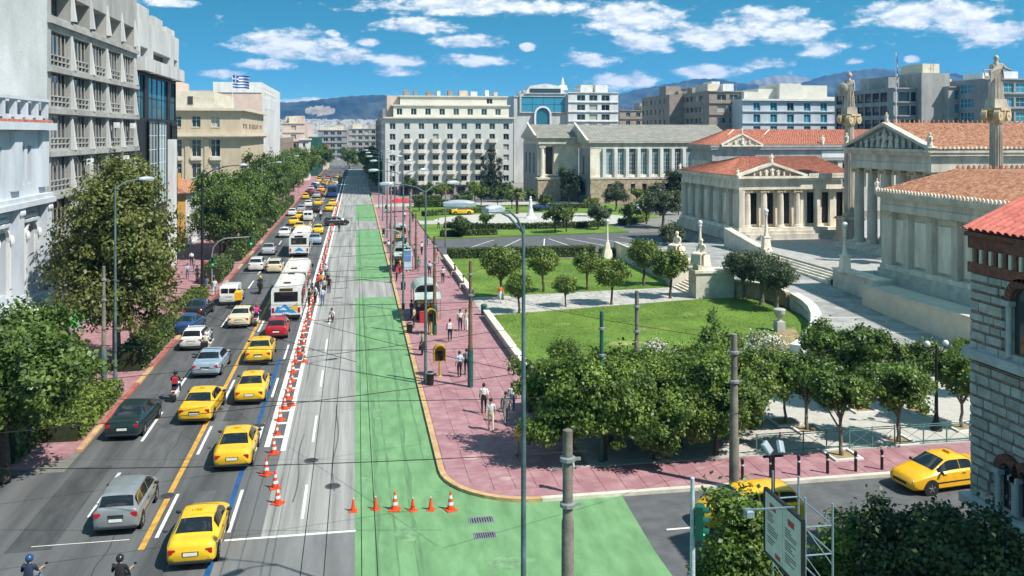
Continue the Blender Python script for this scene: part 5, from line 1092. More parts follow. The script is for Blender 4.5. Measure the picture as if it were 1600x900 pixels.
# palm
def palm(x, y, label, h=4.2):
    t = thing('palm_tree', label, 'palm', (x, y, .15)); b = B(); pts = [(.05*math.sin(i), 0, h*i/8) for i in range(9)]; b.tube(pts, [.34, .3, .27, .27, .27, .28, .3, .36, .3], 9).obj('trunk', bark, t)
    f = B(); q = random.Random(5)
    for i in range(46):
        a = q.uniform(0, 6.28); el = q.uniform(-.5, 1.3); L = q.uniform(1.7, 2.3); pv = None
        for s_ in range(7):
            u = s_/6; r_ = L*u*math.cos(el*(1 - .25*u)); z = h + .1 + L*u*math.sin(el) - 1.0*u*u; w = .28*math.sin(math.pi*min(1, u*.9 + .1))
            c = Vector((r_*math.cos(a), r_*math.sin(a), z)); sd = Vector((-math.sin(a), math.cos(a), 0))
            cur = (c - sd*w - Vector((0, 0, w*.5)), c, c + sd*w - Vector((0, 0, w*.5)))
            if pv: f.add([pv[0], pv[1], cur[1], cur[0]], [(0, 1, 2, 3)]); f.add([pv[1], pv[2], cur[2], cur[1]], [(0, 1, 2, 3)])
            pv = cur
    f.obj('crown', leaf_palm, t)
x, y, _ = g(808, 334, .15); palm(x, y, 'palm with pale fronds in the university garden before the library')
# hedges
def hedge(label, pts, w, h, z=.13, leaf=None, dens=300, size=.16, name='hedge'):
    leaf = leaf or leaf_hedge; q = np.random.RandomState(len(pts)*7 + int(pts[0][0]*10) % 97); P = []; O = []; core = B()
    t = thing(name, label, 'hedge', (*pts[0], z)); o0 = Vector((*pts[0], z))
    for (a, b_) in zip(pts[:-1], pts[1:]):
        a = Vector((*a, 0)); b_ = Vector((*b_, 0)); L = (b_ - a).length; d = (b_ - a)/L; s = Vector((-d.y, d.x, 0)); n = int(dens*L*(w + 2*h)/3)
        u = q.uniform(0, L, n); f = q.uniform(-1, 1, n)*(h + w/2)
        v = np.where(np.abs(f) < w/2, f, np.sign(f)*w/2); zz = np.where(np.abs(f) < w/2, h, h + w/2 - np.abs(f)); zz = zz + q.normal(0, .07, n); v = v + q.normal(0, .06, n)
        A = np.array(a)[None] + u[:, None]*np.array(d)[None] + v[:, None]*np.array(s)[None]; A[:, 2] = zz
        N_ = np.where(np.abs(f)[:, None] < w/2, np.array([[0, 0, 1.]]), np.sign(v)[:, None]*np.array(s)[None]); P.append(A - np.array([o0.x, o0.y, 0])); O.append(N_)
        e0, e1 = a - s*w*.42 - o0, a + s*w*.42 - o0; f0, f1 = b_ - s*w*.42 - o0, b_ + s*w*.42 - o0
        core.ext([(e0.x, e0.y, 0), (f0.x, f0.y, 0), (f1.x, f1.y, 0), (e1.x, e1.y, 0)], (0, 0, h*.93))
    core.obj('branches', M('hedge_core', (.025, .035, .012), .95, .3, 4), t)
    new_obj('foliage', leaf_mesh('foliage', 3, (np.concatenate(P), np.concatenate(O)), size, leaf, .3), t)
    return t
hedge('clipped hedge along the near end of the lawn behind the orange trees', [(11.6, 57), (27, 57)], 1.6, 1.0)
hedge('clipped hedge between the far lawn and the car park', [(11.6, 115), (31, 114.6)], 1.5, 1.15)
hedge('short curved hedge at the car park beside the pedestal', [(31.4, 113.6), (36, 111.5), (39, 108.5)], 1.4, 1.0)
hedge('curved hedge round the near side of the garden plaza', [(15, 152), (18.5, 149.5), (24, 148), (31, 148), (38, 148.6), (43, 150.5)], 1.3, .9, dens=140, size=.24)
hedge('straight hedge on the far side of the car park lane', [(13, 139), (22, 140.5)], 1.2, .9, dens=140, size=.24)
hedge('yellow-green flowering hedge beyond the garden plaza', [(13, 174), (19, 178.5), (26, 180.5)], 1.6, 1.0, dens=120, size=.26, leaf=leaf_round)
hedge('low hedge before the library wall', [(38, 188), (52, 188)], 1.5, .9, dens=120, size=.26)
hedge('dark hedge block left of the garden lane near the avenue', [(13, 203), (19, 203)], 2.2, 1.9, dens=110, size=.28)
hedge('low flowering hedge on the lawn right of the round plaza', [(46, 152), (52, 158), (55, 166)], 1.6, .9, dens=110, size=.26, leaf=leaf_round)
hedge('hedge before the hotel steps', [(12.5, 196), (20, 196)], 1.6, 1.4, dens=120, size=.26)
hedge('leafy planted strip with light green shrubs along the left kerb', [(-14.9, 49.5), (-14.9, 58)], 1.7, .9, leaf=leaf_round, dens=260, size=.2)
hedge('tall shrubs behind the leafy strip at the lower left', [(-17.2, 46.6), (-17.2, 60)], 2.2, 1.7, leaf=leaf_hedge, dens=200, size=.22)
hedge('dark clipped shrubs along the left kerb under the plane tree', [(-15.0, 63.5), (-15.0, 76)], 1.8, 1.4, leaf=leaf_hedge, dens=200, size=.2)
hedge('clipped dark green hedge at the left kerb beside the curved signal mast', [(-15.2, 99), (-15.2, 110)], 1.9, 1.7, leaf=leaf_hedge, dens=160, size=.22)
hedge('dark hedge along the left kerb beyond the curved signal mast', [(-15.1, 116), (-15.1, 150)], 1.8, 1.5, leaf=leaf_hedge, dens=70, size=.3)
hedge('far dark hedge along the left kerb under the tree row', [(-15.1, 156), (-15.1, 215)], 1.8, 1.5, leaf=leaf_hedge, dens=45, size=.36)
hedge('light hedge at the left kerb beside the white van', [(-15.0, 84), (-15.0, 92)], 1.6, .9, leaf=leaf_round, dens=160, size=.22)
t = thing('topiary_bush', 'round clipped dark bush on a stem beside the taxi in the garden', 'bush', (*g(720, 370, .15)[:2], .15))
Pq, Oq, _ = clumps(91, [(0, 0, 1.9, 1.35, 1.35, 1.1)], 3000, .12, 90, .9); new_obj('foliage', leaf_mesh('foliage', 91, (Pq, Oq), .22, leaf_hedge), t); B().cyl((0, 0, 0), (0, 0, 1.4), .1).obj('stem', bark, t); B().ell((0, 0, 1.9), (1.2, 1.2, .95), 12, 8).obj('branches', M('bush_core', (.025, .035, .012), .95, .3, 4), t)
t = thing('flowering_bush', 'bush covered with white blossom at the lawn edge behind the orange trees', 'bush', (*g(1030, 575, .15)[:2], .15))
Pq, Oq, _ = clumps(92, [(0, 0, .9, 1.3, .9, .8)], 1800, .16, 60, .8); new_obj('foliage', leaf_mesh('foliage', 92, (Pq, Oq), .17, flower_white, mats=[flower_white, leaf_hedge], shares=[.7, .3]), t)
t = thing('flowering_bush', 'large white flowering bush below the curved parapet', 'bush', (*g(1190, 570, .15)[:2], .15))
Pq, Oq, _ = clumps(93, [(0, 0, 1.1, 1.6, 1.2, 1.0)], 2600, .16, 70, .8); new_obj('foliage', leaf_mesh('foliage', 93, (Pq, Oq), .18, flower_white, mats=[flower_white, leaf_hedge], shares=[.6, .4]), t)
t = thing('leafy_shrub', 'tall thin shrub shoots above the orange trees before the lawn', 'shrub', (*g(1108, 575, .15)[:2], .15))
Pq, Oq, _ = clumps(94, [(0, 0, 1.6, .9, .7, 1.3), (.3, .2, 3, .35, .35, 1.1)], 2600, .2, 60, .6); new_obj('foliage', leaf_mesh('foliage', 94, (Pq, Oq), .17, leaf_city), t); B().cyl((0, 0, 0), (0, 0, 2.4), .05).obj('stem', bark, t)
# grass: short tufts over the two lawns, thinner on worn spots
def grass(poly_, n, z, seed, label):
    q = np.random.RandomState(seed); xs = [p[0] for p in poly_]; ys = [p[1] for p in poly_]; X = q.uniform(min(xs) - .1, max(xs) + .1, n*2); Y = q.uniform(min(ys) - .1, max(ys) + .1, n*2); ins = np.zeros(n*2, bool)
    for (ax, ay), (bx_, by_) in zip(poly_, poly_[1:] + poly_[:1]):
        c = ((ay > Y) != (by_ > Y)) & (X < (bx_ - ax)*(Y - ay)/((by_ - ay) or 1e-9) + ax); ins ^= c
    wear = np.sin(X*.9 + 2*np.sin(Y*.35)) + np.sin(Y*.8 + 1.5*np.sin(X*.4)); ins &= q.rand(n*2) < .72 + .2*wear
    P = np.stack([X[ins], Y[ins], np.full(ins.sum(), z + .02)], 1)[:n]; O = np.zeros_like(P); O[:, 2] = .9
    tag(new_obj('grass', leaf_mesh('grass', seed, (P, O), .085, leaf_grass, .6, mats=[leaf_grass, leaf_grass2], shares=[.75, .25])), label, None, None, 'stuff')
leaf_grass = leafmat('grass_blade', (.12, .22, .022), (.165, .265, .036), .0, .2); leaf_grass2 = leafmat('dry_grass_blade', (.17, .23, .04), (.21, .26, .06), .0, .2)
grass(lawn_near, 24000, .15, 5, 'short grass of the near lawn'); grass(lawn_far, 18000, .15, 6, 'short grass of the far lawn')
# foreground trees under the camera, beside the church
FG = [Kind(81 + i, [(0, 0, 2.4 + .9*j, 1.35 - .16*j, 1.35 - .16*j, .9) for j in range(4)] + [(.5, -.3, 2.6, 1, 1, 1.2)], 15000, .15, leaf_dark if i else leaf_orange, 2.0, .12, bark, .18, 170, .5) for i in range(2)]  # trees in the church shade get the darker leaf: shade put into colour
for i, (px, zc, top, lab) in enumerate([(1150, 27.0, 772, 'bright green foreground tree left of the notice board'), (1218, 28.5, 800, 'foreground tree behind the notice board'), (1322, 28.0, 800, 'bright foreground tree right of the notice board'), (1395, 26.5, 770, 'dark foreground tree in the church shade, left'), (1460, 25.5, 770, 'dark foreground tree in the church shade, middle'), (1520, 24.5, 775, 'dark foreground tree against the church wall'), (1595, 22.5, 835, 'dark foreground tree at the lower right corner')]):
    x, y, zt = cw(px, zc, top); FG[0 if i < 3 else 1].put('foreground_tree', x, y, lab, zt/6.0*(1.22 if i < 3 else 1.05), i*1.9, 0, 'trees at the lower right corner', sz=zt/6.0)
# ================================================================ vehicles
def carpaint(name, c, rough=.33): return M(name, c, rough, .09, 2.5, spec=.5, coat=.45, obj=True, fine=.5, rnd=.07)
yellow_car = carpaint('taxi_yellow', (.78, .47, .014)); white_car = carpaint('car_white', (.70, .70, .68)); silver_car = carpaint('car_silver', (.38, .40, .42)); grey_car = carpaint('car_grey', (.20, .22, .23))
green_car = carpaint('car_dark_green', (.012, .03, .03)); red_car = carpaint('car_red', (.42, .012, .02)); blue_car = carpaint('car_blue', (.02, .06, .16)); black_car = carpaint('car_black', (.015, .016, .018)); cream_car = carpaint('car_cream', (.66, .58, .40)); bluesilver_car = carpaint('car_blue_silver', (.28, .36, .44)); orange_car = carpaint('taxi_orange_yellow', (.85, .44, .01))
car_glass = M('car_glass', (.012, .014, .016), .05, .1, 2, spec=.8); tyre_m = M('tyre', (.016, .016, .016), .85, .2, 8); rim_m = M('alloy_rim', (.45, .45, .46), .3, .1, 4, metal=.8)
trim_m = M('black_trim', (.02, .02, .021), .6, .1, 4); tail_m = M('tail_light', (.42, .012, .012), .25, .1, 6, spec=.6); head_m = M('head_light', (.72, .74, .76), .12, .1, 6, spec=.7); plate_m = M('number_plate', (.70, .70, .66), .5, .05, 6)
# stations: y from the rear, half width, low z, belt z, half width of top edge, top-edge z, top centre z
SEDAN = [(0, .66, .40, .60, .55, .68, .70), (.06, .80, .30, .78, .66, .88, .90), (.22, .86, .22, .89, .70, 1.00, 1.02), (.72, .89, .20, .93, .70, 1.04, 1.07), (1.42, .90, .19, .95, .57, 1.38, 1.42), (1.95, .90, .19, .95, .58, 1.42, 1.465), (2.55, .90, .19, .94, .57, 1.40, 1.445), (3.38, .89, .19, .90, .70, 1.0, 1.03), (3.95, .87, .20, .80, .66, .88, .92), (4.35, .80, .24, .66, .60, .74, .78), (4.52, .62, .34, .52, .48, .58, .60)]
HATCH = [(0, .66, .38, .62, .56, .72, .74), (.05, .80, .28, .84, .66, .96, .98), (.14, .84, .22, .90, .66, 1.02, 1.05), (.52, .86, .20, .94, .58, 1.40, 1.44), (1.2, .87, .19, .95, .59, 1.46, 1.50), (1.8, .87, .19, .94, .59, 1.44, 1.48), (2.35, .87, .19, .93, .57, 1.38, 1.43), (3.05, .85, .19, .90, .68, 1.02, 1.05), (3.5, .83, .20, .80, .64, .90, .93), (3.82, .76, .25, .66, .56, .74, .76), (3.95, .6, .34, .52, .46, .58, .6)]
WAGON = [(0, .68, .38, .66, .58, .76, .78), (.06, .84, .26, .90, .68, 1.02, 1.04), (.16, .87, .22, .95, .68, 1.08, 1.1), (.45, .88, .20, .98, .60, 1.44, 1.48), (1.3, .89, .19, .98, .61, 1.50, 1.54), (2.1, .89, .19, .97, .61, 1.49, 1.53), (2.65, .89, .19, .95, .58, 1.42, 1.47), (3.4, .88, .19, .92, .70, 1.04, 1.07), (3.85, .85, .20, .82, .66, .9, .94), (4.15, .78, .25, .66, .58, .74, .77), (4.28, .6, .34, .52, .46, .58, .6)]
VAN = [(0, .78, .42, .86, .76, .95, .96), (.04, .86, .28, .98, .80, 1.15, 1.16), (.10, .88, .22, 1.02, .80, 1.60, 1.62), (.3, .89, .20, 1.04, .78, 1.80, 1.84), (1.4, .90, .19, 1.04, .78, 1.86, 1.90), (2.3, .90, .19, 1.02, .76, 1.82, 1.86), (2.75, .90, .19, 1.0, .70, 1.72, 1.76), (3.4, .88, .19, .96, .72, 1.12, 1.16), (3.85, .85, .21, .84, .66, .95, .98), (4.1, .76, .26, .66, .56, .74, .77), (4.2, .6, .36, .52, .46, .58, .6)]
def cat_rom(A, s):
    n = len(A); i = min(int(s), n - 2); f = s - i; p = [A[max(0, i-1)], A[i], A[i+1], A[min(n-1, i+2)]]
    m0 = (p[2] - p[0])*.35; m1 = (p[3] - p[1])*.35
    return (2*f**3 - 3*f**2 + 1)*p[1] + (f**3 - 2*f**2 + f)*m0 + (-2*f**3 + 3*f**2)*p[2] + (f**3 - f**2)*m1
def section(A, s):
    y, w, zl, zb, wt, ze, zc = cat_rom(A, s)
    return [Vector(p) for p in ((0, y, zl), (w*.82, y, zl), (w*.97, y, zl + .1), (w, y, zl*.55 + zb*.45), (w*.985, y, zb*.97), (w*.93, y, zb + .02), (wt + .02, y, ze), (wt*.85, y, ze*.35 + zc*.65), (wt*.45, y, zc*.97 + ze*.03), (0, y, zc))]
CARS = {}
def car_meshes(kind, A, L, rw, glass_rows, rearw, frontw, wheels):
    A = np.array(A); b = B(); ns = len(A); S = [i/4 for i in range((ns-1)*4 + 1)]; rows = []
    for s in S:
        c = section(A, s); rows.append(c + [Vector((-p.x, p.y, p.z)) for p in reversed(c[1:-1])])
    k = len(rows[0]); vs = [p for r in rows for p in r]
    fs = [(j*k + i, j*k + (i+1) % k, (j+1)*k + (i+1) % k, (j+1)*k + i) for j in range(len(rows)-1) for i in range(k)]
    fs = [tuple(reversed(f)) for f in fs]
    fs += [tuple(range(k)), tuple(reversed(range((len(rows)-1)*k, len(rows)*k)))]
    vs = [Vector((p.x, p.y - L/2, p.z)) for p in vs]
    out = {'body': B().add(vs, fs).mesh('body', white_car, True, 38)}
    def topc(s, u):   # u in -1..1 across the top
        c = section(A, s)[6:]; t = (1 - abs(u))*3; i = min(int(t), 2); p = c[i].lerp(c[i+1], t - i); return Vector((p.x if u >= 0 else -p.x, p.y - L/2, p.z))
    def sidec(s, v, sg):
        c = section(A, s); p = c[5].lerp(c[6], v); return Vector((sg*p.x, p.y - L/2, p.z))
    def patch(fn, us, vs_, off, flip=False):
        G = [[fn(u, v) for v in vs_] for u in us]; n = len(vs_); q = []
        for i in range(len(us)):
            for j in range(n):
                a = G[min(i+1, len(us)-1)][j] - G[max(i-1, 0)][j]; c = G[i][min(j+1, n-1)] - G[i][max(j-1, 0)]; nn = a.cross(c).normalized(); q.append(G[i][j] + nn*off*(-1 if flip else 1))
        f = [(i*n + j, (i+1)*n + j, (i+1)*n + j + 1, i*n + j + 1) for i in range(len(us)-1) for j in range(n-1)]
        return B().add(q, [tuple(reversed(x)) for x in f] if flip else f)
    lin = lambda a, c, n: [a + (c - a)*i/(n-1) for i in range(n)]
    out['rear_window'] = patch(lambda s, u: topc(s, u), lin(*rearw, 5), lin(-.9, .9, 9), .012, True).mesh('rear_window', car_glass, True)
    out['windscreen'] = patch(lambda s, u: topc(s, u), lin(*frontw, 5), lin(-.9, .9, 9), .012, True).mesh('windscreen', car_glass, True)
    out['side'] = []
    for (a, c) in glass_rows:
        for sg in (-1, 1): out['side'].append(patch(lambda s, v: sidec(s, v, sg), lin(a, c, 6), lin(.1, .88, 4), .01, sg < 0).mesh('side_window', car_glass, True))
    # wheels
    out['tyre'] = B().lathe([(rw*.62, -.1), (rw*.95, -.1), (rw, -.06), (rw, .06), (rw*.95, .1), (rw*.62, .1)], 20).mesh('tyre', tyre_m, True, 50)
    rb = B().lathe([(rw*.63, .02), (rw*.6, .085), (rw*.1, .07), (.03, .1)], 20)
    for i in range(5): a = 2*math.pi*i/5; rb.cyl((0, 0, .085), (rw*.58*math.cos(a), rw*.58*math.sin(a), .09), .035, .03, 6)
    out['rim'] = rb.mesh('rim', rim_m, True, 50)
    out['arch'] = B().lathe([(rw + .07, 0), (rw + .07, .01)], 20).mesh('wheel_arch', trim_m)
    out.update(L=L, A=A, rw=rw, wheels=wheels); CARS[kind] = out
car_meshes('sedan', SEDAN, 4.52, .315, [(3.75, 4.95), (5.02, 6.7)], (3.12, 3.93), (6.12, 6.92), (.86, 3.55))
SALOON = [(0, .72, .38, .62, .62, .70, .72), (.05, .84, .28, .84, .72, .93, .95), (.16, .88, .22, .93, .75, 1.03, 1.05), (.85, .90, .20, .95, .74, 1.06, 1.08), (1.5, .91, .19, .96, .60, 1.39, 1.42), (2.05, .91, .19, .96, .61, 1.43, 1.455), (2.75, .91, .19, .95, .60, 1.41, 1.44), (3.52, .90, .19, .93, .74, 1.02, 1.05), (4.2, .88, .20, .86, .72, .93, .97), (4.66, .83, .24, .70, .66, .80, .83), (4.8, .68, .34, .54, .54, .62, .64)]
car_meshes('saloon', SALOON, 4.8, .325, [(3.75, 4.95), (5.02, 6.7)], (3.12, 3.93), (6.12, 6.92), (.98, 3.85))
car_meshes('hatch', HATCH, 3.95, .295, [(2.75, 4.1), (4.2, 6.7)], (2.1, 2.92), (6.12, 6.92), (.62, 3.1))
car_meshes('wagon', WAGON, 4.28, .315, [(2.75, 3.7), (3.78, 4.75), (4.85, 6.7)], (2.1, 2.92), (6.12, 6.92), (.75, 3.35))
car_meshes('van', VAN, 4.2, .31, [(5.2, 6.7)], (2.03, 2.75), (6.12, 6.92), (.75, 3.4))
def text_mesh(s, size, m):
    c = bpy.data.curves.new('txt', 'FONT'); c.body = s; c.size = size; c.align_x = 'CENTER'; c.align_y = 'CENTER'; o = bpy.data.objects.new('txt', c)
    COL.objects.link(o); dg = bpy.context.evaluated_depsgraph_get(); dg.update(); me = bpy.data.meshes.new_from_object(o.evaluated_get(dg)); bpy.data.objects.remove(o); bpy.data.curves.remove(c)
    me.materials.clear(); me.materials.append(m); me.name = 'lettering'; return me
sign_me = B().frus(-.22, -.07, .22, .07, 0, .13, .02).mesh('roof_sign', yellow_car)
taxi_txt = text_mesh('TAXI', .12, trim_m)
BITS = {}
van_pane = B().cham(-.31, -.06, -.2, .31, .1, .22, .03).mesh('rear_window', car_glass)
def car(kind, paintm, x, y, label, rz=0.0, taxi=False, group=None, detail=2, name=None, rear=True, z=0.0):
    """x, y: middle of the rear bumper on the ground; heading +Y turned by rz"""
    D = CARS[kind]; L = D['L']; c, s = math.cos(rz), math.sin(rz); px, py = (x - s*L/2, y + c*L/2) if rear else (x, y)
    t = thing(name or ('taxi' if taxi else 'car'), label, 'taxi' if taxi else ('van' if kind == 'van' else 'car'), (px, py, z), rz, group)
    bo = new_obj('body', D['body'], t); paint(bo, 0, paintm)
    if kind != 'van': new_obj('rear_window', D['rear_window'], t)
    else:
        for sg in (-1, 1): new_obj('rear_window', van_pane, t, (sg*.36, -L/2 + .1, 1.38)).rotation_euler = (R(-6), 0, 0)
    new_obj('windscreen', D['windscreen'], t)
    for m_ in D['side']: new_obj('side_window', m_, t)
    if kind not in BITS:
        A = D['A']; w = A[1][1]; zb = A[1][3]; ww = A[3][1]
        tl = B().cham(-.12, -.03, -.09, .12, .12, .09, .02).mesh('tail_light', tail_m); hl = B().cham(-.17, -.16, -.07, .17, .05, .07, .03).mesh('head_light', head_m)
        bm = B().cham(-w*.95, -.05, .24, w*.95, .3, .33, .02).mesh('bumper', trim_m); pm = B().box(-.25, -.02, -.055, .25, .02, .055).mesh('number_plate', plate_m)
        mi = B().ell((0, 0, 0), (.11, .07, .075), 8, 6).mesh('mirror', trim_m, True); gr = B().cham(-.42, -.04, -.06, .42, .03, .06, .02).mesh('grille', trim_m)
        BITS[kind] = (tl, hl, bm, pm, mi, gr, w, zb, ww)
    tl, hl, bm, pm, mi, gr, w, zb, ww = BITS[kind]; zt = zb - .06 if kind != 'van' else .9
    for sg in (-1, 1):
        new_obj('tail_light', tl, t, (sg*(w - .15), -L/2 + .04, zt))
        if detail > 1: new_obj('head_light', hl, t, (sg*(w - .24), L/2 - .16, .62))
    if detail > 1:
        new_obj('bumper', bm, t, (0, -L/2 + .0, .06)); new_obj('number_plate', pm, t, (0, -L/2 - .005, .62)); new_obj('grille', gr, t, (0, L/2 - .02, .5))
        for sg in (-1, 1):
            mo = new_obj('mirror', mi, t, (sg*(ww + .08), L*.18, .98))
            if not kind == 'hatch': pass
    for yy in D['wheels']:
        for sg in (-1, 1):
            ao = new_obj('wheel_arch', D['arch'], t, (sg*(ww - .005), yy - L/2, D['rw'] + .01)); ao.rotation_euler = (0, R(90)*sg, 0)
            wo = new_obj('wheel', D['tyre'], t, (sg*(ww - .085), yy - L/2, D['rw'])); wo.rotation_euler = (0, R(90)*sg, 0); new_obj('rim', D['rim'], wo)
    if detail > 1:
        if kind + 's' not in BITS:
            bs = B().box(-w*.8, -.012, -.006, w*.8, .012, .006).box(-.3, -.03, -.2, .3, -.005, -.03).mesh('boot_trim', trim_m)
            sd = B().box(-.012, -L*.33, -.03, .012, L*.30, .03).mesh('side_trim', trim_m); hd = B().cham(-.02, -.1, -.02, .03, .1, .02, .01).mesh('door_handle', trim_m)
            sh = B().ell((0, 0, 0), (.20, .17, .26), 10, 7).cham(-.13, -.06, .2, .13, .06, .42, .04).mesh('seat', trim_m, True); BITS[kind + 's'] = (bs, sd, hd)
        bs, sd, hd = BITS[kind + 's']; new_obj('boot_trim', bs, t, (0, -L/2 + .03, zt + .02))
        for sg in (-1, 1):
            new_obj('side_trim', sd, t, (sg*(ww + .002), 0, .52))
            for yy in (-.1, .95): new_obj('door_handle', hd, t, (sg*(ww - .01), yy - .35, .84))
    if taxi:
        so = new_obj('roof_sign', sign_me, t, (0, -.35 if kind in ('sedan', 'saloon') else -.2, (1.45 if kind in ('sedan', 'saloon') else 1.49) - .01)); paint(so, 0, paintm)
        if detail > 1: k = new_obj('lettering', taxi_txt, so, (0, -.066, .068)); k.rotation_euler = (R(73), 0, 0)
    return t
def at(px, py): return g(px, py)[:2]
LG = 'vehicles in the avenue lanes'
car('sedan', yellow_car, *at(297, 893), 'nearest yellow taxi at the bottom of the avenue', 0, True, LG)
car('wagon', grey_car, *at(180, 838), 'grey hatchback in the lower left lane below the white dash', 0, False, LG)
car('sedan', yellow_car, *at(362, 738), 'yellow taxi beside the blue line left of the lone cones', 0, True, LG)
car('saloon', green_car, *at(190, 690), 'dark green saloon near the left kerb', R(-3), False, LG)
car('saloon', yellow_car, *at(303, 665), 'yellow taxi straddling the yellow line', R(-3), True, LG)
car('sedan', yellow_car, *at(389, 634), 'yellow taxi with white right doors beside the blue line', 0, True, LG)
car('saloon', bluesilver_car, *at(320, 592), 'blue-silver saloon in the middle left lane', R(-3), False, LG)
car('saloon', yellow_car, *at(403, 571), 'yellow taxi right behind the red car', 0, True, LG)
car('hatch', white_car, *at(298, 549), 'white hatchback near the left kerb beside the motorcyclist', R(-3), False, LG)
car('hatch', red_car, *at(431, 531), 'red hatchback right behind the articulated bus', 0, False, LG)
car('saloon', cream_car, *at(372, 514), 'cream white taxi behind the white van', R(-2), True, LG)
car('van', white_car, *at(357, 478), 'white van with two rear windows near the left kerb', R(-2), False, LG)
car('sedan', blue_car, *at(280, 527), 'dark blue car half hidden under the plane tree', R(-8), False, LG, 1)
car('sedan', black_car, *at(300, 500), 'black car parked half behind the kerb shrubs', R(-6), False, LG, 1)
far = [('wagon', cream_car, 428, 428, 'beige car beside the far end of the articulated bus', 0), ('wagon', white_car, 399, 425, 'white car left of the motorcyclist before the left hedge', 0), ('sedan', silver_car, 418, 400, 'silver car near the left kerb behind the second bus', 0), ('sedan', white_car, 443, 372, 'white taxi beside the left pavement ahead of the second bus', 1), ('sedan', bluesilver_car, 492, 383, 'dark silver car right of the second bus', 0), ('sedan', yellow_car, 496, 367, 'yellow taxi right of the yellow line ahead of the second bus', 1), ('sedan', yellow_car, 467, 362, 'yellow taxi in the middle lane ahead of the second bus', 1), ('sedan', yellow_car, 458, 353, 'yellow taxi by the left pavement, third in line', 1), ('sedan', orange_car, 468, 344, 'yellow taxi by the left pavement beside the far white van', 1), ('van', white_car, 481, 346, 'far white van among yellow taxis', 0), ('sedan', black_car, 493, 333, 'far black car left of the yellow line', 0), ('sedan', yellow_car, 514, 331, 'far yellow taxi right of the yellow line, nearest pair', 1), ('sedan', orange_car, 519, 323, 'far orange-yellow taxi right of the yellow line, second of pair', 1), ('sedan', yellow_car, 496, 322, 'far yellow taxi left of the yellow line', 1), ('hatch', white_car, 481, 324, 'far white car at the left kerb under trees', 0), ('hatch', silver_car, 470, 332, 'far silver car parked at the left kerb', 0), ('hatch', white_car, 456, 338, 'white car half under the left trees', 0)]
for k, p, px, py, lab, tx in far: car(k, p, *at(px, py), lab, 0, bool(tx), LG, 1)
q = random.Random(3); pal = [(yellow_car, 1), (white_car, 0), (silver_car, 0), (blue_car, 0), (black_car, 0), (yellow_car, 1), (red_car, 0), (white_car, 0), (orange_car, 1)]
ords = 'first second third fourth fifth sixth seventh eighth'.split(); nm = {yellow_car: 'yellow', white_car: 'white', silver_car: 'silver', blue_car: 'blue', black_car: 'black', red_car: 'red', orange_car: 'orange-yellow'}
for ln, (lx_, lname) in enumerate(((-12.3, 'left kerb lane'), (-9.6, 'second lane'), (-6.6, 'third lane'))):
    y = 226 + ln*4
    for i in range(8):
        p, tx = pal[(i*3 + ln*2 + (i*i) % 4) % len(pal)]
        car(q.choice(('sedan', 'hatch', 'sedan', 'wagon')), p, lx_ + q.uniform(-.3, .3), y, 'tiny far %s %s, %s of the queue in the %s' % (nm[p], 'taxi' if tx else 'car', ords[i], lname), 0, bool(tx), LG, 1); y += q.uniform(9, 17)
# dark car crossing at the cones, taxis of the side street, garden cars
car('wagon', black_car, *at(526, 352), 'black estate car stopped sideways across the cone line', R(-75), False, None, 1, rear=False)
car('sedan', orange_car, *at(1470, 758), 'orange-yellow taxi facing left on the side street beside the church', R(97), True, None, 2, rear=False)
x, y = 15.9, 34.7
car('wagon', orange_car, x, y, 'orange-yellow taxi half hidden by foreground trees on the side street', R(92), True, None, 2, rear=False)
car('sedan', yellow_car, *at(722, 336), 'yellow taxi behind the round bush in the garden lane', R(-90), True, None, 1, rear=False, z=.14)
car('sedan', blue_car, *at(848, 329), 'dark blue car parked before the library', R(-90), False, None, 1, rear=False, z=.14)
car('hatch', silver_car, *at(1005, 331), 'pale car parked before the library behind shrubs', R(-90), False, None, 1, rear=False, z=.14)
# ---------------------------------------------------------------- buses
bus_white = carpaint('bus_white', (.68, .68, .66), .35); bus_roof = M('bus_roof', (.60, .58, .53), .7, .15, 1.5, obj=True); bus_blue = M('bus_blue_print', (.03, .25, .55), .4, .1, 3); bus_yellow = M('bus_yellow_print', (.62, .45, .08), .4, .1, 3); bellow_m = M('bus_bellows', (.06, .06, .06), .9, .1, 4)
def bus_section(t, y0, y1, w=1.25, h=3.0, rear=False, front=False):
    b = B(); pr = [(-w, .35), (-w, 2.5), (-w + .06, 2.78), (-w + .22, h - .04), (-w*.4, h), (w*.4, h), (w - .22, h - .04), (w - .06, 2.78), (w, 2.5), (w, .35)]
    b.ext([(x, y0, z) for x, z in pr], (0, y1 - y0, 0)); b.obj('body', bus_white, t, smooth=True, ang=30)
    B().cham(-w + .3, y0 + .4, h - .01, w - .3, y1 - .4, h + .05, .03).obj('roof_panel', bus_roof, t)
    n = max(1, int((y1 - y0 - 1)/1.5)); d = (y1 - y0 - .8)/n
    for sg in (-1, 1):
        for i in range(n):
            if sg > 0 and i % 3 == 1: B().box(sg*w - .01, y0 + .4 + i*d + .05, .45, sg*w + .012, y0 + .4 + (i+1)*d - .08, 2.5).obj('door', car_glass, t)
            else: B().box(sg*w - .01, y0 + .4 + i*d + .05, 1.25, sg*w + .012, y0 + .4 + (i+1)*d - .05, 2.42).obj('window', car_glass, t)
    wm_ = CARS['van']
    for yy in ([y0 + 2.6] if rear else []) + ([y1 - 2.2] if front or not rear else []):
        for sg in (-1, 1):
            wo = new_obj('wheel', wm_['tyre'], t, (sg*(w - .11), yy, .48)); wo.rotation_euler = (0, R(90)*sg, 0); wo.scale = (1.5, 1.5, 1.2); new_obj('rim', wm_['rim'], wo)
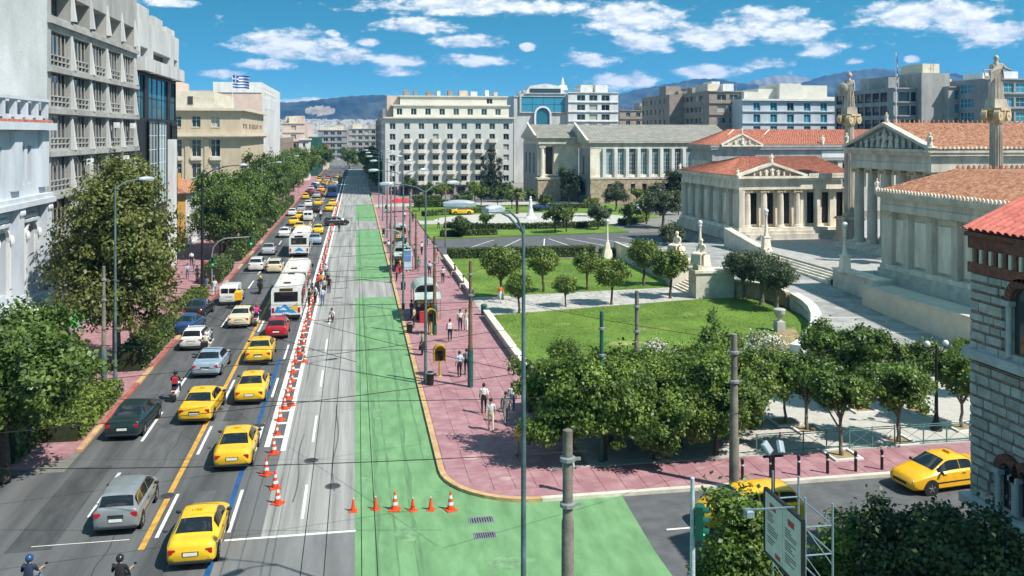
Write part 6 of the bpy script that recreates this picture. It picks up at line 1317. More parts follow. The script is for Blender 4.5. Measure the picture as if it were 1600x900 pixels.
def bus(x, y, label, artic, rz=0.0):
    t = thing('articulated_bus' if artic else 'bus', label, 'bus', (x, y, 0), rz)
    L1 = 7.2 if artic else 10.2; bus_section(t, 0, L1, rear=True, front=not artic)
    B().box(-.98, -.03, 1.7, .98, .02, 2.52).obj('rear_window', car_glass, t); B().box(-.55, -.02, 2.58, .55, .02, 2.82).obj('route_display', car_glass, t)
    for sg in (-1, 1):
        B().cham(-.1, -.03, 0, .1, .03, .42, .02).obj('tail_light', tail_m, t, (sg*1.08, -.0, .75))
        B().cham(-.09, -.2, 0, .09, .0, .35, .02).obj('mirror', trim_m, t, (sg*1.42, (17.4 if artic else 10.1), 2.1))
    B().cham(-1.2, -.06, .33, 1.2, .1, .55, .02).obj('bumper', trim_m, t); B().box(-.26, -.075, .62, .26, -.02, .74).obj('number_plate', plate_m, t)
    def wav(pts, m_, k): B().ext([(px, -.012 - .004*k, pz) for px, pz in pts], (0, .01, 0)).obj('printed_graphic', m_, t)
    if artic:
        wav([(-1.0, .75), (.9, .72), (.5, 1.0), (.75, 1.35), (.2, 1.2), (-.1, 1.5), (-.45, 1.2), (-.75, 1.3)], bus_blue, 1); wav([(.2, 1.05), (1.02, .9), (.95, 1.6), (.6, 1.3)], bus_yellow, 2); wav([(-.6, 1.0), (.1, .95), (-.2, 1.2)], bus_white, 3)
        b = B()
        for i in range(6): b.box(-1.2, L1 + i*.2, .5, 1.2, L1 + i*.2 + .1, 2.85).box(-1.12, L1 + i*.2 + .1, .5, 1.12, L1 + i*.2 + .2, 2.78)
        b.obj('bellows', bellow_m, t); bus_section(t, L1 + 1.2, 17.6, front=True)
    else: wav([(-.6, .8), (.6, .8), (.25, 1.15), (0, 1.3), (-.25, 1.1)], bus_blue, 1)
    for yy in ((3, 11) if artic else (3.5, 7)): B().cham(-.7, yy, 3.05, .7, yy + 2.2, 3.22, .06).obj('roof_unit', bus_roof, t)
    for yy in ((1, 6.2, 9.6) if artic else (1.2,)): B().cham(-.3, yy, 3.05, .3, yy + .6, 3.12, .03).obj('roof_hatch', trim_m, t)
x, y = at(447, 502); bus(x, y, 'white articulated bus with blue rear graphic beside the cone line', True)
x, y = at(467, 402); bus(x, y, 'shorter white bus with small blue triangle ahead of the articulated bus', False)
x, y = at(519, 309); t_ = thing('bus', 'far blue bus among the queue near the vanishing point', 'bus', (x, y, 0)); 
B().ext([(px_, 0, pz) for px_, pz in ((-1.2, .4), (-1.2, 2.6), (-1.0, 2.95), (1.0, 2.95), (1.2, 2.6), (1.2, .4))], (0, 10, 0)).obj('body', blue_car, t_); B().box(-1, -.03, 1.5, 1, .01, 2.5).obj('rear_window', car_glass, t_)
for sg in (-1, 1):
    for yy in (2.2, 7.8): wo = new_obj('wheel', CARS['van']['tyre'], t_, (sg*1.1, yy, .48)); wo.rotation_euler = (0, R(90), 0); wo.scale = (1.5, 1.5, 1.2)
# ---------------------------------------------------------------- scooters
SCO = {}
def scooter(x, y, label, paintm, rz=0.0, box=None):
    if not SCO:
        SCO['tyre'] = B().lathe([(.17, -.05), (.235, -.05), (.25, 0), (.235, .05), (.17, .05)], 16).mesh('tyre', tyre_m, True)
        SCO['rim'] = B().lathe([(.17, -.03), (.05, -.05), (.05, .05), (.17, .03)], 14).mesh('rim', rim_m)
        SCO['body'] = B().ext([(-.13, y_, z_) for y_, z_ in ((-.78, .55), (-.72, .78), (-.05, .72), (.1, .4), (.38, .38), (.5, .95), (.6, .95), (.58, .3), (.2, .2), (-.4, .25))], (.26, 0, 0)).ell((0, -.4, .55), (.2, .42, .22), 10, 7).mesh('body', white_car, True, 30)
        SCO['fairing'] = B().ell((0, .55, .72), (.2, .12, .28), 10, 7).ell((0, .62, .42), (.08, .25, .09), 8, 5).mesh('fairing', white_car, True)
        SCO['seat'] = B().cham(-.14, -.75, .76, .14, .05, .86, .04).mesh('seat', trim_m)
        SCO['bar'] = B().tube([(-.34, .38, 1.05), (-.1, .5, 1.0), (.1, .5, 1.0), (.34, .38, 1.05)], .018, 6).cyl((0, .5, 1.0), (0, .68, .3), .03).ell((-.36, .46, 1.18), (.06, .02, .045), 6, 4).ell((.36, .46, 1.18), (.06, .02, .045), 6, 4).mesh('handlebar', trim_m)
        SCO['light'] = B().cham(-.1, -.05, 0, .1, .03, .09, .02).mesh('tail_light', tail_m); SCO['pipe'] = B().cyl((.17, -.2, .27), (.19, -.75, .33), .05, .06).mesh('exhaust', metal_grey)
        SCO['box'] = B().cham(-.24, -.2, 0, .24, .22, .38, .06).mesh('top_box', trim_m)
    t = thing('scooter', label, 'scooter', (x, y, 0), rz, 'scooters ridden in traffic')
    for n_, p in (('body', 1), ('fairing', 1), ('seat', 0), ('bar', 0)): o = new_obj(SCO[n_].name.split('.')[0], SCO[n_], t); (paint(o, 0, paintm) if p else None)
    new_obj('tail_light', SCO['light'], t, (0, -.8, .62)); new_obj('exhaust', SCO['pipe'], t)
    for yy in (-.55, .72): wo = new_obj('wheel', SCO['tyre'], t, (0, yy, .25)); wo.rotation_euler = (0, R(90), 0); new_obj('rim', SCO['rim'], wo)
    if box is not None:
        o = new_obj('top_box', SCO['box'], t, (0, -.8, .84)); paint(o, 0, box)
    return t
courier_y = M('courier_yellow', (.80, .42, .02), .6, .1, 3)
RID = [(48, 945, grey_car, trim_m, 'scooter cut by the bottom edge, left one'), (189, 945, black_car, trim_m, 'scooter cut by the bottom edge, right one'), (275, 624, white_car, None, 'scooter near the left kerb behind the blue-silver saloon'), (322, 556, white_car, trim_m, 'scooter beside the white hatchback'), (401, 508, white_car, None, 'scooter between the cream taxi and the bus'), (407, 458, black_car, trim_m, 'scooter ahead of the white van'), (374, 480, black_car, courier_y, 'courier scooter with big yellow box beside the white van'), (501, 344, grey_car, trim_m, 'far scooter on the yellow line')]
for px, py, p, bx_, lab in RID: scooter(*at(px, py), lab, p, 0, bx_)
for o in COL.objects:
    if o.get('label') == 'courier scooter with big yellow box beside the white van':
        for k in KIDS[o.name]:
            if k.name.startswith('top_box'): k.scale = (1.3, 1.5, 2.2)
# ================================================================ people: one skinned skeleton for each pose
skin_m = M('skin', (.42, .25, .17), .6, .1, 6); hair_m = M('dark_hair', (.025, .018, .013), .7, .2, 20); shoe_m = M('shoes', (.03, .028, .026), .6, .2, 8)
def cloth(name, c): return M(name, c, .9, .15, 8, .2, 40, obj=True)
CL = dict(white=cloth('white_cloth', (.68, .68, .67)), black=cloth('black_cloth', (.02, .02, .022)), navy=cloth('navy_cloth', (.025, .035, .07)), blue=cloth('blue_cloth', (.12, .22, .42)), jeans=cloth('jeans', (.10, .16, .26)), pink=cloth('pink_cloth', (.62, .25, .24)), orange=cloth('orange_cloth', (.70, .16, .03)), yellow=cloth('yellow_cloth', (.72, .42, .03)), grey=cloth('grey_cloth', (.20, .20, .20)), beige=cloth('beige_cloth', (.48, .40, .30)), green=cloth('green_cloth', (.04, .22, .10)), red=cloth('red_cloth', (.45, .03, .04)), pale=cloth('pale_blue_cloth', (.45, .55, .66)), khaki=cloth('khaki_cloth', (.30, .27, .18)), magenta=cloth('magenta_cloth', (.55, .05, .25)), cream=cloth('cream_cloth', (.60, .54, .42)), hivis=cloth('hi_vis_cloth', (.75, .24, .02)))
def pose_mesh(name, J, skirt=False):
    """J: joint positions. Region of every bone: 0 skin, 1 shirt, 2 trousers, 3 shoes"""
    bones = [('pel', 'spi', 2), ('spi', 'che', 1), ('che', 'nec', 1), ('nec', 'hea', 0), ('hea', 'top', 0)]
    for s in 'lr': bones += [('pel', 'hip' + s, 2), ('hip' + s, 'kne' + s, 2), ('kne' + s, 'ank' + s, 2), ('ank' + s, 'toe' + s, 3), ('che', 'sho' + s, 1), ('sho' + s, 'elb' + s, 1), ('elb' + s, 'wri' + s, 0), ('wri' + s, 'pal' + s, 0)]
    rad = dict(pel=(.145, .11), spi=(.135, .10), che=(.165, .115), nec=(.062, .062), hea=(.082, .095), top=(.06, .075))
    for s in 'lr': rad.update({'hip' + s: (.10, .10), 'kne' + s: (.066, .066), 'ank' + s: (.046, .046), 'toe' + s: (.036, .036), 'sho' + s: (.066, .066), 'elb' + s: (.05, .05), 'wri' + s: (.034, .034), 'pal' + s: (.026, .042)})
    names = list(rad); me = bpy.data.meshes.new(name); me.from_pydata([J[n] for n in names], [(names.index(a), names.index(b)) for a, b, _ in bones], [])
    o = bpy.data.objects.new(name, me); COL.objects.link(o); o.modifiers.new('skin', 'SKIN'); sv = me.skin_vertices[0].data
    for i, n in enumerate(names): sv[i].radius = rad[n]; sv[i].use_root = n == 'pel'
    sb = o.modifiers.new('sub', 'SUBSURF'); sb.levels = 1; dg = bpy.context.evaluated_depsgraph_get(); dg.update(); out = bpy.data.meshes.new_from_object(o.evaluated_get(dg))
    bpy.data.objects.remove(o); bpy.data.meshes.remove(me)
    bm = bmesh.new(); bm.from_mesh(out); seg = [(Vector(J[a]), Vector(J[b]), r) for a, b, r in bones]
    for f in bm.faces:
        c = f.calc_center_median(); best = (9, 0)
        for a, b, r in seg:
            d = b - a; t = max(0, min(1, (c - a).dot(d)/max(1e-9, d.length_squared))); e = (c - (a + d*t)).length
            if e < best[0]: best = (e, r)
        f.material_index = best[1]; f.smooth = True
    def box(mat4, sx, sy, sz, mi):
        r = bmesh.ops.create_cube(bm, size=1, matrix=mat4 @ Matrix.Diagonal((sx, sy, sz, 1)))
        for v in r['verts']:
            for f in v.link_faces: f.material_index = mi
    for s in 'lr':   # five fingers leaving each palm, thumb from its side
        w = Vector(J['wri' + s]); p = Vector(J['pal' + s]); d = (p - w).normalized(); sd = d.cross(Vector((1 if s == 'r' else -1, 0, 0))); sd = sd.normalized() if sd.length > .1 else Vector((0, 1, 0)); nn = d.cross(sd)
        for i, ln in enumerate((.065, .078, .072, .055)):
            c = p + sd*(.03 - .02*i) + d*(.02 + ln/2) + nn*.008; box(Matrix(((sd.x, nn.x, d.x, c.x), (sd.y, nn.y, d.y, c.y), (sd.z, nn.z, d.z, c.z), (0, 0, 0, 1))), .015, .016, ln, 0)
        c = p + sd*.052 - d*.01; dd = (d + sd*.8).normalized(); s2 = dd.cross(nn); box(Matrix(((s2.x, nn.x, dd.x, c.x), (s2.y, nn.y, dd.y, c.y), (s2.z, nn.z, dd.z, c.z), (0, 0, 0, 1))), .017, .018, .06, 0)
    h = Vector(J['hea']); fw = Vector(J.get('face', (0, 1, 0))).normalized(); rt = fw.cross(Vector((0, 0, 1)))
    def nub(c, r, mi):
        rr = bmesh.ops.create_uvsphere(bm, u_segments=6, v_segments=4, radius=1, matrix=Matrix.Translation(c) @ Matrix.Diagonal((*r, 1)))
        for v in rr['verts']:
            for f in v.link_faces: f.material_index = mi
    nub(h + fw*.105 + Vector((0, 0, .0)), (.016, .016, .022), 0); nub(h + fw*.095 - Vector((0, 0, .045)), (.025, .01, .008), 4)
    for q in (-1, 1): nub(h + fw*.092 + rt*q*.035 + Vector((0, 0, .025)), (.013, .01, .009), 4); nub(h + rt*q*.092, (.015, .025, .03), 0)
    out.materials.clear(); out.name = 'person_' + name
    for m_ in (skin_m, CL['white'], CL['jeans'], shoe_m, hair_m): out.materials.append(m_)
    bm.to_mesh(out); bm.free()
    hb = B().ell(tuple(Vector(J['top'])*.55 + h*.45 - fw*.02), (.098, .112, .108), 12, 8)
    return out, hb.mesh('hair', hair_m, True), J
def joints(stride, arm, lean=0.0):
    J = dict(pel=(0, 0, .93), spi=(0, lean*.2, 1.1), che=(0, lean*.6, 1.32), nec=(0, lean*.9, 1.5), hea=(0, lean + .02, 1.60), top=(0, lean + .01, 1.69))
    for s, q in (('l', -1), ('r', 1)):
        k = stride*q; J['hip' + s] = (.095*q, 0, .88); J['kne' + s] = (.10*q, k*.45 + .03, .5); J['ank' + s] = (.10*q, k, .085 + max(0, -k)*.25); J['toe' + s] = (.105*q, k + .15, .035 + max(0, -k)*.1)
        a = -arm*q; J['sho' + s] = (.19*q, lean*.7, 1.40); J['elb' + s] = (.235*q, a*.4 - .03 + lean*.5, 1.13); J['wri' + s] = (.235*q, a + .05 + lean*.5, .90); J['pal' + s] = (.23*q, a*1.15 + .08 + lean*.5, .83)
    return J
def sit(arms_fwd, feet_fwd=.42, hz=.5, legs=.12):
    J = dict(pel=(0, 0, hz + .08), spi=(0, .0, hz + .26), che=(0, .04, hz + .48), nec=(0, .07, hz + .66), hea=(0, .10, hz + .76), top=(0, .09, hz + .85))
    for s, q in (('l', -1), ('r', 1)):
        J['hip' + s] = (.11*q, .03, hz + .04); J['kne' + s] = (legs*1.3*q, feet_fwd, hz + .06); J['ank' + s] = (legs*1.2*q, feet_fwd + .02, max(.09, hz - .38)); J['toe' + s] = (legs*1.2*q, feet_fwd + .17, max(.05, hz - .42))
        J['sho' + s] = (.19*q, .05, hz + .56); J['elb' + s] = (.25*q, .14 if arms_fwd else .06, hz + .33); J['wri' + s] = ((.3 if arms_fwd else .14)*q, .38 if arms_fwd else .26, hz + (.32 if arms_fwd else .16)); J['pal' + s] = ((.32 if arms_fwd else .1)*q, .46 if arms_fwd else .33, hz + (.31 if arms_fwd else .14))
    return J
POSE = {'walk': pose_mesh('walk', joints(.24, .16, .04)), 'step': pose_mesh('step', joints(-.17, -.12, .03)), 'stand': pose_mesh('stand', joints(.03, .03)), 'sit': pose_mesh('sit', sit(False)), 'ride': pose_mesh('ride', sit(True, .33, .86, .17))}
Jk = sit(False, .2, .3, .16); POSE['crouch'] = pose_mesh('crouch', Jk)
helmet_me = B().ell((0, 0, 0), (.135, .15, .14), 12, 8).mesh('helmet', black_car, True); bag_me = B().cham(-.15, -.1, 0, .15, .08, .4, .05).mesh('backpack', CL['navy'])
cap_me = B().lathe([(.11, 0), (.11, .05), (.07, .1), (.01, .115)], 12).box(-.07, .05, .0, .07, .2, .015).mesh('cap', CL['white'])
def person(pose, x, y, z, rz, shirt, legs, label, hair=True, helmet=None, bag=None, skirt=None, cap=False, s=1.0, group=None, bare=False, sleeves=True, name='person'):
    me, hm, J = POSE[pose]; t = thing(name, label, 'person', (x, y, z), rz, group); t.scale = (s, s, s)
    o = new_obj('body', me, t); paint(o, 1, CL[shirt]); paint(o, 2, CL[legs])
    h = Vector(J['hea'])
    if helmet: k = new_obj('helmet', helmet_me, t, (h.x, h.y - .01, h.z + .03)); paint(k, 0, helmet)
    elif hair: new_obj('hair', hm, t)
    if cap: new_obj('cap', cap_me, t, (h.x, h.y, h.z + .06))
    if bag: k = new_obj('backpack', bag_me, t, (0, Vector(J['che']).y - .17, Vector(J['che']).z - .28)); paint(k, 0, CL[bag])
    if skirt: k = B().lathe([(.30, .42), (.26, .6), (.19, .92), (.15, 1.02)], 14, flute=.05).obj('skirt', CL[skirt], t)
    return t
# riders
rz0 = 0
for (px, py, *_), (sh, lg, hel, lab, bg) in zip(RID, [('navy', 'navy', blue_car, 'rider in dark jacket on the scooter at the bottom left edge', None), ('black', 'black', black_car, 'rider in black with black helmet at the bottom edge', None), ('black', 'navy', black_car, 'rider in black near the left kerb', 'red'), ('cream', 'beige', white_car, 'rider with white helmet beside the white hatchback', None), ('magenta', 'navy', red_car, 'rider in magenta shirt between cream taxi and bus', None), ('black', 'green', orange_car, 'rider in dark clothes ahead of the white van', None), ('yellow', 'jeans', None, 'courier rider in yellow beside the white van', None), ('white', 'black', white_car, 'far rider in white on the yellow line', None)]):
    x, y = at(px, py); person('ride', x, y - .22, .0, 0, sh, lg, lab, helmet=hel, bag=bg, group='scooter riders')
PV = .15
def pp(pose, px, py, rz, sh, lg, lab, z=PV, **k): x, y, _ = g(px, py, z); return person(pose, x, y, z, R(rz), sh, lg, lab, **k)
pp('walk', 756, 647, -8, 'white', 'black', 'man in white shirt and black trousers walking away up the pavement')
pp('step', 767, 673, 172, 'white', 'cream', 'man in white jacket over dark shirt walking towards us')
pp('walk', 790, 661, 186, 'grey', 'grey', 'man in dark grey suit walking towards us between two in white')
pp('walk', 800, 646, -12, 'white', 'jeans', 'person in white shirt and jeans walking away beside the lamp post')
pp('step', 812, 716, 176, 'yellow', 'khaki', 'woman in yellow top half behind the teal lamp post')
pp('walk', 821, 640, 190, 'blue', 'navy', 'person in blue behind the teal lamp post')
pp('stand', 718, 590, 20, 'pale', 'black', 'man in pale shirt standing left of the dark green pole')
pp('stand', 729, 586, -20, 'grey', 'black', 'person in grey standing against the dark green pole')
pp('walk', 703, 534, -5, 'pink', 'navy', 'person in pink shirt carrying a white bag on the pavement', bag='white')
pp('walk', 719, 517, 175, 'white', 'navy', 'person in white shirt and navy trousers beside the brown pole')
pp('step', 728, 517, 178, 'beige', 'white', 'person in beige top and white trousers behind the brown pole')
pp('stand', 660, 555, 90, 'khaki', 'black', 'woman in khaki top beside the teal lamp post at the kerb', skirt='black')
pp('stand', 643, 500, -60, 'navy', 'navy', 'man in navy standing by the kerb next to the kiosk')
pp('stand', 672, 520, 150, 'pink', 'khaki', 'person in pink beside the yellow phone booth')
pp('stand', 692, 442, -10, 'white', 'black', 'person in white standing by the low wall')
pp('walk', 671, 432, -4, 'pale', 'navy', 'person in pale blue walking behind the second kiosk')
pp('stand', 654, 424, 30, 'green', 'grey', 'person in green beside the kiosk roof')
pp('stand', 620, 440, 60, 'red', 'black', 'person in red trousers by the kerb near the signal')
pp('step', 616, 395, 170, 'red', 'jeans', 'person in red far up the pavement')
pp('walk', 640, 372, 0, 'white', 'navy', 'far person in white among the lamp posts')
pp('walk', 628, 366, 185, 'black', 'grey', 'far person in black among the lamp posts')
pp('stand', 650, 385, 15, 'pink', 'white', 'far person in pink beside the brown poles')
pp('walk', 782, 473, 200, 'orange', 'pale', 'man in orange top walking under the largest round orange tree')
pp('step', 685, 358, 200, 'white', 'navy', 'far person in white on the garden crossing')
pp('stand', 888, 768, 160, 'pale', 'beige', 'man in pale blue shirt and beige trousers under the corner tree', cap=True)
for i, (px, py, sh, lg) in enumerate(((698, 432, 'black', 'beige'), (705, 452, 'cream', 'white'))):
    x, y, _ = g(px, py, .3); person('sit', 10.85, y, .28, R(85), sh, lg, 'person in %s sitting on the low wall of the far lawn' % ('black', 'cream')[i])
for i, (px, py, sh, lg, ps, rz_, lab) in enumerate([(612, 418, 'navy', 'black', 'stand', 30, 'person in navy at the kerb beside the far kiosk'), (607, 395, 'white', 'jeans', 'walk', 0, 'far person in white at the kerb by the signal'), (633, 398, 'pale', 'grey', 'step', 180, 'person in pale blue beside the advertising column'), (648, 402, 'beige', 'navy', 'walk', 4, 'person in beige walking behind the advertising column'), (659, 398, 'white', 'black', 'stand', 40, 'person in white shirt near the car park entrance'), (667, 385, 'navy', 'jeans', 'walk', 185, 'person in navy at the car park corner'), (624, 378, 'cream', 'jeans', 'walk', 2, 'far person in cream top amid the poles'), (610, 362, 'grey', 'black', 'step', 180, 'far person in grey near the kerb'), (618, 350, 'red', 'white', 'walk', 0, 'tiny far person in red before the parasols'), (632, 345, 'white', 'navy', 'walk', 3, 'tiny far person in white before the parasols'), (645, 347, 'black', 'black', 'stand', 20, 'tiny far person in black before the parasols'), (676, 470, 'grey', 'jeans', 'walk', -4, 'person in grey walking between kiosk and low wall'), (684, 412, 'pink', 'beige', 'walk', 182, 'person in pink near the end of the far low wall'), (647, 512, 'beige', 'black', 'stand', 70, 'person in beige leaning at the kiosk counter'), (625, 428, 'yellow', 'navy', 'stand', 100, 'person in yellow top at the kerb by the far kiosk')]): pp(ps, px, py, rz_, sh, lg, lab)
for i, (px, py, sh, lg, rz_, lab) in enumerate([(488, 470, 'navy', 'grey', 80, 'person in navy leaning over the cones beside the bus'), (499, 466, 'grey', 'jeans', -70, 'person in grey within the cone group'), (507, 462, 'beige', 'navy', 40, 'person in beige behind the man in jeans at the cones'), (512, 446, 'khaki', 'black', 170, 'worker in khaki at the far side of the cone group'), (496, 455, 'red', 'black', 60, 'worker in red among the cones')]): pp('stand', px, py, rz_, sh, lg, lab, z=0)
# workers on the closed lanes
pp('stand', 483, 480, 60, 'black', 'black', 'person in black stooping at the cones beside the bus', z=0)
pp('stand', 493, 474, 120, 'white', 'black', 'person in white and black behind the cones', z=0)
pp('stand', 504, 478, 10, 'pale', 'jeans', 'man in pale shirt and jeans standing right of the cones', z=0)
pp('stand', 514, 458, -10, 'black', 'black', 'man in black standing furthest right of the cone group', z=0)
pp('stand', 502, 452, 20, 'hivis', 'navy', 'worker in orange vest behind the cone group', z=0)
pp('stand', 509, 436, -20, 'white', 'jeans', 'man in white at the back of the cone group', z=0)
pp('crouch', 519, 503, 150, 'white', 'black', 'worker in white crouching on the closed lane', z=0)
pp('stand', 530, 362, 0, 'black', 'black', 'far person in black beside the black estate car', z=0)
pp('stand', 519, 364, 0, 'red', 'white', 'far person in red at the cone line', z=0)
# left pavement
for i, (px, py, sh, lg, ps, rz_) in enumerate(((299, 415, 'white', 'navy', 'walk', 10), (308, 440, 'navy', 'navy', 'stand', 40), (322, 452, 'black', 'jeans', 'step', 180), (331, 447, 'navy', 'black', 'walk', 0), (293, 436, 'pale', 'jeans', 'step', 190), (335, 462, 'white', 'pale', 'walk', 185), (319, 428, 'red', 'black', 'walk', 5), (303, 425, 'grey', 'jeans', 'stand', 90))):
    pp(ps, px, py, rz_, sh, lg, 'pedestrian in %s top and %s trousers on the left pavement, %s' % (sh.replace('pale', 'pale blue'), lg, ('far left', 'by the grey pole', 'right of the grey pole', 'behind the grey pole', 'leftmost', 'nearest the kerb', 'in the middle', 'at the orange house')[i]), s=1.0)
# ================================================================ statues
def statue_body(pose, x, y, z, rz, sc, m, label, kind):
    t = thing('statue', label, 'statue', (x, y, z), rz); t.scale = (sc, sc, sc); me, hm, J = POSE[pose]
    o = new_obj('figure', me, t)
    for i in range(5): paint(o, i, m)
    k = new_obj('hair', hm, t); paint(k, 0, m); h = Vector(J['hea'])
    q = random.Random(len(label)); n = 26
    if pose == 'sit':
        b = B()   # drapery over the lap, falling in folds to the feet
        for i in range(9):
            xx = -.24 + .06*i; b.tube([(xx, -.02, .62), (xx*1.1, .28, .66 - .02*(i % 2)), (xx*1.15, .5, .58), (xx*1.25, .56 + .03*(i % 2), .08)], [.05, .06, .055, .06], 6)
        b.obj('drapery', m, t, smooth=True, ang=70); B().frus(-.34, -.3, .34, .3, 0, .52, .03).obj('throne', m, t)
        return t
    b = B()
    for i in range(n):   # long robe: vertical folds round the legs, gathered at the waist
        a = 2*math.pi*i/n; f = 1 + .10*(i % 2) + q.uniform(-.04, .04); r1, r2, r3 = .225*f, .19*f, .14*f
        b.tube([(r1*math.cos(a), r1*.85*math.sin(a), 0), (r2*math.cos(a), r2*.8*math.sin(a), .5), (r3*math.cos(a), r3*.75*math.sin(a), 1.08)], [.05, .045, .03], 5)
    b.lathe([(.21, 0), (.175, .5), (.125, 1.1)], 14, ey=.8).obj('robe', m, t, smooth=True, ang=70)
    b = B()
    for i in range(8): b.tube([(-.22 + .02*i, .02, 1.42), (-.12 + .05*i, .15, 1.2 - .02*i), (.05 + .03*i, .17, .95 - .04*i)], [.035, .045, .03], 5)   # mantle across the chest
    b.obj('mantle', m, t, smooth=True, ang=70)
    if kind == 'warrior':
        B().lathe([(.125, 0), (.14, .06), (.11, .16), (.03, .22)], 12, (h.x, h.y, h.z + .02)).ext([(-.02, h.y - .16, h.z + .1), (-.02, h.y + .1, h.z + .2), (-.02, h.y + .05, h.z + .33), (-.02, h.y - .12, h.z + .3)], (.04, 0, 0)).obj('helmet', m, t, smooth=True)
        o = B().lathe([(.02, -.05), (.30, -.02), (.32, .03), (.22, .08), (.03, .11)], 18).obj('shield', m, t, (.34, .16, .98)); o.rotation_euler = (R(-80), 0, R(-25))
    else:
        B().box(.2, .1, .78, .46, .18, .92).tube([(.21, .14, .9), (.17, .14, 1.2)], .025, 6).tube([(.45, .14, .9), (.5, .14, 1.2)], .025, 6).cyl((.17, .14, 1.16), (.5, .14, 1.16), .02, n=6).obj('lyre', m, t)
        B().tube([(-.19, .02, 1.38), (-.34, .12, 1.2), (-.5, .2, 1.12)], [.06, .05, .035], 7).obj('mantle_end', m, t, smooth=True)
    return t
statue_body('stand', 62.6, 106.2, ZS1, R(150), 2.45, column_stone, 'helmeted statue with round shield atop the column by the north wing', 'warrior')
statue_body('stand', 62.8, 79.6, ZS2, R(160), 2.5, column_stone, 'bare-headed draped statue with lyre atop the rightmost column', 'lyre')
statue_body('sit', 33.3, 82.95, 3.3, R(120), 1.8, marble, 'seated white statue on the pedestal right of the garden stair', '')
statue_body('sit', 33.3, 89.65, 3.3, R(120), 1.8, marble, 'seated white statue on the pedestal left of the garden stair', '')
# ================================================================ street furniture
def lamp_head(t, p, d, L=1.1, w=.36):
    d = Vector(d).normalized(); a = math.atan2(d.y, d.x)
    o = B().ext([(0, -w*.3, -.02), (L*.35, -w*.5, -.05), (L, -w*.42, -.03), (L*1.05, 0, 0), (L, w*.42, -.03), (L*.35, w*.5, -.05), (0, w*.3, -.02)], (0, 0, .1)).ell((L*.5, 0, .07), (L*.5, w*.42, .1), 12, 6).obj('lamp_head', lamp_shell, t, p, a, True, 40)
    B().cham(L*.3, -w*.36, -.1, L*.95, w*.36, -.045, .01).obj('lamp_glass', lamp_glass, o)
lamp_shell = M('lamp_shell', (.42, .47, .52), .4, .1, 4, metal=.2); lamp_glass = M('lamp_glass', (.6, .62, .6), .2, .1, 4)
def lamp_post(x, y, h, label, heads, z=.13, r=.088, m=None, name='lamp_post', group=None):
    t = thing(name, label, 'lamp post', (x, y, z), 0, group); m = m or pole_teal
    B().lathe([(r*1.6, 0), (r*1.6, .5), (r*1.25, .62), (r*1.15, .9), (r*.95, h*.5), (r*.62, h)], 12).obj('pole', m, t, smooth=True)
    for (dx, dy, up, hl) in heads:
        e = (dx, dy, h + up); B().tube([(0, 0, h - .25), (dx*.3, dy*.3, h - .05 + up*.5), (dx*.7, dy*.7, h + up*.9), e], [r*.5, r*.45, r*.4, r*.35], 8).obj('arm', m, t); lamp_head(t, e, (dx, dy, 0), hl)
    return t
def trolley_pole(x, y, h, label, m, z=.13, r=.14, bands=True, foot=None):
    t = thing('trolley_pole', label, 'pole', (x, y, z), 0, 'poles holding the overhead wires')
    B().lathe([(r*1.15, 0), (r*1.1, h*.33), (r*.95, h*.34), (r*.88, h*.66), (r*.75, h*.67), (r*.72, h), (r*.3, h + .04)], 10).obj('pole', m, t, smooth=True)
    if foot: B().lathe([(r*1.3, 0), (r*1.28, 2.3), (r*1.17, 2.36)], 10).obj('pole_foot', foot, t, smooth=True)
    if bands:
        for zz in (h - .9, h - 2.2): B().lathe([(r*.75, 0), (r*1.15, .03), (r*1.15, .13), (r*.75, .16)], 10, (0, 0, zz)).box(r*.9, -.03, zz + .03, r*1.9, .03, zz + .11).obj('clamp', metal_grey, t)
    return t
x, y, _ = cw(818, 28.0); h = zat(352, x, y)
lamp_post(x, y, h, 'tall teal lamp post with two heads nearest the camera', [(-1.45, .35, .62, 1.0), (-.75, -.55, .55, .75)], 0, .08)
x, y, _ = cw(887, 25.5); trolley_pole(x, y, zat(672, x, y), 'short grey-brown concrete pole with clamps at the bottom centre', pole_conc, 0, .2)
x, y, _ = g(735, 605, .13); trolley_pole(x, y, 7.9, 'brown wire pole with dark green foot beside pedestrians', pole_brown, foot=pole_green)
x, y, _ = g(679, 523, .13); trolley_pole(x, y, 7.8, 'brown wire pole with dark green foot by the kiosk', pole_brown, foot=pole_green)
x, y, _ = g(650, 421, .13); trolley_pole(x, y, 6.6, 'rusty wire pole behind the kiosk', pole_brown)
x, y, _ = g(641, 421, .13); trolley_pole(x, y, 9, 'taller dark wire pole behind the kiosk', pole_conc)
x, y, _ = g(696, 387, .13); trolley_pole(x, y, 8.6, 'slim dark pole standing at the car park entrance', pole_conc, r=.1)
x, y, _ = g(611, 440, .13); trolley_pole(x, y, 12, 'tall slim pole at the kerb by the far kiosk', pole_conc, r=.1)
x, y, _ = cw(1147, 40.2); trolley_pole(x, y, zat(522, x, y) - .13, 'tall grey wire pole beside the side street railing', pole_conc, .13, .2)
x, y, _ = cw(995, 47.0); trolley_pole(x, y, zat(455, x, y) - .13, 'grey wire pole rising behind the orange trees before the lawn', pole_conc, .13, .15)
x, y, _ = cw(940, 43.5); trolley_pole(x, y, zat(487, x, y) - .13, 'shorter dark pole with pointed top rising from the orange trees', pole_green, .13, .13)
x, y, _ = g(665, 597, .13); lamp_post(x, y, 12.4, 'teal lamp post with two heads at the kerb beside the phone booth', [(-2.0, 0, .3, .9), (1.4, .6, .3, .9)])
x, y, _ = g(630, 483, .13); lamp_post(x, y, 12.3, 'teal lamp post with two heads at the kerb beside the kiosk', [(-2.2, 0, .3, .9), (1.5, .6, .3, .9)])
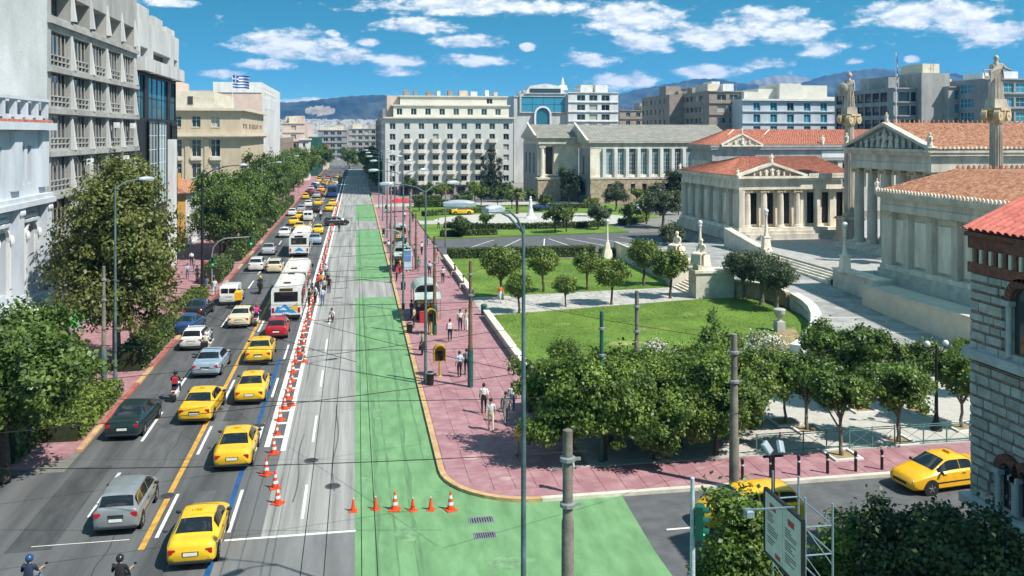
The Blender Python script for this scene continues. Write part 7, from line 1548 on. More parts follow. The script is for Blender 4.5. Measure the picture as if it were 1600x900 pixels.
for i, (px, py) in enumerate(((617, 405), (605, 372), (598, 345), (592, 326))):
    x, y, _ = g(px, py, .13); lamp_post(x, y, 12.2, 'far right-hand lamp post, %s beyond the kiosk' % ('first', 'second', 'third', 'fourth')[i], [(-2.2, 0, .3, .9), (1.5, .6, .3, .9)], group='far lamp posts of the right pavement')
x, y, _ = g(180, 598, .13); lamp_post(x, y, 12.6, 'teal lamp post with one head before the plane tree', [(1.2, .9, .35, 1.0)])
x, y, _ = g(162, 606, .13); trolley_pole(x, y, 7.6, 'grey wire pole with teal foot before the plane tree', pole_conc, foot=pole_teal)
x, y, _ = g(316, 455, .13); lamp_post(x, y, 11.9, 'thick dark lamp post with long arm before the orange house', [(3.4, 1.2, .8, .9)], m=black_metal, r=.14)
for i, (X, Y) in enumerate(((-15, 150), (-15, 195), (-15, 245))): lamp_post(X, Y, 11, 'far left-hand lamp post, %s in the tree row' % ('first', 'second', 'third')[i], [(2.2, 0, .3, .9)], m=metal_grey, group='far lamp posts of the left pavement')
# traffic signals
sig_m = M('signal_green_housing', (.01, .10, .07), .5, .15, 4); lens_r = M('red_lens', (.3, .02, .02), .3, .1, 4); lens_a = M('amber_lens', (.35, .16, .02), .3, .1, 4)
lens_g = bpy.data.materials.new('lit_green_lens'); lens_g.use_nodes = True; lens_g.node_tree.nodes['Principled BSDF'].inputs['Emission Color'].default_value = (.05, 1, .45, 1); lens_g.node_tree.nodes['Principled BSDF'].inputs['Emission Strength'].default_value = 1.2; lens_g.node_tree.nodes['Principled BSDF'].inputs['Base Color'].default_value = (.02, .3, .15, 1)
def signal_box(t, p, rz=0.0):
    o = B().cham(-.16, -.1, 0, .16, .12, .95, .03).obj('signal_head', sig_m, t, p, rz)
    for i, m_ in enumerate((lens_g, lens_a, lens_r)):
        B().cyl((0, -.12, .17 + .3*i), (0, -.1, .17 + .3*i), .1, n=12).obj('lens', m_, o)
        v = B()
        for k in range(7):
            a0, a1 = math.pi*k/7, math.pi*(k+1)/7; v.poly([(.12*math.cos(a0), -.1, .17 + .3*i + .12*math.sin(a0)), (.12*math.cos(a1), -.1, .17 + .3*i + .12*math.sin(a1)), (.12*math.cos(a1), -.26, .17 + .3*i + .12*math.sin(a1)), (.12*math.cos(a0), -.26, .17 + .3*i + .12*math.sin(a0))])
        v.obj('visor', sig_m, o)
def signal_mast(x, y, label, reach, h=5.2, m=None, z=.13, low=True):
    t = thing('traffic_signal', label, 'traffic light', (x, y, z)); sg = 1 if reach > 0 else -1; m = m or metal_grey
    pts = [(0, 0, 0), (0, 0, h - 1.6)] + [(sg*1.6*(1 - math.cos(a)), 0, h - 1.6 + 1.6*math.sin(a)) for a in (R(25), R(50), R(75), R(90))] + [(reach, 0, h + .1)]
    B().tube(pts, .075, 8).obj('mast', m, t, smooth=True); signal_box(t, (reach, -.1, h - .75))
    if low: signal_box(t, (sg*.12, -.14, 2.4))
x, y, _ = g(331, 452, .13); signal_mast(x, y, 'curved grey signal mast reaching over the left lane', 3.9)
x, y, _ = g(634, 420, .13); signal_mast(x, y, 'pale curved signal mast reaching over the green lane at the crossing', -2.6, 4.6)
x, y, _ = g(604, 350, .13); signal_mast(x, y, 'far pale curved signal mast over the green lane', -2.8, 5.4)
x, y, _ = cw(1082, 26.0); t = thing('traffic_signal', 'white slim pole with green traffic light at the side street', 'traffic light', (x, y, 0)); zt = zat(747, x, y); B().lathe([(.085, 0), (.08, zt*.6), (.06, zt), (.02, zt + .03)], 10).obj('mast', M('pale_pole', (.45, .50, .54), .5, .15, 3), t, smooth=True); signal_box(t, (.2, -.1, zat(838, x, y)), R(60))
# floodlights, plaza lamp
x, y, _ = cw(1208, 29.5); t = thing('floodlight_pole', 'black pole with two square floodlights at the side street', 'floodlight', (x, y, 0)); zt = zat(712, x, y); B().lathe([(.07, 0), (.06, zt)], 8).box(-.35, -.03, zt - .05, .35, .03, zt + .02).obj('pole', black_metal, t)
for dx, a in ((-.22, -25), (.25, 20)): o = B().cham(-.13, -.2, -.05, .13, .2, .08, .03).obj('floodlight', lamp_shell, t, (dx, -.02, zt + .28)); o.rotation_euler = (R(65), R(a), R(30))
x, y, _ = g(1463, 672, .13); t = thing('plaza_lamp', 'black cast iron lamp post with two globes among the plaza trees', 'lamp post', (x, y, .13)); B().lathe([(.3, 0), (.3, .25), (.16, .5), (.1, .9), (.07, 3.6), (.05, 4.6)], 12).tube([(-.55, 0, 4.5), (-.35, 0, 4.2), (0, 0, 4.3), (.35, 0, 4.2), (.55, 0, 4.5)], .03, 6).obj('post', black_metal, t, smooth=True)
for dx in (-.55, .55): B().ell((dx, 0, 4.65), .17, 12, 8).obj('globe', lamp_glass, t, smooth=True)
# railing beside the plaza
def railing(x0, x1, y, label):
    t = thing('railing', label, 'railing', (x0, y, .17)); n = int((x1 - x0)/1.25); d = (x1 - x0)/n; green_rail = M('green_railing', (.10, .20, .18), .5, .15, 3)
    pm_ = B().box(-.025, -.025, 0, .025, .025, 1.05).mesh('post', green_rail); xm = B().tube([(.03, 0, .15), (d - .03, 0, .88)], .012, 5).tube([(.03, 0, .88), (d - .03, 0, .15)], .012, 5).mesh('cross_bars', green_rail)
    for i in range(n + 1): new_obj('post', pm_, t, (i*d, 0, 0))
    for i in range(n): new_obj('cross_bars', xm, t, (i*d, 0, 0))
    for zz in (1.0, .9, .12): B().box(0, -.018, zz - .018, x1 - x0, .018, zz + .018).obj('rail', green_rail, t)
railing(19.5, 27.0, 41.55, 'green metal railing between side pavement and plaza, left stretch'); railing(27.3, 36.5, 41.55, 'green metal railing between side pavement and plaza beside the church')
for i, px in enumerate((1160, 1204, 1248, 1293, 1337, 1378)):
    t = thing('bollard', 'black bollard on the side street kerb, %s from the left' % ('first', 'second', 'third', 'fourth', 'fifth', 'sixth')[i], 'bollard', (onY(px, 38.75), 38.75, .15), 0, 'bollards along the side street')
    B().lathe([(.07, 0), (.07, .8), (.085, .82), (.085, .88), (.05, .95), (.01, .97)], 10).obj('post', black_metal, t, smooth=True); B().lathe([(.074, .62), (.074, .7)], 10).obj('ring', frame_white, t)
# phone booths
ph = M('phone_yellow', (.48, .30, .03), .45, .15, 3)
def phone(x, y, label):
    t = thing('phone_booth', label, 'phone booth', (x, y, .15)); B().lathe([(.16, 0), (.08, .06), (.07, .95), (.1, 1.0)], 10).obj('stand', ph, t)
    b = B(); n = 10
    for i in range(n):
        a0, a1 = math.pi*i/n, math.pi*(i+1)/n; b.ext([(.42*math.cos(a0), -.25, 1.65 + .45*math.sin(a0)), (.35*math.cos(a0), -.25, 1.65 + .38*math.sin(a0)), (.35*math.cos(a1), -.25, 1.65 + .38*math.sin(a1)), (.42*math.cos(a1), -.25, 1.65 + .45*math.sin(a1))], (0, .55, 0))
    b.box(-.42, -.25, .95, -.35, .3, 1.65).box(.35, -.25, .95, .42, .3, 1.65).box(-.35, .22, .95, .35, .29, 1.98); b.obj('hood', ph, t); B().cham(-.2, .05, 1.0, .2, .21, 1.6, .03).obj('telephone', black_metal, t)
phone(*g(687, 588, .15)[:2], 'yellow hooded phone booth between two poles'); phone(*g(674, 523, .15)[:2], 'yellow phone booth half behind the wire pole')
def bin_(x, y, label):
    t = thing('litter_bin', label, 'bin', (x, y, .15), 0, 'black litter bins'); B().lathe([(.22, 0), (.26, .75), (.28, .78), (.22, .8)], 14).obj('bin', black_metal, t, smooth=True); B().lathe([(.29, .72), (.3, .76), (.29, .8)], 14).obj('rim', metal_grey, t)
bin_(*g(672, 601, .15)[:2], 'black litter bin at the foot of the kerb lamp post'); bin_(*g(640, 520, .15)[:2], 'black litter bin at the kerb near the kiosk'); bin_(*g(630, 452, .15)[:2], 'black litter bin before the far kiosk')
t = thing('litter_bin', 'dark green bin at the corner of the garden path', 'bin', (*g(756, 492, .15)[:2], .15)); B().lathe([(.24, 0), (.27, .8), (.3, .84)], 12).obj('bin', pole_green, t); B().lathe([(.31, .84), (.2, .95), (.02, .97)], 12).obj('lid', pole_green, t)
# kiosks
kd = M('kiosk_dark', (.045, .055, .05), .6, .25, 3, obj=True); kroof = M('kiosk_roof', (.38, .44, .40), .5, .15, 2, obj=True)
def kiosk(x, y, label, s=1.0, awn=True):
    t = thing('kiosk', label, 'kiosk', (x, y, .15)); t.scale = (s, s, s)
    B().box(-.9, -1.6, 0, .9, 1.6, 1.05).obj('counter', kd, t); B().box(-.8, -1.5, 1.05, .8, 1.5, 2.4).obj('cabin', kd, t)
    b = B(); n = 10
    for i in range(n):
        a0, a1 = math.pi*i/n, math.pi*(i+1)/n; b.ext([(1.15*math.cos(a0), -1.9, 2.4 + .75*math.sin(a0)), (1.08*math.cos(a0), -1.9, 2.4 + .68*math.sin(a0)), (1.08*math.cos(a1), -1.9, 2.4 + .68*math.sin(a1)), (1.15*math.cos(a1), -1.9, 2.4 + .75*math.sin(a1))], (0, 3.8, 0))
    b.obj('roof', kroof, t, smooth=True, ang=50)
    q = random.Random(int(y)); cols = [CL[k] for k in ('white', 'red', 'yellow', 'pale', 'green', 'orange', 'cream')]
    for i in range(22): xx = -.78 + (i % 6)*.27; B().cham(xx, -1.68, 1.1 + .3*(i // 6), xx + .22, -1.5, 1.34 + .3*(i // 6), .02).obj('magazine', q.choice(cols), t)
    for i, (dx, dy) in enumerate(((-1.15, -1.7), (1.15, -1.7), (1.15, 1.7), (-1.15, 1.7))): B().cyl((dx, dy, 0), (dx, dy, 2.45), .035, n=6).obj('post', metal_grey, t)
    if awn: B().ext([(-1.1, -1.92, 2.35), (1.1, -1.92, 2.35), (1.1, -3.0, 1.95), (-1.1, -3.0, 1.95)], (0, 0, .04)).obj('awning', kroof, t); B().cham(-.7, -2.9, 0, -.1, -2.2, .9, .03).obj('drinks_fridge', CL['red'], t); B().cham(.0, -2.9, 0, .7, -2.3, 1.0, .03).obj('display_stand', CL['cream'], t)
kiosk(6.0, 78.5, 'street kiosk with pale barrel roof and awning at the kerb'); kiosk(5.4, 106.5, 'farther street kiosk with pale barrel roof near the crossing', .95); kiosk(6.4, 131, 'farthest street kiosk among the lamp posts', .9, False)
t = thing('advert_panel', 'blue and white advertising column beside the farther kiosk', 'advert', (*g(636, 425, .15)[:2], .15)); B().box(-.55, -.08, .3, .55, .08, 2.6).obj('panel', CL['pale'], t); B().box(-.45, -.09, 1.2, .45, -.082, 2.45).obj('poster', CL['blue'], t); B().cyl((0, 0, 0), (0, 0, .3), .1).obj('foot', metal_grey, t)
for i, (px, py) in enumerate(((620, 332), (632, 331))):
    t = thing('parasol', 'red parasol before the hotel corner, %s' % ('left one', 'right one')[i], 'parasol', (*g(px, py, .15)[:2], .15)); B().lathe([(1.6, 2.1), (.8, 2.6), (.03, 2.9)], 10).obj('canopy', CL['red'], t); B().cyl((0, 0, 0), (0, 0, 2.8), .04).obj('pole', frame_white, t)
t = thing('market_stand', 'small stand with turquoise sloping top at the lawn corner', 'stand', (*g(842, 640, .15)[:2], .15)); B().box(-.7, -.5, 0, .7, .5, .9).obj('counter', kd, t); B().ext([(-.9, -.7, 1.0), (.9, -.7, 1.0), (.9, .6, 1.7), (-.9, .6, 1.7)], (0, 0, .06)).obj('top', M('turquoise_cloth', (.10, .42, .33), .7, .15, 3), t)
for i, (px, py, w) in enumerate(((752, 813, .95), (758, 837, .8))):
    x, y, _ = g(px, py); t = thing('drain_grate', 'iron drain grate in the green paint, %s' % ('larger one nearer the kerb', 'smaller one farther from the kerb')[i], 'grate', (x, y, .0)); 
    B().poly([(-w/2, -.25, .010), (w/2, -.25, .010), (w/2, .25, .010), (-w/2, .25, .010)]).obj('pit', black_metal, t); B().box(-w/2 - .05, -.31, .0, w/2 + .05, -.25, .025).box(-w/2 - .05, .25, .0, w/2 + .05, .31, .025).box(-w/2 - .05, -.25, .0, -w/2, .25, .025).box(w/2, -.25, .0, w/2 + .05, .25, .025).obj('frame', metal_grey, t)
    for k in range(9): B().box(-w/2 + w*(k + .3)/9, -.25, .011, -w/2 + w*(k + .75)/9, .25, .022).obj('bar', metal_grey, t)
# pharmacy cross
t = thing('pharmacy_cross', 'lit green pharmacy cross on the left pavement below the white building', 'sign', (-19.6, onX(116, -19.6), .13)); zz = zat(498, -19.6, onX(116, -19.6))
B().box(-.04, -.04, 0, .04, .04, zz - .5).obj('post', metal_grey, t); cg = bpy.data.materials.new('green_cross_light'); cg.use_nodes = True; pn = cg.node_tree.nodes['Principled BSDF']; pn.inputs['Base Color'].default_value = (.02, .45, .05, 1); pn.inputs['Emission Color'].default_value = (.05, .9, .1, 1); pn.inputs['Emission Strength'].default_value = .5
B().box(-.2, -.08, zz - .6, .2, .08, zz + .6).box(-.6, -.079, zz - .2, -.2, .079, zz + .2).box(.2, -.079, zz - .2, .6, .079, zz + .2).obj('cross', cg, t)
# notice board on its scaffold
steel = M('pale_blue_steel', (.19, .26, .30), .5, .15, 3)
A_ = Vector(cw(1197, 24.0, 768)); B_ = Vector(cw(1254, 22.0, 812)); dz = 1.62
A0, B0 = Vector((A_.x, A_.y, 0)), Vector((B_.x, B_.y, 0)); u = (B0 - A0).normalized(); nrm = Vector((-u.y, u.x, 0)); nrm = nrm if nrm.x < 0 else -nrm
zt_ = (A_.z + B_.z)/2; Lb = (B0 - A0).length
t = thing('notice_board', 'white notice board with two columns of small text on a steel scaffold', 'notice board', (A0.x, A0.y, 0), math.atan2(u.y, u.x))
bk = 1 if nrm.dot(Vector((-u.y, u.x, 0))) > 0 else -1   # printed side in local y
board_white = M('board_white', (.62, .58, .55), .6, .08, 4)
for i in (0, 1): B().box(Lb*i/2 + .01, -.03, zt_ - dz, Lb*(i+1)/2 - .01, .03, zt_).obj('panel', board_white, t)
B().box(-.04, -.05, zt_, Lb + .04, .05, zt_ + .06).box(-.04, -.05, zt_ - dz - .06, Lb + .04, .05, zt_ - dz).box(-.06, -.05, zt_ - dz, -.005, .05, zt_).box(Lb + .005, -.05, zt_ - dz, Lb + .06, .05, zt_).obj('frame', black_metal, t)
ink = M('dark_print', (.06, .06, .065), .6, .1, 4); redp = M('red_print', (.45, .05, .05), .6, .1, 4); ln = [B(), B()]; rd_ = B(); q = random.Random(4)
def pr(b, x0, x1, z0, z1): b.box(x0, .031*bk if bk > 0 else -.034, z0, x1, .034*bk if bk > 0 else -.031, z1)
for i in (0, 1):
    xa, xb = Lb*i/2 + .14, Lb*(i+1)/2 - .14
    pr(rd_, xa + .15, xa + .5, zt_ - .38, zt_ - .22)
    for k in range(15 if i else 13):
        w_ = q.uniform(.35, .9)
        if k % 5 == 4: continue
        pr(ln[i], xa, xa + (xb - xa)*w_, zt_ - .52 - .065*k, zt_ - .495 - .065*k)
    ln[i].obj('printed_text', ink, t)
pr(rd_, Lb/2 - .42, Lb/2 - .12, zt_ - dz + .08, zt_ - dz + .2); rd_.obj('printed_heading', redp, t)
sc_ = B()
for (a, d) in ((.15, -.12*bk), (Lb - .1, -.12*bk), (.15, -.85*bk), (Lb - .1, -.85*bk)): sc_.cyl((a, d, 0), (a, d, zt_ + (.35 if abs(d) > .5 else .55)), .028, n=8)
for zz in (1.0, 2.2, 3.4, 4.6, 5.6, 6.3):
    for a in (.15, Lb - .1): sc_.cyl((a, -.12*bk, zz), (a, -.85*bk, zz), .02, n=6); sc_.cyl((a, -.12*bk, zz), (a, -.85*bk, zz - 1.0), .015, n=6)
    sc_.cyl((.15, -.85*bk, zz), (Lb - .1, -.85*bk, zz), .02, n=6)
sc_.obj('scaffold', steel, t); B().tube([(Lb*.7, -.1*bk, zt_ + .1), (Lb*.4, .9*bk, zt_ - .15)], .03, 6).cham(Lb*.4 - .12, .85*bk - .1, zt_ - .32, Lb*.4 + .12, .85*bk + .1, zt_ - .14, .03).obj('spotlight', steel, t)
# flags
fl_w = M('flag_white', (.72, .72, .72), .8, .05, 3); fl_b = M('flag_blue', (.02, .10, .42), .8, .05, 3)
def wave(u, w, furl=0.0): return .16*math.sin(u*2.6 + w*.4)*min(1, u) - .12*u*u*.3
def flag(x, y, z0, z1, label, Lf, Hf, furled=False):
    t = thing('flag', label, 'flag', (x, y, z0)); h = z1 - z0; B().lathe([(.07, 0), (.045, h), (.09, h + .06), (.01, h + .14)], 8).obj('flagpole', frame_white, t)
    n = 9
    for i in range(n):
        b = B(); za, zb_ = h - .1 - Hf*i/n, h - .1 - Hf*(i+1)/n; N_ = 14; u0 = Lf*.37 if i < 5 else .05
        for k in range(N_):
            ua, ub = u0 + (Lf - u0)*k/N_, u0 + (Lf - u0)*(k+1)/N_
            if furled: f = lambda u, z: (.05 + .12*abs(math.sin(u*5)), .1*math.cos(u*6), z - u*.9)
            else: f = lambda u, z: (u, wave(u, z), z - .1*u - .08*math.sin(u*2))
            b.poly([f(ua, zb_), f(ub, zb_), f(ub, za), f(ua, za)])
        b.obj('stripe', fl_b if i % 2 == 0 else fl_w, t)
    for (ua, ub, ra, rb, m_) in ((.05, Lf*.37, 0, 2, fl_b), (.05, Lf*.37, 2, 3, fl_w), (.05, Lf*.37, 3, 5, fl_b)):
        for (sa, sb, mm) in ((0, .4, m_), (.4, .6, fl_w), (.6, 1, m_)):
            b = B(); za, zb_ = h - .1 - Hf*ra/n, h - .1 - Hf*rb/n
            for k in range(4):
                p0, p1 = ua + (ub - ua)*(sa + (sb - sa)*k/4), ua + (ub - ua)*(sa + (sb - sa)*(k+1)/4)
                b.poly([f(p0, zb_), f(p1, zb_), f(p1, za), f(p0, za)])
            b.obj('canton', mm, t)
xf, yf = onY(363, 184), 184; flag(xf, yf, 21.1, zat(116, xf, yf), 'blue and white striped flag with cross flying over the beige bank', 3.3, 2.5)
xf, yf = 63.0, onX(1400, 63.0); flag(xf, yf, 16.9, zat(84, xf, yf), 'furled blue and white flag on the tall pole over the temple roof', 1.6, 3.2, True)
# traffic cones
cone_o = M('cone_orange', (.72, .075, .02), .6, .12, 5, rnd=.12); cone_w = M('cone_white', (.70, .68, .66), .6, .12, 5)
def cone_set(h, bands):
    r = h*.19; base = B().cham(-r*1.55, -r*1.55, 0, r*1.55, r*1.55, h*.055, .01).mesh('base', cone_o); body = B().lathe([(r, h*.055), (r*.18, h), (r*.1, h*1.005)], 14).mesh('cone_body', cone_o, True, 60)
    bm_ = [B().lathe([(r*(1 - .83*(a - .055)/.945) + .004, h*a), (r*(1 - .83*(b - .055)/.945) + .004, h*b)], 14).mesh('reflective_band', cone_w, True, 60) for a, b in bands]; return base, body, bm_
BIGC = cone_set(.8, ((.28, .44), (.62, .78))); SMC = cone_set(.58, ((.9, .99),)); MIDC = cone_set(.6, ((.4, .62),))
def cone(x, y, label, S, grp, z=.01, rz=0.0):
    t = thing('traffic_cone', label, 'traffic cone', (x, y, z), rz, grp); new_obj('base', S[0], t); k = new_obj('cone_body', S[1], t)
    for b_ in S[2]: new_obj('reflective_band', b_, k)
for i, (px, py, S, lab) in enumerate([(552, 799, SMC, 'small orange cone at the left end of the row across the green paint'), (587, 796, SMC, 'small orange cone second from left across the green paint'), (617, 797, BIGC, 'tall striped cone in the middle of the row across the green paint'), (645, 798, SMC, 'small orange cone right of the tall middle cone'), (673, 797, SMC, 'small orange cone fourth, left of the kerb cone'), (704, 797, BIGC, 'tall striped cone by the pavement corner kerb'), (434, 787, BIGC, 'nearest tall striped cone on the concrete lane'), (430, 763, BIGC, 'second tall striped cone behind the nearest one'), (416, 742, BIGC, 'third tall striped cone before the white border lines'), (476, 566, BIGC, 'striped cone standing alone right of the border lines'), (457, 634, MIDC, 'cone standing just right of the border lines'), (428, 709, BIGC, 'first striped cone between the white border lines')]):
    x, y, _ = g(px, py); cone(x, y, lab, S, 'traffic cones', .012, i*.7)
ON = 'zeroth first second third fourth fifth sixth seventh eighth ninth tenth eleventh twelfth thirteenth fourteenth fifteenth sixteenth seventeenth eighteenth nineteenth'.split()
def ordinal(i):
    i += 1
    if i < 20: return ON[i]
    T = ('twenty', 'thirty', 'forty', 'fifty', 'sixty', 'seventy', 'eighty', 'ninety')[i // 10 - 2]
    return (T[:-1] + 'ieth') if i % 10 == 0 else T + '-' + ON[i % 10]
q = random.Random(8); y = 49.2; i = 0; first_far = None
while y < 214:
    nearby = y < 97
    cone(-4.05 + q.uniform(-.16, .16), y, 'red and white cone in the %s, %s from its near end' % (('dense near line', ordinal(i)) if nearby else ('thin far line', ordinal(i))), q.choice((BIGC, MIDC)) if nearby else BIGC, 'cones in the %s' % ('dense near line' if nearby else 'thin far line'), .012, q.random()*3); y += q.uniform(1.2, 2.9) if nearby else q.uniform(3.6, 5.2); i = 0 if (nearby and y >= 97) else i + 1
# overhead wires
def wire(pts, label, r=.014, sag=.25, grp='overhead trolley wires'):
    t = B(); a, b_ = Vector(pts[0]), Vector(pts[1]); n = 14; P_ = [a.lerp(b_, k/n) - Vector((0, 0, sag*4*(k/n)*(1 - k/n))) for k in range(n + 1)]; t.tube(P_, r, 5)
    tag(t.obj('overhead_wire', wire_mat), label, 'wire', grp)
for i, (ya_, yb_, za, zb_) in enumerate(((29, 27.5, 6.4, 6.0), (31.5, 35, 6.2, 6.6), (37, 33, 6.3, 6.1), (38, 43, 6.0, 6.5), (45, 41, 6.4, 6.1), (48, 50, 6.2, 6.3), (55, 52, 6.5, 6.2), (58, 63, 6.1, 6.5), (66, 66.5, 6.3, 6.3), (70, 76, 6.2, 6.4), (83, 80, 6.4, 6.2), (90, 96, 6.3, 6.3), (108, 108, 6.3, 6.3), (124, 128, 6.3, 6.3), (150, 150, 6.3, 6.3))):
    wire(((-15.6, ya_, za), (7.2, yb_, zb_)), 'thin black span wire crossing above the avenue, %s from the bottom' % ordinal(i), .013 if i < 6 else .016)
for i, X in enumerate((.12, .52, -.75, -1.25)): wire(((X, 14, 5.8), (X + .25*(-1)**i, 120, 5.8)), 'black trolley wire running along above the %s lane, %s one' % ('green' if i < 2 else 'concrete', ('left', 'right', 'right', 'left')[i]), .012, .05, 'trolley wires along the lanes')
for i, (a, b_) in enumerate((((7.6, 31, 7.2), (-4, 52, 5.9)), ((7.6, 31, 6.9), (24, 39, 6.2)), ((16.2, 40, 6.5), (6.5, 57, 6.2)), ((-15.6, 60, 7.0), (0, 40, 6.0)), ((7.2, 57, 7), (-3, 66, 5.9)), ((-.5, 60, 5.9), (-3.5, 63, 5.9)))): wire((a, b_), 'thin black wire slanting %s' % ('from the concrete pole to the concrete lane', 'from the concrete pole over the side street', 'from the railing-side pole over the pink pavement', 'from the left wire pole to the bottom of the lanes', 'from the brown green-footed pole to the cones', 'short over the concrete lane')[i], .012, .2)
# ================================================================ the far city and the mountains
city_block('dark flats closing the avenue at its far end, left part', 497, 542, 470, 203, grey_wall, 5, 3.4, 2.2, 4, gm=glass_plain)
city_block('pale flats closing the avenue at its far end, right part', 544, 592, 480, 201, conc, 5, 3.4, 2.0, 4)
city_block('pinkish flats beyond the white ribbed building', 441, 476, 330, 192, pink_wall, 4, 3.6, 1.8, 3, depth=60)
t, a, b_, zt = city_block('small white classical block with dark windows down the avenue', 467, 483, 318, 219, white_wall, 5, 2.0, .9, 0, depth=12); block(t, 'cornice', a - .3, 317.4, zt, b_ + .4, 330, zt + .5, white_wall)
city_block('building wrapped in dark green netting down the avenue', 482, 497, 350, 214, M('green_netting', (.02, .09, .07), .9, .2, 2), 0, 3, 1, 0, depth=40)
t, a, b_, zt = city_block('small house with red roof at the far end of the avenue', 492, 512, 420, 236, cream_wall, 2, 2.4, 1, 0); corrug(t, 'roof_tiles', (a - .4, 419.4, zt), (b_ + .4, 419.4, zt), (a - .4, 426, zt + 3), (b_ + .4, 426, zt + 3), 20, .08, tile_red, 3)
for X0, Y0, Y1, zt, lab, m_ in ((8.2, 282, 330, 24, 'dark flats down the right side behind the hotel', grey_wall), (8.6, 334, 400, 22, 'brown flats down the right side near the vanishing point', brownish_wall)):
    t = thing('apartment_building', lab, 'building', (X0 + 10, Y0, 0)); facade(t, 'W', X0, Y1, 0, Y1 - Y0, zt, [(2 + 3.4*i, 2 + 3.1*j, 3.8 + 3.4*i, 4 + 3.1*j) for i in range(int((Y1 - Y0 - 3)/3.4)) for j in range(6)], m_, .3, 'double', frame_white, glass_dark)
    facade(t, 'S', X0, Y0, 0, 24, zt, [(2 + 3.4*i, 2 + 3.1*j, 3.8 + 3.4*i, 4 + 3.1*j) for i in range(6) for j in range(6)], m_, .3, 'double', frame_white, glass_dark); shell(t, X0, Y0, X0 + 24, Y1, 0, zt, 'EN', m_)
for Y0, Y1, zt, lab, m_ in ((282, 330, 15, 'brown flats with dark shutters past the white ribbed building', brownish_wall), (352, 440, 14, 'pale low blocks on the far left of the avenue', cream_wall)):
    t = thing('apartment_building', lab, 'building', (-32, Y0, 0)); facade(t, 'E', -22, Y0, 0, Y1 - Y0, zt, [(2 + 3.4*i, 2 + 3.1*j, 3.8 + 3.4*i, 4 + 3.1*j) for i in range(int((Y1 - Y0 - 3)/3.4)) for j in range(4)], m_, .3, 'double', frame_white, glass_dark); facade(t, 'S', -46, Y0, 0, 24, zt, [], m_); shell(t, -46, Y0, -22, Y1, 0, zt, 'NW', m_)
# hillside suburb: a mass of tiny white houses, nobody could count
def zhill(y): return max(-.5, (y - 900)*.024 + 2)
hb = B(); ys_ = np.linspace(700, 3300, 18)
for a, b_ in zip(ys_[:-1], ys_[1:]): hb.poly([(-2600, a, zhill(a) - 1), (2600, a, zhill(a) - 1), (2600, b_, zhill(b_) - 1), (-2600, b_, zhill(b_) - 1)])
tag(hb.obj('hillside', M('hillside_scrub', (.14, .15, .10), .95, .3, .012, col2=(.22, .2, .15))), kind='structure')
q = np.random.RandomState(5); n = 9000; Y = 620 + 2550*q.rand(n)**.8; X = (q.rand(n) - .5)*Y*.75 - Y*.02; w = q.uniform(4, 11, n); dpt = q.uniform(5, 12, n); hh = q.uniform(4, 15, n); hv = B(); mi = q.choice(4, n, p=(.62, .2, .12, .06))
for k in range(n):
    hv.c = int(mi[k]); z0 = zhill(Y[k]) - 2; hv.box(X[k], Y[k], z0, X[k] + w[k], Y[k] + dpt[k], z0 + 2 + hh[k])
o = hv.obj('hillside_houses', [M('suburb_white', (.62, .60, .56), .9, .15, .05), M('suburb_grey', (.40, .38, .35), .9, .15, .05), M('suburb_tan', (.48, .40, .30), .9, .15, .05), M('suburb_tile', (.40, .20, .13), .9, .15, .05)]); tag(o, 'mass of tiny white houses covering the far hillside', None, None, 'stuff')
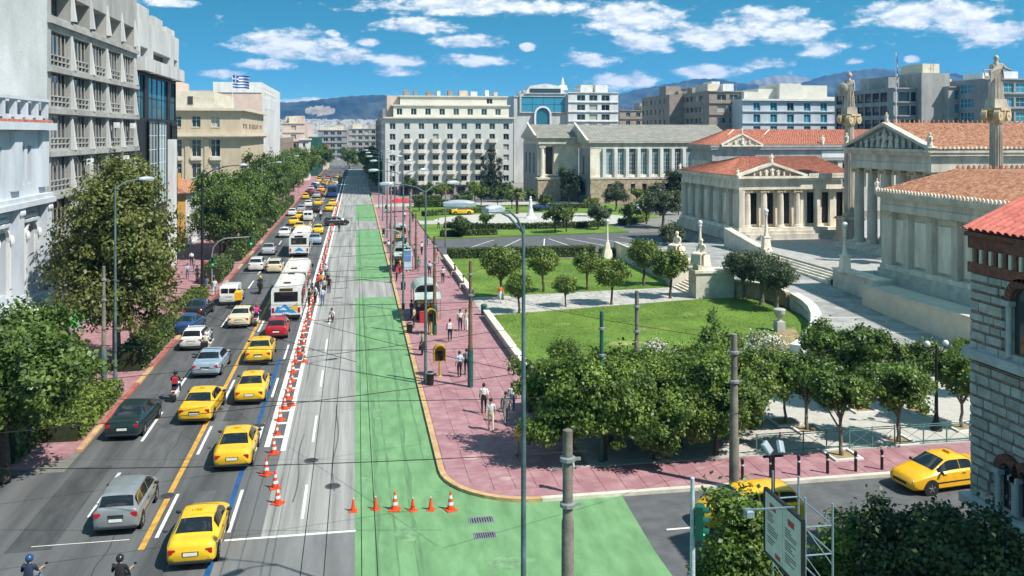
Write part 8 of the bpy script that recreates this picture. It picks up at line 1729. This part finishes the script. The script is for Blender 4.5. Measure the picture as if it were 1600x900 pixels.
def mountain(name, sil, D, m_, seed, foot=.55, quarry=None):
    q = random.Random(seed); b = B(); cols = []; n = 260; xs = [p[0] for p in sil]
    for i in range(n + 1):
        px = xs[0] + (xs[-1] - xs[0])*i/n; j = max(k for k in range(len(sil)) if sil[k][0] <= px + 1e-6); j = min(j, len(sil) - 2); f = (px - sil[j][0])/(sil[j+1][0] - sil[j][0]); f = f*f*(3 - 2*f)*.5 + f*.5
        top = sil[j][1]*(1 - f) + sil[j+1][1]*f; k_ = (px - 800)/FPX; col = []
        for r in range(41):
            u = r/40; r = r*14/40; zc = D*(foot + (1 - foot)*u); x, y, _ = cw(px, zc); Hm = EYE + (210 - top)*D/FPX
            from_noise = (math.sin(px*.045 + r*1.1 + seed) + .6*math.sin(px*.11 - r*1.7) + .4*math.sin(px*.23 + r*2.3))*Hm*.06*math.sin(math.pi*u) + math.sin(px*.4 + r)*Hm*.008
            z = -8 + (Hm + 8)*(u**1.25) + from_noise; col.append((x, y, z))
        cols.append(col)
    vs = [p for c in cols for p in c]; fs = [(i*41 + r, (i+1)*41 + r, (i+1)*41 + r + 1, i*41 + r + 1) for i in range(n) for r in range(40)]
    b.add(vs, fs); 
    if quarry:
        for k, f in enumerate(fs):
            px = xs[0] + (xs[-1] - xs[0])*(f[0]//41 + .5)/n; c = np.mean([vs[v] for v in f], axis=0); zc = c[0]*SN + c[1]*CS; py = 210 + FPX*(EYE - c[2])/zc
            if ((px - quarry[0])/quarry[2])**2 + ((py - quarry[1])/quarry[3])**2 < 1: b.m[k] = 1
    return tag(b.obj(name, [m_, M('quarry_rock', (.34, .275, .20), .9, .2, .01)], smooth=True, ang=60), kind='structure')
scrub = M('mountain_scrub', (.030, .042, .028), .95, .45, .004, col2=(.06, .068, .045), bsc=.02, fine=1)
mountain('hill', [(330, 168), (400, 160), (450, 160), (480, 158), (510, 154), (550, 150), (590, 148), (640, 152), (700, 160), (790, 172), (860, 190)], 3700, scrub, 1, .8, (500, 173, 24, 7.5))
mountain('mountain', [(860, 185), (940, 160), (970, 146), (1000, 139), (1050, 130), (1090, 123), (1120, 123), (1160, 130), (1200, 133), (1250, 130), (1290, 118), (1330, 111), (1370, 107), (1410, 111), (1440, 118), (1480, 114), (1530, 121), (1600, 128), (1700, 140), (1900, 165)], 4700, scrub, 4, .7)
mountain('mountain', [(1120, 150), (1180, 125), (1215, 117), (1250, 119), (1300, 135), (1360, 160)], 5300, M('grey_mountain', (.22, .21, .19), .95, .3, .004), 9, .8)
# ---------------------------------------------------------------- the air
hz = bpy.data.materials.new('haze_air'); hz.use_nodes = True; hn = hz.node_tree; hn.nodes.clear(); ho = hn.nodes.new('ShaderNodeOutputMaterial'); pv = hn.nodes.new('ShaderNodeVolumePrincipled')
pv.inputs['Color'].default_value = (.09, .40, 1.0, 1); pv.inputs['Density'].default_value = 1.25e-4; pv.inputs['Anisotropy'].default_value = 0.0; hn.links.new(pv.outputs[0], ho.inputs['Volume'])
o = B().box(-5900, -400, -1.2, 5900, 6000, 440).obj('haze', hz); o['kind'] = 'stuff'; o['label'] = 'thin blue summer haze over the far city'
